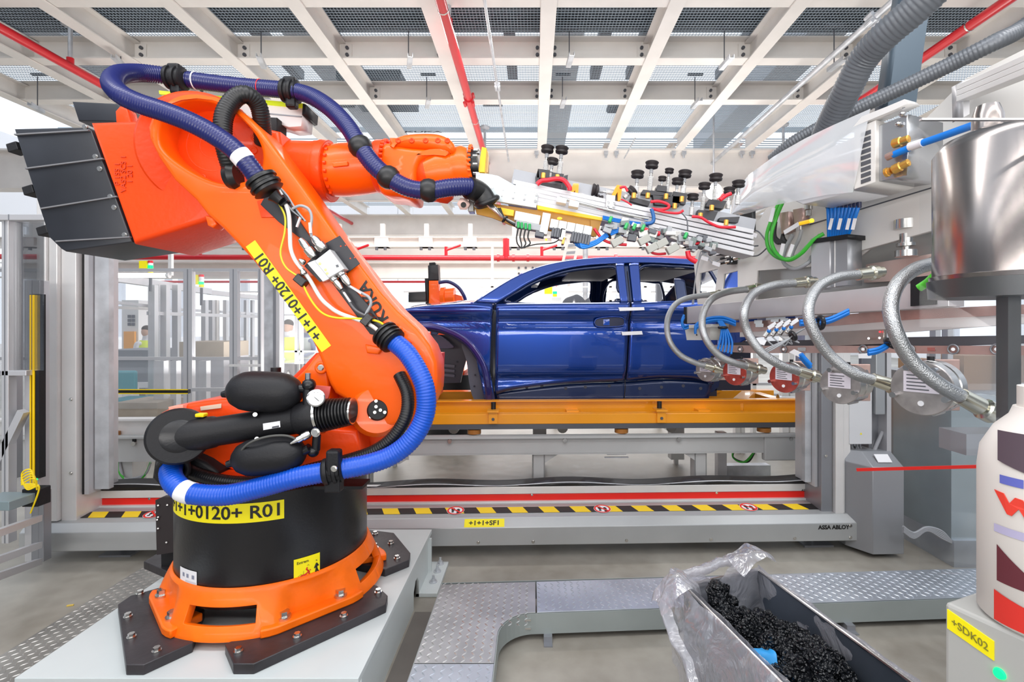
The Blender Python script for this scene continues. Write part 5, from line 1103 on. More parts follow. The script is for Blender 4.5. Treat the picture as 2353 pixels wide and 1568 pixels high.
def redt(pts, r=.0075, t=-.10): return cable('red_tube', [FG.p(x, y, t) for x, y in pts], r, CRED, gr)
redt([(1234, 424), (1244, 416), (1260, 414), (1280, 411), (1296, 415), (1308, 430), (1309, 438)], .011)
redt([(1495, 464), (1515, 463), (1535, 470), (1535, 478), (1518, 482), (1498, 480)], .007); redt([(1498, 480), (1530, 488), (1558, 490), (1570, 484)], .006)
redt([(1590, 498), (1610, 500), (1630, 512), (1655, 522), (1690, 522)], .007); redt([(1365, 525), (1385, 550), (1410, 560), (1440, 563)], .007)
redt([(1485, 558), (1495, 578), (1510, 584), (1530, 583)], .006); redt([(1575, 553), (1590, 560), (1615, 558)], .006); redt([(1580, 577), (1584, 592), (1600, 602)], .012); redt([(1480, 527), (1500, 536), (1516, 537)], .011)
redt([(1427, 458), (1440, 464), (1452, 472)], .004); redt([(1424, 432), (1436, 430), (1442, 440)], .006); redt([(1655, 460), (1668, 450), (1680, 445)], .009)
cable('grey_wire', [FG.p(1565, 488, -.1), FG.p(1578, 505, -.1), FG.p(1580, 530, -.1)], .003, GRAPH, gr); cable('blue_tube', [FG.p(1497, 480, -.1), FG.p(1502, 500, -.1), FG.p(1498, 512, -.1), FG.p(1480, 515, -.1)], .009, mat('tube_navy', (.01, .10, .32), .4), gr)
# suction cups on spring rods
CUP = mat('cup_rubber', (.018, .014, .016), .5)
def cup(cx, cy, bx, by, rpx=12.5, y=2.42):
    s = rpx * 1.2 * y / F; c = P(cx, cy, y); b = P(bx, by, y); d = (b - c).normalized()
    o = MB().lathe(c - d * s * .48, c + d * s * .62, [(0, s * .9), (.12, s * 1.03), (.40, s * .90), (.5, s * .82), (.62, s * .98), (.85, s * .92), (1, s * .45)], 26).build('suction_cup', CUP, gr, 50)
    MB().cyl(c + d * s * .7, b, s * .20, seg=10).build('plunger', STEEL, o, 40)
    MB().cyl(c + d * s * .7, c + d * s * 1.3, s * .28, seg=12).build('cup_fitting', CGREY, o, 40)
    L = (b - c).length; n = max(6, int(L / (s * .30))); pts = []
    a_ = d.cross(Vector((0, 1, 0))).normalized(); b_ = Vector((0, 1, 0))
    for i in range(n * 8 + 1):
        t = i / (n * 8); p = c + d * s * 1.8 + (b - c - d * s * 1.8) * t; an = i / 8 * 2 * math.pi; pts.append(p + a_ * math.cos(an) * s * .36 + b_ * math.sin(an) * s * .36)
    MB().tube(pts, s * .07, 5).build('spring', ALUL, o, 60)
    return o
for a in ((1258, 343, 1252, 405), (1291, 345, 1284, 408), (1270, 371, 1266, 395, 11), (1465, 401, 1460, 455), (1498, 379, 1492, 442), (1538, 393, 1532, 445, 8.5), (1522, 411, 1520, 430, 8), (1574, 400, 1568, 450), (1557, 417, 1554, 445, 11), (1619, 428, 1613, 492, 11.5), (1645, 408, 1641, 470, 12.5), (1592, 453, 1588, 495, 11), (1676, 438, 1672, 480, 11), (1697, 423, 1694, 470, 12)): cup(*a)
cup(1367, 437, 1420, 447, 12); cup(1376, 462, 1330, 448, 12); cup(1452, 440, 1440, 450, 11)
def bk(pts, m, t0=-.03, t1=.03, nm='cup_bracket'): return plate(nm, FG, pts, m, gr, t0, t1, smooth=0)
BK = mat('bracket_dark', (.045, .045, .05), .35, metal=.4)
for pts in ([(1236, 388), (1264, 391), (1262, 412), (1234, 408)], [(1268, 396), (1296, 400), (1293, 417), (1266, 412)], [(1230, 408), (1237, 388), (1240, 425), (1232, 432)], [(1296, 404), (1305, 402), (1302, 438), (1292, 440)], [(1245, 418), (1290, 425), (1292, 442), (1240, 434)]): bk(pts, BK)
for pts in ([(1450, 452), (1495, 463), (1490, 474), (1448, 462)], [(1478, 436), (1545, 442), (1540, 452), (1474, 446)], [(1512, 425), (1533, 428), (1531, 443), (1508, 440)], [(1500, 448), (1570, 452), (1560, 475), (1505, 470)], [(1548, 440), (1580, 445), (1575, 470), (1545, 465)], [(1630, 458), (1670, 462), (1662, 480), (1622, 474)], [(1605, 482), (1650, 486), (1640, 508), (1600, 500)], [(1575, 494), (1605, 498), (1600, 504), (1575, 500)], [(1655, 500), (1700, 498), (1696, 512), (1652, 508)]): bk(pts, BK)
for x, y in ((1249, 404), (1281, 408), (1457, 450), (1489, 450), (1531, 452), (1567, 458), (1551, 474), (1610, 496), (1636, 478), (1669, 512)): MB().cyl(P(x, y - 6, 2.36), P(x - 1, y + 6, 2.36), .011, seg=10).build('brass_nut', BRASS, gr, 30)
for pts in ([(1297, 453), (1310, 440), (1318, 421), (1330, 422), (1329, 440), (1324, 462), (1321, 460), (1322, 436), (1312, 448), (1303, 457)], [(1401, 458), (1412, 436), (1418, 425), (1430, 427), (1426, 460), (1420, 462), (1420, 440), (1408, 460)]): bk(pts, AMBER, -.05, .0, 'yellow_bracket')

# ================================================================ APPLICATOR STATION on the right
AM = math.atan2(-.925, .38); FM = Fr(1.12, 3.50, AM)        # plane turned towards the camera
NM = Vector((-FM.n.x, -FM.n.y, 0))                            # camera side is -n? (checked below)
SGN = -1 if FM.n.y > 0 else 1
def M(px, py, off=0.0): return FM.p(px, py, -off * (1 if (FM.n.x > 0) else -1))
TS = -(1 if (FM.n.x > 0) else -1)
st = thing('applicator_station', 'tall pale grey machine station with metering valves, hoses and braided loops on the right', 'machine', (1.6, 2.4, .4))
def mp(name, pts, m, o0, o1, holes=(), bevel=0.0, smooth=0, par=None, sm=0):     # plate on the station plane, o = distance towards the camera
    return plate(name, FM, pts, m, par or st, TS * o0, TS * o1, holes=holes, bevel=bevel, tp=TS * max(o0, o1), smooth=smooth, sm=sm)
WP = mat('station_white', (.66, .64, .615), .4, var=.05, vscale=2)
mp('mounting_wall', [(1603, 700), (1594, 600), (1604, 575), (1640, 555), (1700, 530), (1745, 505), (1760, 480), (1960, 380), (2120, 280), (2220, 180), (2500, 40), (2500, 470), (2140, 530), (2000, 570), (1960, 600), (1880, 612), (1740, 622), (1736, 700)], WP, .0, .02,
   holes=[[(1607, 628), (1650, 618), (1643, 670), (1604, 674)], [(1663, 630), (1695, 622), (1695, 660), (1658, 664)]])
mp('lower_wall', [(1738, 598), (1870, 575), (1960, 560), (2160, 500), (2160, 640), (2090, 655), (1738, 700)], mat('station_dark_grey', (.40, .395, .385), .3, metal=.5), -.10, -.08)  # darker, more metallic grey than the mounting wall
mp('wall_rail', [(1870, 525), (2150, 438), (2500, 330), (2500, 470), (2140, 530), (1960, 580), (1872, 600)], WP, .02, .05)
mp('wall_seam', [(1860, 515), (2148, 428), (2148, 431), (1860, 518)], GRAPH, .02, .022)
MB().box(2.0, 2.6, 1.5, 1.62, 0, 1.3).build('pedestal', ALUD, st, 0)
# supports reaching the floor at the right of the wall
b_ = M(1760, 660, -.12); MB().box(b_.x, b_.x + .12, b_.y - .0, b_.y + .12, 1.50, 1.9).build('rear_post', ALUD, st, 0)
# long box beam
mp('box_beam', [(1576, 706), (1740, 689), (2090, 652), (2180, 642), (2180, 704), (2090, 711), (1740, 730), (1576, 744)], mat('beam_alu', (.53, .51, .52), .36, metal=.5, var=.05), .10, .20, bevel=.003, smooth=20)
mp('beam_cap', [(1571, 706), (1577, 706), (1577, 745), (1571, 744)], BLACKM, .095, .205)
mp('end_bracket', [(1573, 752), (1632, 750), (1632, 782), (1578, 782)], mat('bracket_cream', (.55, .56, .54), .45), .06, .16)
mp('bracket_lip', [(1572, 747), (1634, 745), (1634, 752), (1572, 755)], mat('bracket_cream', (.55, .56, .54), .45), .05, .20)
bolt(M(1601, 770, .162), NM * -1 if False else (-.9, -.4, 0), .004, st, INK)
# grey column in front of the wall
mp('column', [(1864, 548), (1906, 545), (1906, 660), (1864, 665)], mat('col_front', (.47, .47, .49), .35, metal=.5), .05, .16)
mp('column_side', [(1906, 545), (1947, 540), (1947, 655), (1906, 660)], mat('col_side_shade', (.30, .31, .33), .35, metal=.5), .05, .15)  # same plane as the front; the side's shade is put into a darker grey
mp('column_cap', [(1863, 550), (1948, 538), (1948, 548), (1863, 560)], BLACKM, .05, .17)
mp('column_edge', [(1917, 545), (1919, 545), (1919, 660), (1917, 660)], ALUL, .15, .153)
# copper-brown rails below the beam
mp('upper_rail', [(1640, 745), (1740, 738), (2080, 712), (2353, 700), (2353, 722), (2090, 735), (1740, 762), (1642, 766)], COPPER, .02, .06)
mp('dark_rail_strip', [(1650, 790), (1740, 785), (2080, 775), (2400, 770), (2400, 788), (2090, 800), (1740, 803), (1655, 803)], mat('rail_dark', (.08, .08, .09), .4), -.02, .02)  # dark strip set just behind the lower rail
mp('middle_rail', [(1700, 757), (2060, 735), (2400, 722), (2400, 740), (2060, 765), (1700, 775)], ALUL, .0, .05)
mp('steel_plate', [(1870, 765), (2030, 757), (2030, 790), (1870, 797)], mat('steel_brown', (.36, .32, .29), .3, metal=.8, var=.1), .05, .07)
for x, y in ((1996, 778), (2021, 777)): MB().cyl(M(x, y, .07), M(x, y, .09), .005, seg=10).build('pin', CHROME, st, 0)
MB().ball(M(2022, 763, .08), .004).build('red_led', REDL, st)
mp('lower_rail', [(1633, 793), (1700, 794), (1740, 795), (2030, 795), (2400, 795), (2400, 818), (2030, 811), (1740, 812), (1640, 808)], COPPER, .06, .08)
for x in (1700, 1800, 1900, 1983, 2090, 2190, 2290):
    MB().torus(M(x, 803, .085), (.92, .38, 0), .018, .003).build('washer', ALUD, st, 60); MB().cyl(M(x, 803, .09), M(x, 803, .10), .007, seg=6).build('socket_screw', ALU, st, 30)
for x, y in ((1742, 740), (1745, 748), (1780, 736), (1802, 735), (1842, 803), (1980, 803), (2140, 803), (1646, 800)):
    o = mp('rail_tag', [(x - 9, y - 4), (x + 9, y - 4), (x + 9, y + 4), (x - 9, y + 4)], STEEL, .081, .083)
# metering valves: drum, front disc, label, screws, flange block
def valve(cx, cy, rp, d, red, lab, k):
    t = 'metering_valve'; c = P(cx, cy, d); s = rp * d / F; ax = Vector((.82, .57, 0)).normalized()
    o = MB().lathe(c, c + ax * s * 1.9, [(0, s), (.3, s), (.32, s * .93), (.38, s * .93), (.4, s), (.7, s), (.72, s * .85), (1, s * .85)], 36).build('metering_valve', STEEL, st, 40)
    f = MB().lathe(c - ax * s * .06, c, [(0, s * .97), (1, s * 1.0)], 36).build('front_disc', mat('disc_red' if red else 'disc_steel', (.52, .10, .08) if red else (.40, .37, .36), .3, metal=.6, var=.35, vscale=14), o, 40)
    r = Vector((-ax.y, ax.x, 0)) * -1; up = Vector((0, 0, 1)); fc = c - ax * (s * .07)
    def q4(u0, u1, v0, v1, nm, m, e=0): return MB().poly([fc - ax * (.001 + e) + r * u * s + up * v * s for u, v in ((u0, v0), (u1, v0), (u1, v1), (u0, v1))]).build(nm, m, o, 0)
    q4(-.55, .55, -.15, .62, 'maker_label', mat('label_lilac', (.66, .62, .68), .5))
    for j in range(5): q4(-.45, .25 - .1 * (j % 2), .46 - j * .13, .50 - j * .13, 'print_line', GRAPH, .001)
    for th in (-.35, 3.5, 2.0, 1.0): cc = fc + r * math.cos(th) * s * .85 + up * math.sin(th) * s * .85; MB().cyl(cc - ax * s * .35, cc + ax * .005, s * .11, seg=12).build('cap_screw', CHROME, o, 40)
    cc = fc - up * s * .55; MB().cyl(cc - ax * .003, cc, s * .10, seg=14).build('round_plug', LABELW, o, 0)
    for th in (-.7, -1.3): cc = c + ax * s * .4 + up * math.sin(th) * s * 1.0 - r * -.0 + r * math.cos(th) * s * .9; MB().cyl(cc, cc + ax * s * 1.0, s * .08, seg=10).build('tie_bolt', CHROME, o, 40)
    b = c + ax * s * 2.0 + Vector((0, -.0, 0)); MB().obox(b + up * s * .0, s * 1.3, s * .25, s * 2.0, Matrix.Rotation(.0, 3, 'Z')).build('flange_plate', COPPER, o, 0, bevel=.002)
    for u, v in ((-.4, -.1), (.3, -.1), (-.4, .6), (.35, .6)): cc = b + Vector((u * s, -s * .13, v * s)); MB().cyl(cc, cc - Vector((0, s * .08, 0)), s * .12, seg=12).build('flange_screw', CHROME, o, 30)
    MB().cyl(c + ax * s * .9 + up * s * .9, c + ax * s * .9 + up * s * 1.15, s * .12, seg=8).build('air_port', BLACKM, o, 0)
    return o
VAL = ((1622, 850, 27, 2.95, False), (1688, 856, 30, 2.62, True), (1802, 868, 35, 2.2, True), (1930, 885, 44, 1.8, False), (2118, 893, 62, 1.42, False))
for k, (cx, cy, rp, d, red) in enumerate(VAL): valve(cx, cy, rp, d, red, '', k)
# braided steel loops with crimped ends and union nuts
def braided(pts, r, k):
    o = cable('braided_hose', pts, r, mat('braid', (.42, .43, .44), .30, metal=.9, bump=.35, bscale=300), st, 16, 12)
    for a, b in ((pts[0], pts[1]), (pts[-1], pts[-2])):
        a = Vector(a); b = Vector(b); d = (a - b).normalized(); MB().lathe(a - d * r * .5, a + d * r * 6, [(0, r * 1.15), (.45, r * 1.25), (.5, r * .9), (.55, r * 1.5), (.75, r * 1.5), (.78, r * 1.1), (1, r * 1.1)], 16).build('union_nut', mat('nut_steel', (.62, .60, .50), .22, metal=1), o, 35)
    return o
braided([P(1632, 678, 3.0), P(1585, 684, 2.95), P(1552, 700, 2.9), P(1534, 735, 2.85), P(1537, 780, 2.8), P(1562, 815, 2.8), P(1598, 834, 2.8), P(1622, 841, 2.8)], .016, 0)
braided([P(1718, 665, 2.65), P(1670, 672, 2.6), P(1633, 690, 2.5), P(1614, 730, 2.45), P(1620, 775, 2.4), P(1650, 815, 2.4), P(1690, 835, 2.4), P(1718, 842, 2.42)], .017, 1)
braided([P(1828, 651, 2.15), P(1778, 656, 2.12), P(1732, 675, 2.08), P(1710, 715, 2.0), P(1716, 760, 2.0), P(1748, 808, 1.98), P(1795, 840, 1.98), P(1838, 854, 2.0)], .0175, 2)
braided([P(1975, 631, 1.75), P(1925, 637, 1.72), P(1880, 660, 1.68), P(1858, 705, 1.62), P(1866, 755, 1.6), P(1905, 815, 1.6), P(1960, 858, 1.58), P(2010, 874, 1.58)], .0175, 3)
braided([P(2150, 605, 1.4), P(2105, 618, 1.36), P(2065, 650, 1.32), P(2047, 700, 1.3), P(2057, 760, 1.28), P(2095, 830, 1.28), P(2160, 885, 1.27), P(2215, 915, 1.27)], .0185, 4)
# blue tube bundles
def bt(pts, n=3, r=.006, d=2.6, sp=3.0, m=CBLUE):
    for i in range(n): cable('blue_tube', [P(x, y + (i - n / 2) * sp, d + .012 * (i % 2)) for x, y in pts], r, m, st)
bt([(1690, 745), (1660, 735), (1625, 738), (1600, 752), (1598, 765)], 4, .007, 2.75)
bt([(1572, 728), (1567, 742), (1572, 754), (1582, 752)], 3, .007, 3.1)
for i in range(5): cable('blue_tube', [P(1650 + i * 2, 738, 2.7), P(1658 + i * 3, 756, 2.68), P(1654 + i * 7, 785, 2.66), P(1648 + i * 8, 806 + i * 2, 2.64)], .006, CBLUE, st)
MB().torus(P(1661, 753, 2.68), (0, 0, 1), .018, .008).build('velcro_tie', BLACK, st)
bt([(1838, 744), (1870, 742), (1905, 738), (1950, 718)], 4, .006, 2.0); MB().torus(P(1885, 742, 1.98), (1, 0, 0), .022, .009).build('velcro_tie', BLACK, st)
bt([(1995, 812), (2020, 806), (2045, 790), (2058, 765), (2030, 715)], 4, .005, 1.62); MB().torus(P(2050, 790, 1.6), (.6, 0, .8), .018, .009).build('velcro_tie', BLACK, st)
bt([(1840, 820), (1850, 832), (1862, 845)], 2, .010, 2.05, 6)
mp('id_label', [(1813, 810), (1824, 803), (1847, 814), (1843, 824)], LABELW, .28, .285); mp('id_label', [(1972, 813), (2002, 812), (2001, 824), (1973, 824)], LABELW, .15, .155)
for k in range(4):
    x = 1765 + k * 17; y = 757 - k * 3; MB().cyl(P(x - 8, y + 18, 2.2), P(x + 2, y + 4, 2.2), .010, seg=10).build('sensor_plug', STEEL, st, 30); MB().ball(P(x + 2, y + 4, 2.19), .009).build('blue_cap', CBLUE, st)
    MB().quadbox([P(x + a, y - 8 + b, c) for c in (2.18, 2.183) for a, b in ((-2, 2), (16, -10), (20, -2), (2, 10))]).build('id_label', LABELW, st, 0)
    cable('grey_wire', [P(x - 8, y + 20, 2.2), P(x + 20, y + 40, 2.18), P(1818, 775, 2.16), P(1860, 750, 2.1), P(1905, 738, 2.05)], .003, CGREY, st)
MB().torus(P(1822, 772, 2.15), (1, 0, .5), .016, .009).build('velcro_tie', BLACK, st)
MB().quadbox([P(x, y, c) for c in (2.1, 2.104) for x, y in ((1732, 788), (1740, 778), (1762, 783), (1756, 794))]).build('id_label', LABELW, st, 0)
for i in range(3): cable('grey_wire', [P(1745 + i * 6, 812, 2.1), P(1765 + i * 8, 800, 2.1), P(1815, 778, 2.12)], .003, CGREY, st)
# sensor connectors on the upper left of the wall
for x, y in ((1682, 540), (1657, 575), (1682, 595)):
    o = MB().obox(M(x, y, .05), .05, .04, .07, Matrix.Rotation(.25, 3, 'Z')).build('connector_block', BLACK, st, 0, bevel=.004)
    for dy in (-4, 6): bolt(M(x, y + dy, .075), (-.92, -.38, 0), .004, o, CHROME)
    MB().cyl(M(x + 6, y, .07), M(x + 17, y - 3, .07), .013, seg=12).build('plug_nut', STEEL, o, 30); MB().cyl(M(x + 17, y - 3, .07), M(x + 34, y - 7, .07), .010, seg=12).build('green_sleeve', mat('plug_green2', (.03, .50, .10), .4), o, 30)
    for dy in (-5, 6):
        MB().cyl(M(x - 14, y + dy + 2, .07), M(x - 4, y + dy, .07), .009, seg=10).build('plug_nut', STEEL, o, 30); MB().cyl(M(x - 26, y + dy + 5, .07), M(x - 14, y + dy + 2, .07), .008, seg=10).build('plug_grip', BLACK, o, 30)
        cable('grey_wire', [M(x - 26, y + dy + 5, .07), M(1640 + dy, y + 8, .07), M(1612, 580 + dy, .06), M(1598, 640, .06), M(1592 + dy * .3, 700, .06)], .0035, CGREY, o)
    cable('dark_wire', [M(x + 34, y - 7, .07), M(x + 60, y - 8, .06), M(x + 85, 565, .05)], .004, GRAPH, o)
for a, b, c_, d in ((1716, 528, 1740, 538), (1690, 568, 1715, 564), (1612, 588, 1628, 592), (1638, 600, 1655, 605), (1640, 580, 1656, 575)): mp('id_label', [(a, b), (c_, d), (c_ - 2, d + 9), (a - 2, b + 8)], LABELW, .085, .088)
cable('green_cable', [M(1792, 460, .10), M(1775, 500, .12), M(1762, 540, .14), M(1768, 575, .15), M(1795, 595, .16), M(1830, 590, .16), M(1862, 560, .16), M(1885, 540, .14)], .010, CGREEN, st)
cable('green_cable', [M(1800, 462, .12), M(1784, 500, .14), M(1772, 545, .16), M(1782, 580, .17), M(1810, 598, .18), M(1842, 582, .18), M(1868, 553, .17), M(1893, 537, .15)], .010, CGREEN, st)
cable('grey_cable', [M(1822, 540, .1), M(1806, 570, .1), M(1800, 602, .12), M(1825, 618, .14), M(1856, 605, .14), M(1865, 590, .1)], .010, CGREY, st)
cable('grey_cable', [M(1842, 528, .1), M(1836, 550, .1), M(1824, 575, .1), M(1816, 600, .12)], .009, CGREY, st)
for i in range(5): cable('black_cable', [M(1768 + i * 4, 510, .06), M(1775 + i * 2, 545, .07), M(1790 + i * 5, 560, .08), M(1800, 530 + i * 4, .06)], .006, RUBBER, st)
for a, b in (((1778, 478), (1770, 510)), ((1822, 562), (1812, 590)), ((1800, 560), (1794, 588)), ((1802, 535), (1835, 515))): MB().bar(M(*a, .17), M(*b, .17), .022, .004, up=(-.9, -.38, 0)).build('id_label', LABELW, st, 0)
mp('terminal_block', [(1790, 490), (1812, 486), (1812, 530), (1796, 538)], COPPER, .03, .08); mp('terminal_block', [(1822, 482), (1843, 478), (1843, 515), (1826, 520)], COPPER, .03, .08)
MB().cyl(M(1858, 462, .1), M(1858, 482, .1), .020, seg=16).cyl(M(1858, 484, .1), M(1858, 496, .1), .014, seg=12).build('pneumatic_fitting', STEEL, st, 40)
MB().cyl(M(1838, 514, .12), M(1868, 507, .12), .010, seg=12).build('amber_connector', mat('amber_lit', (.95, .55, .02), .3, emit=.5), st, 30); MB().ball(M(1865, 507, .125), .010).build('amber_led', YELL, st)
MB().cyl(M(1839, 520, .1), M(1839, 530, .1), .010, seg=12).build('union', STEEL, st, 30)
mp('corrugated_insert', [(1700, 492), (1728, 482), (1728, 530), (1698, 530)], RUBBER, .022, .05)
# blue tubes feeding the column
for i in range(9): cable('blue_tube', [M(1902 + i * 9, 470 + (i % 2) * 3, .14), M(1904 + i * 7.5, 500, .14), M(1905 + i * 5, 548, .12)], .009, CBLUE, st); MB().cyl(M(1902 + i * 9, 455, .14), M(1902 + i * 9, 478, .14), .010, seg=10).build('black_fitting', mat('fit_navy', (.01, .015, .06), .4), st, 30)
for x in (1912, 1932, 1952, 1965): MB().bar(M(x, 502, .19), M(x - 6, 528, .19), .014, .004, up=(-.9, -.38, 0)).build('id_label', LABELW, st, 0)
# valve terminal box with glossy hood, vents, brass fittings
mp('valve_terminal', [(1770, 400), (1962, 315), (1962, 440), (1845, 470), (1775, 440)], mat('terminal_grey', (.58, .58, .60), .35), .12, .34, bevel=.004)
q = MB(); up_ = [(1675, 498), (1685, 450), (1720, 402), (1780, 358), (1850, 318), (1920, 285), (2000, 250), (2030, 240)]; lo_ = [(1675, 500), (1720, 490), (1780, 472), (1840, 460), (1900, 448), (1960, 442)]
rows = []
for j in range(9):
    k = j / 8; row = []
    for i in range(25):
        a_ = lin(up_[:7], i / 24); b_ = lin(lo_, i / 24); x = a_[0] + (b_[0] - a_[0]) * k; y = a_[1] + (b_[1] - a_[1]) * k; row.append(M(x, y, .36 + .05 * math.sin(math.pi * k) * (1 - i / 40)))
    rows.append(row)
o = q.grid(rows).build('clear_hood', glassmat('hood_plastic', tint=(.97, .98, 1), refl=.9, haze=.42, rough=.08), st, 60)
mp('vent_panel', [(1962, 298), (2012, 276), (2012, 418), (1962, 436)], WP, .12, .36, bevel=.003)
for k in range(9): mp('vent_slot', [(1978, 306 + k * 13.5), (2000, 298 + k * 13.5), (2000, 307 + k * 13.5), (1978, 315 + k * 13.5)], GRAPH, .358, .363)
mp('fitting_block', [(2014, 290), (2086, 262), (2086, 405), (2014, 418)], mat('block_steel', (.50, .51, .53), .22, metal=.85), .12, .34, bevel=.004)
mp('hood_edge', [(1960, 292), (1980, 268), (2040, 244), (2078, 228), (2088, 236), (2060, 250), (2000, 275)], ALUL, .30, .37)
for a, b in (((2050, 332), (2090, 318)), ((2050, 392), (2090, 372)), ((2034, 398), (2048, 392))): MB().lathe(M(*a, .37), M(*b, .37), [(0, .010), (.1, .018), (.5, .018), (.55, .014), (.95, .014), (1, .008)], 16).build('brass_fitting', BRASS, st, 40)
MB().cyl(M(2038, 362, .37), M(2056, 353, .37), .014, seg=12).build('copper_end', COPPER, st, 40)
cable('blue_hose', [M(2052, 356, .37), M(2100, 336, .37), M(2160, 315, .38), M(2236, 288, .40)], .013, CBLUE, st, 14)
MB().cyl(M(2090, 338, .37), M(2120, 328, .375), .0155, seg=14).build('hose_tag', mat('tag_clear', (.7, .68, .72), .3), st, 40)
for x, y in ((2075, 243), (2073, 262), (2064, 285)): MB().ball(M(x, y, .35), .012, .012, .010).build('dome_nut', CHROME, st)
# anti vibration mount and pinkish plate
MB().lathe(M(2082, 505, .03), M(2082, 590, .03), [(0, .045), (.25, .045), (.27, .012), (.36, .012), (.38, .026), (.62, .026), (.64, .036), (.72, .036), (.74, .016), (.82, .016), (.83, .042), (1, .042)], 20).build('levelling_mount', STEEL, st, 40)
mp('mount_plate', [(1990, 608), (2150, 582), (2150, 640), (1985, 650)], mat('pink_steel', (.58, .44, .40), .35, metal=.5), -.05, -.03)
mp('dark_recess', [(2092, 638), (2150, 632), (2150, 700), (2092, 704)], BLACKM, .18, .21)
cable('green_cable', [P(2112, 662, 1.5), P(2130, 650, 1.48), P(2146, 636, 1.45)], .012, mat('green_bright', (.10, .6, .04), .4), st)

# steel vessel at the right edge, solid stand-in, partly for a glass reflection
pv = thing('pressure_vessel', 'brushed steel vessel with narrow neck at the right edge, partly standing in for a glass reflection', 'vessel', P(2280, 655, 1.15))
c0 = P(2318, 655, 1.18)
PVM = mat('vessel_steel', (.36, .32, .30), .22, metal=1.0, var=.15, vscale=3, stretch=(6, 6, .2))
zt = P(2318, 292, 1.18).z; H = zt - c0.z
MB().lathe(c0, (c0.x, c0.y, zt), [(0, .120), (.03, .148), (.06, .150), (.065, .143), (.86, .143), (.93, .125), (.97, .09), (1, .04)], 60).build('body', PVM, pv, 50)
MB().lathe((c0.x - .05, c0.y, zt - .01), (c0.x - .05, c0.y, zt + .05), [(0, .03), (.6, .03), (1, .022)], 24).build('neck', PVM, pv, 40)
MB().lathe((c0.x, c0.y, c0.z - .03), (c0.x, c0.y, c0.z + .012), [(0, .150), (1, .154)], 48).build('bottom_rim', mat('rim_dark', (.10, .10, .10), .35, metal=.7), pv, 40)
MB().box(c0.x - .03, c0.x + .0, c0.y - .03, c0.y - .0, 1.24, c0.z - .02).build('support_stem', mat('rim_dark', (.10, .10, .10), .35, metal=.7), pv, 0)
MB().box(c0.x - .10, c0.x + .9, c0.y - .0, c0.y + .08, 1.19, 1.24).build('support_arm', ALUD, pv, 0)
MB().box(c0.x + .5, c0.x + .62, c0.y - .02, c0.y + .10, 0, 1.19).build('support_post', ALUD, pv, 0)
cable('outlet_tube', [(c0.x + .06, c0.y - .1, 1.42), (c0.x + .03, c0.y - .12, 1.38), (c0.x + .0, c0.y - .12, 1.30)], .013, mat('teal', (.02, .22, .30), .4), pv)

# dark drag chain / conduits at upper right
SMOKE = mat('conduit_dark', (.035, .04, .05), .45)
dc = thing('cable_conduit', 'thick dark grey corrugated cable conduit descending from the ceiling at upper right', 'conduit', P(2100, 100, 2.0))
hose('corrugated_tube', [P(2290, -160, 1.7), P(2200, -75, 1.8), P(2110, 15, 1.9), P(2035, 80, 2.0), P(1985, 135, 2.1), P(1945, 210, 2.2), P(1905, 290, 2.35), P(1885, 340, 2.45)], .058, mat('conduit_grey', (.10, .11, .125), .45), dc, .016, .07, 20)
d2 = thing('cable_conduit', 'ribbed grey conduit sweeping from the right edge down behind the clear hood', 'conduit', P(2000, 250, 2.3))
hose('corrugated_tube', [P(2460, -30, 2.0), P(2353, 62, 2.1), P(2280, 100, 2.1), P(2180, 150, 2.2), P(2080, 198, 2.3), P(1980, 245, 2.4), P(1890, 290, 2.5), P(1820, 330, 2.6), P(1775, 368, 2.7)], .034, mat('conduit_mid', (.13, .14, .155), .4, metal=.3), d2, .014, .09, 16)
d3 = thing('hanging_panel', 'dark blue grey vertical duct hanging from the ceiling at upper right', 'duct', P(2100, 200, 2.5))
plate('duct', Fr(0, 2.5), [(2105, -150), (2165, -150), (2130, 60), (2105, 240), (2040, 245), (2060, 100)], mat('duct_blue', (.07, .10, .13), .4, metal=.3), d3, 0, .10, smooth=0)
# aluminium profile beam top right
d4 = thing('profile_beam', 'grooved aluminium profile beam entering at the right edge above the steel vessel', 'beam', P(2300, 180, 1.8))
for k in range(3): MB().bar(P(2215, 200 + k * 13, 1.9), P(2500, 78 + k * 17, 1.35), .05, .020).build('profile_strip', ALUL, d4, 0, bevel=.002)
MB().bar(P(2216, 214, 1.95), P(2500, 96, 1.42), .06, .05).build('profile_core', ALUD, d4, 0)
plate('vertical_profile', Fr(0, 1.9), [(2212, 186), (2228, 182), (2228, 262), (2214, 270)], ALU, d4, 0, .05, smooth=0)

# ================================================================ TROUGH WITH BAG AND CURED SEALANT
tr_ = thing('waste_trough', 'open steel trough lined with a clear bag, lower right foreground', 'trough', (.85, 1.5, .1))
TM = mat('trough_steel', (.16, .19, .24), .32, metal=.7, var=.1)
A_ = Vector((.585, 1.93, 0)); B_ = Vector((.925, 2.06, 0)); dv = Vector((.115, -.53, 0)).normalized(); A2 = A_ + dv * .80; B2 = B_ + dv * .90
ZR, ZB = .49, .16
def trp(u, v, z, off=0):   # u along (0 far .. 1 near), v across
    p = (A_.lerp(A2, u)).lerp(B_.lerp(B2, u), v); return Vector((p.x, p.y, z))
def wall4(name, c, m, th=.006):
    o = MB().grid(c).build(name, m, tr_, 0); s = o.modifiers.new('s', 'SOLIDIFY'); s.thickness = th; return o
wall4('left_wall', [[trp(0, 0, ZB), trp(1, 0, ZB)], [trp(0, 0, ZR), trp(1, 0, ZR)]], TM); wall4('right_wall', [[trp(0, 1, ZB), trp(1, 1, ZB)], [trp(0, 1, ZR), trp(1, 1, ZR)]], TM)
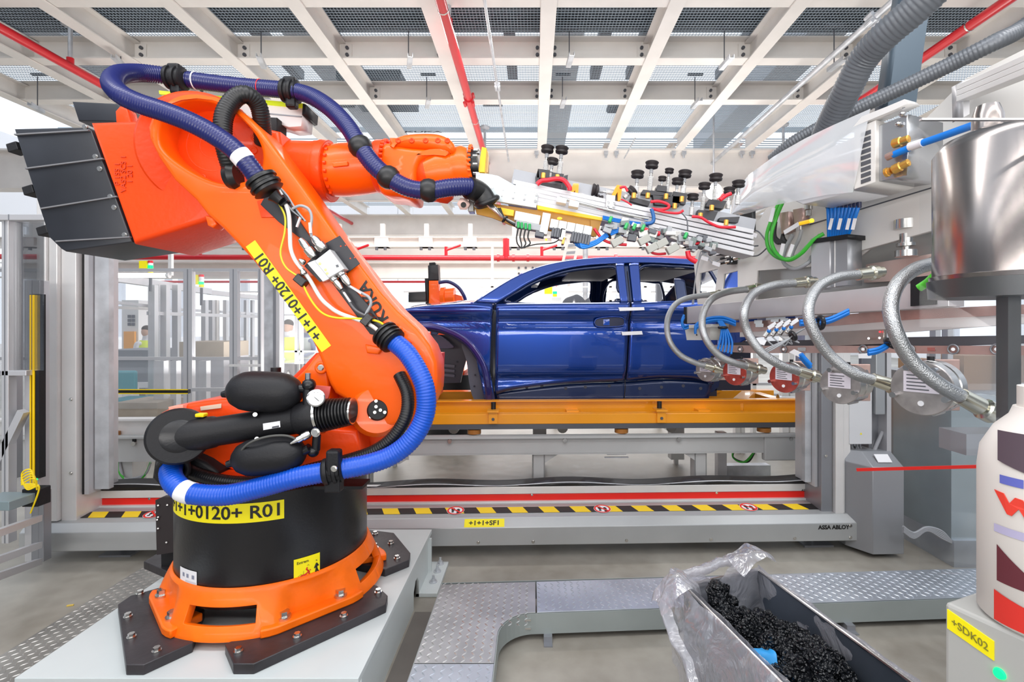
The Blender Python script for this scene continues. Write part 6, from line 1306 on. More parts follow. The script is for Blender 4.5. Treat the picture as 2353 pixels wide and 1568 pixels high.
wall4('end_wall', [[trp(0, 0, ZB), trp(0, 1, ZB)], [trp(0, 0, ZR), trp(0, 1, ZR)]], TM); wall4('end_wall', [[trp(1, 0, ZB), trp(1, 1, ZB)], [trp(1, 0, ZR), trp(1, 1, ZR)]], TM); wall4('bottom', [[trp(0, 0, ZB), trp(0, 1, ZB)], [trp(1, 0, ZB), trp(1, 1, ZB)]], TM)
MB().tube([trp(0, 0, ZR), trp(1, 0, ZR)], .006, 8).tube([trp(0, 1, ZR), trp(1, 1, ZR)], .006, 8).tube([trp(0, 0, ZR), trp(0, 1, ZR)], .006, 8).build('rolled_rim', STEEL, tr_)
for u in (.06, .9):
    for v in (.1, .9): p = trp(u, v, 0); MB().cyl((p.x, p.y, .07), (p.x, p.y, .16), .012, seg=10).lathe((p.x - .012, p.y, .035), (p.x + .012, p.y, .035), [(0, .030), (.2, .035), (.8, .035), (1, .030)], 20).build('caster', BLACKM, tr_, 40)
MB().obox(trp(.16, -.02, .20), .03, .05, .09).build('handle_block', BLACKM, tr_, 0, bevel=.004)
# plastic film
def film_mat(name, tint, haze):
    m = bpy.data.materials.new(name); m.use_nodes = True; nt = m.node_tree; N = nt.nodes; L = nt.links; N.clear()
    o = N.new('ShaderNodeOutputMaterial'); t = N.new('ShaderNodeBsdfTransparent'); t.inputs[0].default_value = (*tint, 1); g = N.new('ShaderNodeBsdfGlossy'); g.inputs['Roughness'].default_value = .08
    d = N.new('ShaderNodeBsdfDiffuse'); d.inputs[0].default_value = (.78, .78, .83, 1); tl = N.new('ShaderNodeBsdfTranslucent'); tl.inputs[0].default_value = (.75, .74, .80, 1)
    tc = N.new('ShaderNodeTexCoord'); n = N.new('ShaderNodeTexNoise'); n.inputs['Scale'].default_value = 7; n.inputs['Distortion'].default_value = 1.6; n.inputs['Detail'].default_value = 4; L.new(tc.outputs['Object'], n.inputs[0])
    b = N.new('ShaderNodeBump'); b.inputs['Strength'].default_value = .9; b.inputs['Distance'].default_value = .02; L.new(n.outputs[0], b.inputs['Height']); L.new(b.outputs[0], g.inputs['Normal']); L.new(b.outputs[0], d.inputs['Normal'])
    m1 = N.new('ShaderNodeMixShader'); m1.inputs[0].default_value = .5; L.new(d.outputs[0], m1.inputs[1]); L.new(tl.outputs[0], m1.inputs[2])
    m2 = N.new('ShaderNodeMixShader'); m2.inputs[0].default_value = haze; L.new(t.outputs[0], m2.inputs[1]); L.new(m1.outputs[0], m2.inputs[2])
    lw = N.new('ShaderNodeLayerWeight'); lw.inputs[0].default_value = .45; L.new(b.outputs[0], lw.inputs['Normal']); r = N.new('ShaderNodeMapRange'); r.inputs['To Min'].default_value = .07; r.inputs['To Max'].default_value = .6; L.new(lw.outputs['Facing'], r.inputs[0])
    m3 = N.new('ShaderNodeMixShader'); L.new(r.outputs[0], m3.inputs[0]); L.new(m2.outputs[0], m3.inputs[1]); L.new(g.outputs[0], m3.inputs[2]); L.new(m3.outputs[0], o.inputs[0]); return m
FILM = film_mat('plastic_film', (.97, .97, .99), .50)
def nz(p, s): return noise.noise(Vector(p) * s)
def film(name, base, nu, nv, amp, m=FILM):
    rows = []
    for j in range(nv + 1):
        row = []
        for i in range(nu + 1):
            p = base(i / nu, j / nv); k = amp(i / nu, j / nv) if callable(amp) else amp
            q_ = p + Vector((nz(p, 8) + .35 * nz(p, 26), nz(p + Vector((9, 0, 0)), 9), nz(p + Vector((0, 7, 0)), 8) + .35 * nz(p + Vector((3, 3, 3)), 26))) * k; row.append(q_)
        rows.append(row)
    return MB().grid(rows).build(name, m, None, 60)
bag = film('liner_bag', lambda u, v: trp(-.02 + u * 1.04, -.04 - .02 * math.sin(u * 9), ZR + .012 - v * (.30 + .10 * math.sin(u * 5)) ) + Vector((-.05 * math.sin(math.pi * min(1, v * 1.3)) - .02 * v, 0, 0)), 90, 34, lambda u, v: .018 + .020 * v)
tag(bag, 'clear crumpled plastic liner bag draped over the steel trough rim', 'plastic bag')
def bp(name, f, nu, nv, amp):
    o = film(name, f, nu, nv, amp); wl = WL[o.name]; o.parent = bag; o.location = wl - WL[bag.name]; return o
bp('right_side_film', lambda u, v: trp(u, 1 - .03 * v + .012, ZR + .014 - v * .30), 80, 20, .010)
bp('outer_fold', lambda u, v: trp(u * .9, 1.02 + .03 * v, ZR + .010 - v * .05), 60, 6, .012)
bp('end_film', lambda u, v: trp(.015 + .02 * v, u, ZR + .03 - v * .28 + .02 * math.sin(u * 12)), 40, 20, .020)
bp('left_inner_film', lambda u, v: trp(u, .03 + .02 * v, ZR + .012 - v * .25), 80, 16, .010)
bp('gathered_corner', lambda u, v: trp(-.08 + .20 * u, -.34 + .38 * v, ZR + .01 + .055 * math.sin(v * 3.1) - .06 * (1 - v)) + Vector((0, 0, .03 * math.sin(u * 3.1))), 30, 34, .036)
bp('gathered_corner', lambda u, v: trp(-.09 + .16 * u, .66 + .46 * v, ZR + .03 + .05 * math.sin(v * 3.1)), 30, 30, .036)
bp('hanging_fold', lambda u, v: trp(.0 + .55 * u, -.26 + .10 * u * 1.2 - .08 * math.sin(v * 3.1), ZR + .0 - .40 * u - .05 * v), 60, 10, .022)
bp('end_roll', lambda u, v: trp(-.045 - .02 * math.sin(v * 6.28), u, ZR + .025 + .02 * math.cos(v * 6.28)), 50, 12, .018)
# cured black sealant: one lumpy mass
def foam_mat():
    m = bpy.data.materials.new('sealant_black'); m.use_nodes = True; nt = m.node_tree; N = nt.nodes; L = nt.links; b = N['Principled BSDF']; b.inputs['Base Color'].default_value = (.006, .007, .009, 1); b.inputs['Roughness'].default_value = .22
    tc = N.new('ShaderNodeTexCoord'); v = N.new('ShaderNodeTexVoronoi'); v.inputs['Scale'].default_value = 95; L.new(tc.outputs['Object'], v.inputs[0]); bu = N.new('ShaderNodeBump'); bu.inputs['Strength'].default_value = 1; bu.inputs['Distance'].default_value = .012; L.new(v.outputs['Distance'], bu.inputs['Height']); L.new(bu.outputs[0], b.inputs['Normal']); return m
bm = bmesh.new(); random.seed(5)
CEN = [(.10, .30, .44, .050), (.16, .26, .40, .055), (.23, .30, .37, .06), (.26, .55, .38, .060), (.30, .78, .38, .055), (.33, .42, .36, .07), (.37, .68, .37, .062), (.40, .88, .36, .05), (.43, .40, .34, .07), (.46, .62, .35, .066), (.50, .85, .33, .055), (.53, .35, .30, .07), (.56, .62, .32, .07), (.62, .78, .33, .055), (.62, .45, .30, .075), (.68, .64, .32, .062), (.74, .74, .33, .058), (.76, .50, .30, .065), (.82, .68, .32, .058), (.88, .78, .31, .055), (.92, .60, .30, .06), (.04, .34, .42, .03)]
for u, v_, z, r in CEN:
    mt = Matrix.Translation(trp(u * 1.12 + .01, v_ * .9 + .06, z + .035)); bmesh.ops.create_icosphere(bm, subdivisions=5, radius=r * 1.12, matrix=mt)
for v in bm.verts:
    p = v.co.copy(); k = noise.turbulence(p * 13, 4, False) * .040 + noise.noise(p * 80) * .007 - .01; n_ = v.normal if v.normal.length else Vector((0, 0, 1)); v.co = p + n_ * k + Vector((0, 0, noise.noise(p * 11) * .02))
me = bpy.data.meshes.new('sealant_waste'); bm.to_mesh(me); bm.free()
fo = finish(me, 'sealant_waste', foam_mat(), None, 80)
tag(fo, 'glossy black lump of cured sealant waste inside the bag lined trough', 'waste')
gl = film('nitrile_glove', lambda u, v: trp(.40 + .16 * u, .06 + .24 * v, .44 + .02 * math.sin(u * 7) - .05 * u), 26, 20, .035, mat('glove_blue', (.03, .30, .68), .45)); gl.modifiers.new('s', 'SOLIDIFY').thickness = .002
tag(gl, 'crumpled blue disposable glove tucked beside the black sealant', 'glove')
pw = film('paper_towel', lambda u, v: trp(.86 + .2 * u, .72 + .25 * v, .38 + .05 * math.sin(v * 3)), 22, 18, .03, mat('towel', (.72, .66, .72), .8)); pw.modifiers.new('s', 'SOLIDIFY').thickness = .003
tag(pw, 'white crumpled paper towel near the frame edge in the trough', 'paper towel')

# ================================================================ FOREGROUND RIGHT: terminal and drum of fluid
cbx = thing('control_post', 'grey control post with yellow tag and glowing green button, bottom right corner', 'control post', (.9, .95, 0))
FB = Fr(.74, .90, math.radians(-68)); zt = 1.0
MB().fbox(FB, 0, .36, 0, .36, 0, zt).build('housing', mat('post_grey', (.42, .42, .40), .5), cbx, 0, bevel=.006)
q = MB().fbox(FB, .008, .082, -.002, .0, zt - .085, zt - .022)
q = MB(); q.quadbox([FB.w(a, z, t) for t in (-.002, 0) for a, z in ((.005, .956), (.073, .940), (.073, .972), (.005, .990))]); tgx = q.build('name_tag', YELLOW, cbx, 0)
text('lettering', '+SDK02', .0185, lambda x, y, h: FB.w(.039 + x * .85, .9645 + y - x * .25, -.0025 - h), mat('faded_ink', (.22, .20, .02), .6), tgx)
MB().lathe(FB.w(.080, .923, -.004), FB.w(.080, .923, .0), [(0, .0075), (1, .009)], 24).build('green_button', GREENL, cbx, 0)
bt_ = thing('fluid_bottle', 'white plastic bottle with red lettering and picture label on the grey control post', 'bottle', Vector((.838, .845, zt)))
bc = Vector((.862, .835, zt)); BW = mat('bottle_white', (.70, .66, .62), .45)
Hb = .36
MB().lathe((bc.x, bc.y, zt), (bc.x, bc.y, zt + Hb), [(0, .085), (.02, .092), (.70, .092), (.80, .088), (.90, .070), (.96, .05), (1, .045)], 48).build('bottle_body', BW, bt_, 50)
MB().lathe((bc.x, bc.y, zt + Hb), (bc.x, bc.y, zt + Hb + .035), [(0, .04), (1, .04)], 24).build('cap', BW, bt_, 40)
def bp_(th, z, r=.0932): return Vector((bc.x + r * math.cos(th), bc.y + r * math.sin(th), z))
def bpatch(name, th0, th1, pts, m, par, r=.0932):
    f = lambda u: math.radians(th0 + (th1 - th0) * u); rows = [[], []]
    for i in range(17):
        u = i / 16; rows[0].append(bp_(f(u), pts[0](u), r)); rows[1].append(bp_(f(u), pts[1](u), r))
    return MB().grid(rows).build(name, m, par, 60)
bpatch('red_band', 180, 300, (lambda u: zt + .008, lambda u: zt + .058 - .04 * u), mat('label_red', (.68, .03, .02), .45), bt_)
bpatch('picture_dark', 183, 222, (lambda u: zt + .075, lambda u: zt + .135 - .05 * u), mat('picture_maroon', (.12, .02, .03), .5), bt_)
bpatch('picture_dark', 250, 290, (lambda u: zt + .07, lambda u: zt + .10), mat('picture_grey', (.08, .08, .09), .5), bt_)
bpatch('lilac_band', 180, 300, (lambda u: zt + .155, lambda u: zt + .168), mat('label_lilac2', (.45, .42, .60), .5), bt_)
bpatch('blue_mark', 186, 206, (lambda u: zt + .238, lambda u: zt + .252), mat('label_blue', (.12, .14, .50), .5), bt_)
bpatch('dark_shoulder', 184, 300, (lambda u: zt + .275 - .02 * math.sin(3.14 * u), lambda u: zt + .325), mat('window_plum', (.10, .07, .09), .4), bt_, .0935)  # dark plum band around the bottle shoulder
text('lettering', 'wyz', .085, lambda x, y, h: bp_(math.radians(225) + x / .093, zt + .205 + y * .7 - x * .12, .0936 + h), mat('letter_red', (.78, .05, .03), .45), bt_, bold=.003)
# ================================================================ LEFT CELL FRAME AND LIGHT CURTAIN
lf = thing('profile_fence', 'aluminium profile fence frame with clear pane at the left edge', 'fence', (-3.1, 2.9, 0))
def vp(x0, x1, y0, y1, d, m=ALU, name='profile_post', par=None, th=.05):
    a, b = P(x0, y1, d), P(x1, y0, d); o = MB().box(a.x, b.x, d, d + th, max(a.z, 0), b.z).build(name, m, par or lf, 0, bevel=.003)
    if b.x - a.x > .025: MB().box((a.x + b.x) / 2 - .004, (a.x + b.x) / 2 + .004, d - .0008, d, max(a.z, 0) + .002, b.z - .002).build('slot', ALUD, par or lf, 0)
    return o
vp(3, 19, 493, 1250, 2.9); vp(-60, 100, 492, 506, 2.88); vp(-60, 60, 852, 864, 2.9)
MB().bar(P(55, 945, 2.92), P(-10, 1080, 2.92), .04, .04).build('diagonal_brace', ALU, lf, 0)
vp(20, 36, 507, 1100, 3.4, ALUD, 'inner_post')
a, b = P(20, 852, 2.93), P(98, 506, 2.93); MB().box(a.x, b.x, 2.93, 2.938, a.z, b.z).build('pane', GLASS, lf, 0)
for x0, x1 in ((-60, 90), ):
    for y in (1200, 1262, 1300): MB().bar(P(-60, y + 45, 2.2), P(88, y - 8, 2.9), .035, .035).build('low_rail', ALU, lf, 0)
vp(74, 100, 1130, 1292, 2.95, ALUD, 'foot_post')
MB().obox(P(14, 1152, 2.75), .20, .16, .05).build('cable_carrier', mat('carrier', (.25, .32, .34), .35, metal=.4), lf, 0, bevel=.004)
for i in range(5): cable('yellow_cable', [P(85, 1110 + i * 4, 2.8), P(70 + i * 2, 1080 + i * 5, 2.78), P(50, 1090 + i * 6, 2.78), P(62, 1125 - i * 3, 2.78), P(90, 1120, 2.8), P(70, 1180, 2.8)], .004, CYEL, lf)
MB().obox(P(84, 1140, 2.85), .09, .08, .10).build('cable_clamp', BLACKM, lf, 0, bevel=.005)
lc = thing('light_curtain', 'black and yellow safety light curtain mast on an aluminium post at left', 'light curtain', (-2.95, 3.0, 0))
vp(56, 92, 644, 1292, 2.98, ALU, 'mast_profile', lc, .06)
a = P(68, 1100, 2.94); b = P(90, 676, 2.94); MB().box(a.x, b.x, 2.94, 2.98, a.z, b.z).build('sensor_bar', BLACK, lc, 0)
for x0, x1 in ((68, 71), (74, 79)): a = P(x0, 1118, 2.936); b = P(x1, 678, 2.936); MB().box(a.x, b.x, 2.936, 2.94, a.z, b.z).build('yellow_stripe', mat('curtain_yellow', (.85, .55, 0), .4), lc, 0)
MB().ball(P(84, 1102, 2.93), .006).build('green_led', GREENL, lc)

# ================================================================ GLAZED FENCES AND STATIONS BEHIND
gf = thing('glazed_fence', 'aluminium framed clear panel fence behind the conveyor at left', 'fence', (-3, 5.6, 0))
def bx(x0, x1, y0, y1, d, m, name, par, th=.06, floor=False):
    a, b = P(x0, y1, d), P(x1, y0, d); return MB().box(a.x, b.x, d, d + th, 0 if floor else max(0, a.z), b.z).build(name, m, par, 0)
for x0, x1 in ((-40, -22), (120, 134), (244, 261), (421, 441), (527, 545), (592, 600)): bx(x0, x1, 617, 960, 5.6, ALU, 'profile_post', gf, floor=True); a = P((x0 + x1) / 2, 900, 5.6); b = P(0, 619, 5.6); MB().box(a.x - .006, a.x + .006, 5.598, 5.6, .05, b.z).build('slot', ALUD, gf, 0)
for y0, y1 in ((617, 624), (821, 828)): bx(-40, 600, y0, y1, 5.61, ALU, 'profile_rail', gf, .05)
bx(525, 600, 838, 843, 5.5, ALUL, 'short_rail', gf, .05); bx(440, 525, 892, 900, 5.5, ALU, 'short_rail', gf, .05)
for x0, x1 in ((-22, 120), (134, 244), (261, 421), (441, 527), (545, 592)):
    a, b = P(x0, 820, 5.63), P(x1, 624, 5.63); MB().box(a.x, b.x, 5.63, 5.636, a.z, b.z).build('pane', HAZY, gf, 0); a, b = P(x0, 940, 5.63), P(x1, 828, 5.63); MB().box(a.x, b.x, 5.63, 5.636, max(.02, a.z), b.z).build('pane', HAZY, gf, 0)
lc2 = thing('light_barrier', 'horizontal yellow and black light barrier bar in front of the glazed fence', 'light barrier', P(330, 900, 4.9))
a, b = P(226, 905, 4.9), P(432, 896, 4.9); MB().box(a.x, b.x, 4.9, 4.94, a.z, b.z).build('sensor_bar', BLACK, lc2, 0)
for y in (895, 904): a, b = P(226, y + 2, 4.89), P(430, y, 4.89); MB().box(a.x, b.x, 4.89, 4.9, a.z, b.z).build('yellow_stripe', CYEL, lc2, 0)
MB().ball(P(231, 900, 4.885), .006).build('red_led', REDL, lc2); MB().bar(P(228, 905, 4.95), P(248, 970, 4.95), .04, .04).build('support_arm', ALU, lc2, 0)
a = P(226, 900, 4.95); MB().box(a.x - .03, a.x + .02, 4.95, 5.0, 0, a.z + .02).build('support_post', ALU, lc2, 0)
col = thing('steel_column', 'broad galvanised steel column between the fences, left of the robot arm', 'column', (-3.2, 6, 0))
bx(599, 627, 560, 930, 5.9, GALV, 'flange', col, .02, True); bx(627, 634, 560, 930, 5.9, ALUD, 'web', col, .2, True); bx(634, 642, 590, 930, 5.85, ALU, 'side_profile', col, .1, True); bx(643, 650, 590, 930, 6.1, ALUL, 'side_profile', col, .02, True)
gf2 = thing('glazed_fence', 'second clear panel fence between the steel column and the orange arm', 'fence', (-2.6, 7.5, 0))
for x0, x1 in ((677, 683), (690, 694), (760, 766)): bx(x0, x1, 640, 860, 7.5, ALU, 'profile_post', gf2, floor=True)
for y0, y1 in ((722, 726), (806, 810)): bx(650, 800, y0, y1, 7.5, ALU, 'profile_rail', gf2, .04)
a, b = P(652, 880, 7.55), P(800, 724, 7.55); MB().box(a.x, b.x, 7.55, 7.556, a.z, b.z).build('pane', HAZY, gf2, 0)
# skewed frame of the next cell with its own posts
cf = thing('cell_frame', 'grey profile frame of the next cell running away behind the glazed fence', 'frame', (-4.6, 7, 0))
def slant(x0, y0, d0, x1, y1, d1, w_, m=ALU, name='cross_rail'): MB().bar(P(x0, y0, d0), P(x1, y1, d1), w_, w_).build(name, m, cf, 0)
slant(218, 632, 6.2, 360, 653, 7.4, .10); slant(360, 653, 7.4, 480, 670, 8.8, .10); slant(480, 672, 8.8, 600, 685, 10, .08); slant(218, 690, 6.4, 420, 712, 8, .04); slant(420, 712, 8, 600, 722, 10, .04); slant(340, 720, 7, 600, 728, 9, .05, ALU); slant(220, 705, 6.8, 390, 712, 8, .04, ALUL)
for x0, x1, d, m in ((354, 366, 7.3, ALUD), (340, 355, 7.0, ALU), (368, 382, 7.2, ALUD), (219, 228, 6.3, ALUD), (474, 488, 8.6, ALUD), (462, 472, 8.2, ALU), (395, 408, 7.6, ALUD), (512, 520, 8.8, ALU), (560, 566, 9.5, ALU), (575, 580, 9.8, ALU), (492, 498, 8.7, ALUL)): bx(x0, x1, 655 if x0 < 400 else 690, 920, d, ALU if m is ALUD and x0 != 219 else m, 'frame_post', cf, .08, True)
for x0, x1 in ((353, 376), (456, 474), (391, 405)): bx(x0, x1, 830, 950, 5.9, ALU, 'low_post', cf, .08, True)
mch = thing('machine_panel', 'white cabinet with black windows and an orange door deep behind the glazed fence', 'cabinet', (-8, 10, 0))
bx(280, 318, 690, 800, 9.6, LABELW, 'cabinet', mch, .5, True); bx(284, 309, 762, 805, 9.55, mat('door_orange', (.95, .42, .08), .5), 'orange_door', mch, .04)
for i in range(2):
    for j in range(3): bx(293 + i * 9, 300 + i * 9, 724 + j * 9, 731 + j * 9, 9.58, mat('win_dark', (.10, .11, .15), .4), 'window', mch, .01)
tk = thing('body_carrier', 'grey blurred body part on a low carrier seen through the fence at left', 'carrier', (-6, 7.5, 0))
bx(228, 345, 805, 880, 7.6, mat('carrier_grey', (.22, .24, .27), .5), 'tank', tk, .8); bx(228, 345, 880, 892, 7.5, LABELW, 'carrier_rail', tk, 1.0); bx(236, 250, 892, 930, 7.5, ALUD, 'leg', tk, .1, True); bx(320, 334, 892, 930, 7.5, ALUD, 'leg', tk, .1, True)
for px, lab in ((450, 'tall stack of beige flat cartons behind the glazed fence'),):
    t = thing('carton_stack', lab, 'cartons', (-5, 7.2, 0)); bx(412, 514, 786, 822, 6.9, CARD, 'carton_block', t, .6)
    bx(412, 514, 822, 900, 6.9, mat('pallet_grey', (.45, .45, .48), .6), 'pallet_table', t, .6, True)
t = thing('carton_stack', 'low stack of pale flat cartons under the light barrier at left', 'cartons', (-4.4, 5.1, 0)); bx(262, 362, 926, 958, 5.65, CARD, 'carton_block', t, .5); bx(262, 362, 958, 1100, 5.67, GREYP, 'table_leg_panel', t, .45, True)
t = thing('work_chair', 'teal upholstered work chair behind the light barrier', 'chair', P(290, 930, 6.6)); TEAL = mat('teal_fabric', (.05, .30, .36), .7)
a = P(280, 895, 6.6); MB().box(a.x - .22, a.x + .22, 6.55, 6.6, a.z - .05, a.z + .25).build('backrest', TEAL, t, 0, bevel=.03); MB().box(a.x - .24, a.x + .24, 6.6, 7.0, a.z - .22, a.z - .14).build('seat', TEAL, t, 0, bevel=.03); MB().cyl((a.x, 6.8, .05), (a.x, 6.8, a.z - .2), .03).build('gas_column', GRAPH, t, 30)
for i in range(5): MB().bar((a.x, 6.8, .09), (a.x + .28 * math.cos(i * 1.257), 6.8 + .28 * math.sin(i * 1.257), .03), .04, .05).build('leg', GRAPH, t, 0)
# lamp tube and lights
tl = thing('tube_lamp', 'bright white tube lamp above the glazed fence at left', 'lamp', P(320, 633, 6.0)); MB().cyl(P(246, 633, 6.0), P(384, 633, 6.0), .028, seg=16).build('tube', TUBE, tl, 40)
for x in (243, 387): MB().cyl(P(x - 3, 633, 6.0), P(x + 3, 633, 6.0), .035, seg=14).build('end_cap', ALUL, tl, 40)
a = P(388, 633, 6.0); MB().box(a.x - .01, a.x + .03, 6.0, 6.04, a.z, 3.4).build('hanger', ALUL, tl, 0)
def stack(px, py, d, lab):
    t = thing('signal_tower', lab, 'signal light', P(px, py, d)); a = P(px, py, d); s = d / F
    MB().cyl((a.x, d, a.z - 20 * s), (a.x, d, a.z - 60 * s if px < 1000 else 0), 3 * s, seg=12).build('stem', GRAPH, t, 30)
    for k, (m, z) in enumerate(((CRED, 8), (LABELW, 3), (GREENL if px < 400 else LABELW, -3), (GREENL, -9), (YELLOW, -15))): MB().cyl((a.x, d, a.z + (z - 3) * s), (a.x, d, a.z + (z + 2.6) * s), 5 * s, seg=14).build('lens', m, t, 30)
    MB().box(a.x - 24 * s, a.x - 6 * s, d - .02, d, a.z - 12 * s, a.z + 10 * s).build('yellow_plate', YELLOW, t, 0)
stack(346, 610, 6.6, 'signal light tower with yellow plate above the tube lamp'); stack(463, 642, 6.6, 'signal light tower with yellow plate between fence posts'); stack(1275, 664, 8.0, 'signal light tower with yellow plate seen through the car front window')
# LED strip lamps over the back hall
for k in range(7):
    t = thing('strip_lamp', f'long white strip lamp hanging over the far hall, {["leftmost", "second from left", "third from left", "middle", "third from right", "second from right", "rightmost"][k]} of seven', 'lamp', (-9 + k * 2.8, 17, 2.5))
    MB().box(-10 + k * 2.8, -8.1 + k * 2.8, 17, 17.1, 2.52, 2.56).build('diffuser', TUBE, t, 0); MB().box(-10 + k * 2.8, -8.1 + k * 2.8, 17, 17.1, 2.56, 2.62).build('housing', ALUL, t, 0)
    for dx in (-9.7, -8.4): MB().box(dx + k * 2.8, dx + .01 + k * 2.8, 17.05, 17.06, 2.6, 7.2).build('suspension', ALUL, t, 0)
fl = thing('flood_lamp', 'glaring work light behind the suction cups', 'lamp', P(1640, 440, 7.5)); MB().lathe(P(1640, 440, 7.45), P(1640, 440, 7.6), [(0, .10), (1, .08)], 30).build('lens', mat('flood_lens', (1, .98, 1), .4, emit=30), fl, 40); MB().lathe(P(1640, 440, 7.6), P(1640, 440, 7.8), [(0, .12), (1, .06)], 30).build('housing', ALUL, fl, 40); a = P(1640, 440, 7.7); MB().cyl(a, (a.x, a.y, 4.80), .015, seg=8).build('hanger', GALV, fl, 0)
# people far behind
def person(lab, px, d, ht, shirt, vest, face=0.0):
    x = (px - VX) * d / F; t = thing('person', lab, 'person', (x, d, 0)); S = ht / 1.75
    V = {'pel': (0, 0, .95), 'ch': (0, 0, 1.30), 'nk': (0, 0, 1.48), 'hd': (0, -.01, 1.62), 'hl': (-.10, 0, .88), 'kl': (-.11, -.03, .48), 'al': (-.11, 0, .07), 'fl': (-.11, -.14, .04), 'hr': (.10, 0, .88), 'kr': (.11, -.03, .48), 'ar': (.11, 0, .07), 'fr': (.11, -.14, .04), 'sl': (-.19, 0, 1.40), 'el': (-.24, -.02, 1.12), 'wl': (-.14, -.22, 1.04), 'gl': (-.10, -.30, 1.06), 'sr': (.19, 0, 1.40), 'er': (.24, -.02, 1.12), 'wr': (.14, -.22, 1.04), 'gr': (.10, -.30, 1.06)}
    R = dict(pel=.15, ch=.15, nk=.06, hd=.10, hl=.10, kl=.065, al=.045, fl=.04, hr=.10, kr=.065, ar=.045, fr=.04, sl=.07, el=.045, wl=.032, gl=.035, sr=.07, er=.045, wr=.032, gr=.035)
    E = [('pel', 'ch'), ('ch', 'nk'), ('nk', 'hd'), ('pel', 'hl'), ('hl', 'kl'), ('kl', 'al'), ('al', 'fl'), ('pel', 'hr'), ('hr', 'kr'), ('kr', 'ar'), ('ar', 'fr'), ('ch', 'sl'), ('sl', 'el'), ('el', 'wl'), ('wl', 'gl'), ('ch', 'sr'), ('sr', 'er'), ('er', 'wr'), ('wr', 'gr')]
    ks = list(V); me = bpy.data.meshes.new('body'); rot = Matrix.Rotation(face, 3, 'Z'); me.from_pydata([tuple(rot @ Vector(V[k]) * S) for k in ks], [(ks.index(a), ks.index(b)) for a, b in E], [])
    o = bpy.data.objects.new('body', me); COL.objects.link(o); WL[o.name] = Vector((x, d, 0)); o.parent = t; me.materials.append(shirt); m = o.modifiers.new('k', 'SKIN')
    for i, k in enumerate(ks): me.skin_vertices[0].data[i].radius = (R[k] * S, R[k] * S * .85); me.skin_vertices[0].data[i].use_root = (k == 'pel')
    o.modifiers.new('s', 'SUBSURF').levels = 1; o.modifiers['s'].render_levels = 2
    MB().ball((x, d, 1.64 * S), .085 * S, .10 * S, .12 * S, 16, 12).build('head', mat('skin', (.62, .40, .30), .6), t); MB().ball((x, d + .012, 1.70 * S), .090 * S, .105 * S, .085 * S, 16, 10).build('hair', mat('hair', (.05, .035, .03), .7), t)
    MB().lathe((x, d, .98 * S), (x, d, 1.45 * S), [(0, .175 * S), (.7, .185 * S), (1, .12 * S)], 24, cap=False).build('vest', vest, t)
VEST = mat('vest_yellow', (.80, .95, .10), .6); SHW = mat('shirt_white', (.75, .75, .78), .7); SHB = mat('shirt_blue', (.12, .16, .32), .7)
person('person in white shirt and yellow vest standing behind the second glazed fence', 662, 8.3, 1.55, SHW, VEST, .6); person('person in dark blue clothes and pale vest working behind the second glazed fence', 706, 9.6, 1.50, SHB, mat('vest_pale', (.55, .62, .60), .6), -.5); person('person in white shirt with yellow vest beside the orange door far behind', 336, 9.2, 1.45, SHW, VEST, 1.2)

# ================================================================ SECOND ROBOT behind the car nose
r2 = thing('industrial_robot', 'small looking orange robot with black motors far behind the blue car nose', 'robot', P(1010, 950, 6.6))
F2 = Fr(0, 6.4); 
b0 = P(1035, 930, 6.6); MB().lathe((b0.x, 6.6, .0), (b0.x, 6.6, .85), [(0, .40), (.08, .40), (.1, .34), (1, .34)], 36).build('base_drum', BLACK, r2, 40)
plate('turret', F2, [(1000, 882), (1060, 882), (1066, 868), (1072, 720), (1062, 692), (1040, 678), (990, 690), (985, 740), (990, 860)], ORANGE2, r2, 0, .4, bevel=.03)
plate('upper_arm', F2, [(985, 645), (1006, 645), (1008, 668), (1030, 672), (1060, 680), (1066, 700), (985, 704)], ORANGE, r2, -.06, .1, bevel=.015)
MB().lathe(F2.p(1014, 683, -.08), F2.p(1045, 683, -.08), [(0, .12), (.3, .13), (.35, .11), (1, .12)], 28).build('joint_housing', ORANGE, r2, 40)
plate('motor', F2, [(983, 610), (1006, 608), (1008, 644), (984, 645)], BLACK, r2, -.05, .1, bevel=.01); plate('motor_cap', F2, [(986, 604), (999, 603), (1000, 609), (986, 610)], BLACKM, r2, -.03, .06, smooth=0)
plate('side_motor', F2, [(938, 672), (978, 670), (980, 694), (938, 695)], BLACK, r2, -.08, .12, bevel=.012); plate('motor_mount', F2, [(976, 640), (984, 640), (984, 700), (978, 698)], BLACKM, r2, -.04, .1, smooth=0)
hose('blue_hose', [F2.p(1008, 650, -.1), F2.p(1030, 648, -.1), F2.p(1052, 660, -.1), F2.p(1066, 680, -.1), F2.p(1072, 700, -.05)], .022, HOSED, r2, .02, .08, 10)
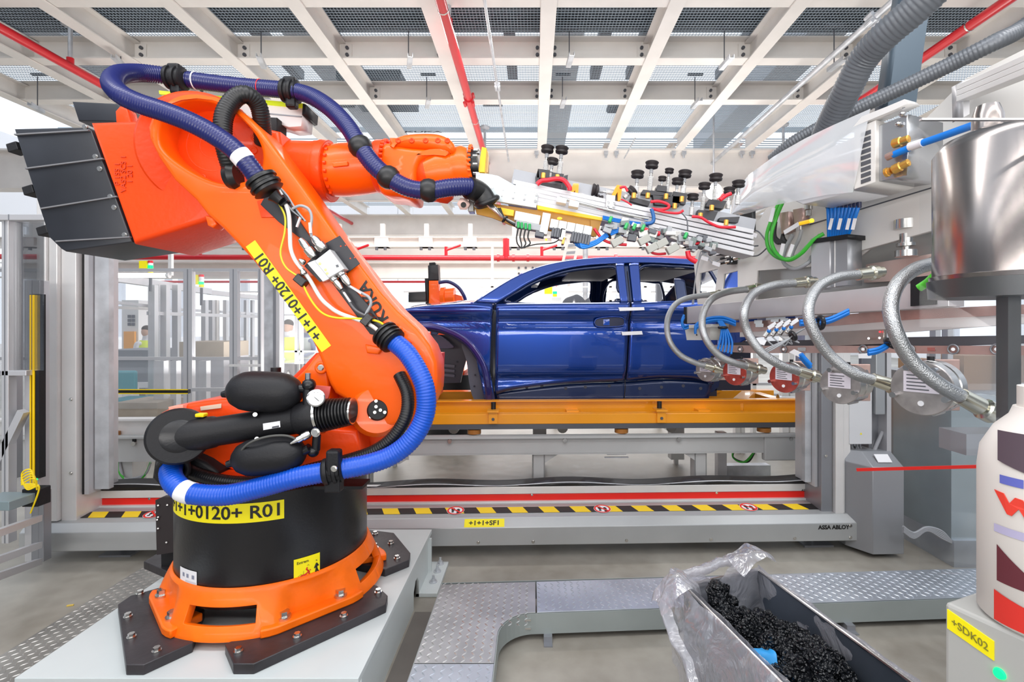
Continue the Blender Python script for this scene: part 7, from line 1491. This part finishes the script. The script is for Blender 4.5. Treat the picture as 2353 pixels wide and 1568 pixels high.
# machinery glimpsed through the front window
t = thing('test_station', 'grey electrical station with black cable loops seen through the car window', 'station', P(1300, 700, 7.2)); bx(1268, 1290, 684, 715, 7.2, GREYW, 'terminal_box', t, .3); bx(1272, 1284, 714, 1000, 7.25, ALUD, 'stand', t, .1, True)
for k in range(5): cable('black_cable', [P(1290 + k * 4, 712, 7.1), P(1300 + k * 5, 690 - k * 2, 7.1), P(1320 + k * 4, 686, 7.1), P(1330 + k * 5, 705, 7.1), P(1350 + k * 2, 690, 7.1), P(1368, 680, 7.1)], .022, GRAPH, t)
bx(1510, 1522, 640, 720, 7.5, GRAPH, 'dark_post', t, .1, True)
for x in (1186, 1375, 1480, 1558): pass
gf3 = thing('glazed_fence', 'far fence of white posts and rails behind the blue car', 'fence', (1, 9, 0))
for x in (1128, 1190, 1378, 1400, 1480, 1540, 1580): bx(x, x + 6, 560 if x in (1128,) else 640, 900, 9.0, ALUL, 'post', gf3, .06, True)
for y in (658, 690, 720): bx(1080, 1640, y, y + 3, 9.0, ALUL, 'rail', gf3, .05)
# items seen under and right of the valves
t = thing('profile_rack', 'aluminium profile rack behind the conveyor, seen below the metering valves', 'rack', (2.6, 6, 0))
for x0, x1 in ((1690, 1700), (1704, 1712), (1798, 1812), (1816, 1826), (1834, 1846), (1730, 1738)): bx(x0, x1, 700, 935, 5.8, ALUL, 'profile_post', t, .08, True)
for y in (880, 905): bx(1728, 1790, y, y + 6, 5.8, ALU, 'cross_rail', t, .05)
t = thing('floor_cabinet', 'pale grey floor cabinet at far right beyond the gate', 'cabinet', (3, 3.4, 0))
bx(2129, 2186, 860, 1205, 3.3, mat('cab_dark', (.33, .34, .35), .4, metal=.4), 'side_panel', t, .5); a, b = P(2186, 1240, 3.1), P(2420, 1100, 3.1); MB().box(a.x - .0, b.x, 3.1, 3.6, a.z, 1.0).build('front_panel', mat('cab_blue', (.36, .42, .45), .36, metal=.4, var=.05), t, 0)
MB().box(a.x, b.x, 3.08, 3.6, 0, a.z).build('plinth_step', TREADB, t, 0)
t = thing('glazed_fence', 'glazed profile panel above the floor cabinet at the right edge', 'fence', (3.2, 3.4, 1))
for x0, x1 in ((2150, 2162), (2178, 2190), (2330, 2342)): bx(x0, x1, 655, 1105, 3.25, ALU, 'profile_post', t, .05)
for y0, y1 in ((655, 664), (1030, 1038), (1098, 1106)): bx(2150, 2420, y0, y1, 3.25, ALU, 'profile_rail', t, .05)
a, b = P(2190, 1030, 3.28), P(2420, 664, 3.28); MB().box(a.x, b.x, 3.28, 3.286, a.z, b.z).build('pane', HAZY, t, 0)
t = thing('warehouse_boxes', 'brown cardboard boxes on a shelf seen through the right glazed panel', 'boxes', (4.5, 4.6, 0)); 
for x0, x1, y0, y1 in ((2140, 2200, 830, 870), (2215, 2300, 818, 900), (2305, 2400, 810, 880)): bx(x0, x1, y0, y1, 4.4, mat('carton_brown', (.30, .18, .10), .8), 'carton', t, .4)
bx(2130, 2420, 900, 908, 4.3, ALUD, 'shelf_board', t, .6); bx(2300, 2310, 800, 1000, 4.3, ALUD, 'shelf_post', t, .05, True); bx(2140, 2150, 800, 1000, 4.3, ALUD, 'shelf_post', t, .05, True)
t = thing('safety_barrier', 'thin red barrier line stretched over the floor cabinet at right', 'barrier', P(2200, 1075, 2.9)); MB().bar(P(1968, 1080, 3.0), P(2420, 1068, 2.6), .006, .018).build('tape', RED, t, 0); q_ = P(2400, 1068, 2.62); MB().cyl((q_.x, q_.y, 0), q_, .02).build('barrier_post', RED, t, 0)
t = thing('yellow_panel', 'olive yellow floor guard panel between the gate and the cabinet', 'panel', (3.2, 4.2, 0)); a = P(2090, 1170, 3.9); b = P(2150, 1050, 3.9); MB().box(a.x, b.x + .1, 3.9, 3.95, .02, b.z).build('panel', mat('olive_yellow', (.55, .55, .04), .6), t, 0)
for i in range(5): cable('grey_cable', [P(2075, 1210 + i * 3, 3.1), P(2100, 1225 + i * 3, 3.1), P(2130, 1212 + i * 2, 3.1), P(2165, 1222 + i * 4, 3.1), P(2190, 1250, 3.1)], .007, CGREY, t)
# clear guard pane close to the applicator
t = thing('guard_pane', 'clear acrylic guard pane with thin metal edge in front of the steel vessel', 'pane', P(2200, 1000, 1.0))
a, b = P(2118, 1440, 1.0), P(2420, 276, 1.0); FP = None; MB().box(a.x, a.x + .4, 1.0, 1.006, 1.0, b.z).build('pane', CLEAR, t, 0); MB().box(a.x, a.x + .4, .999, 1.007, b.z, b.z + .004).build('edge_trim', ALU, t, 0)
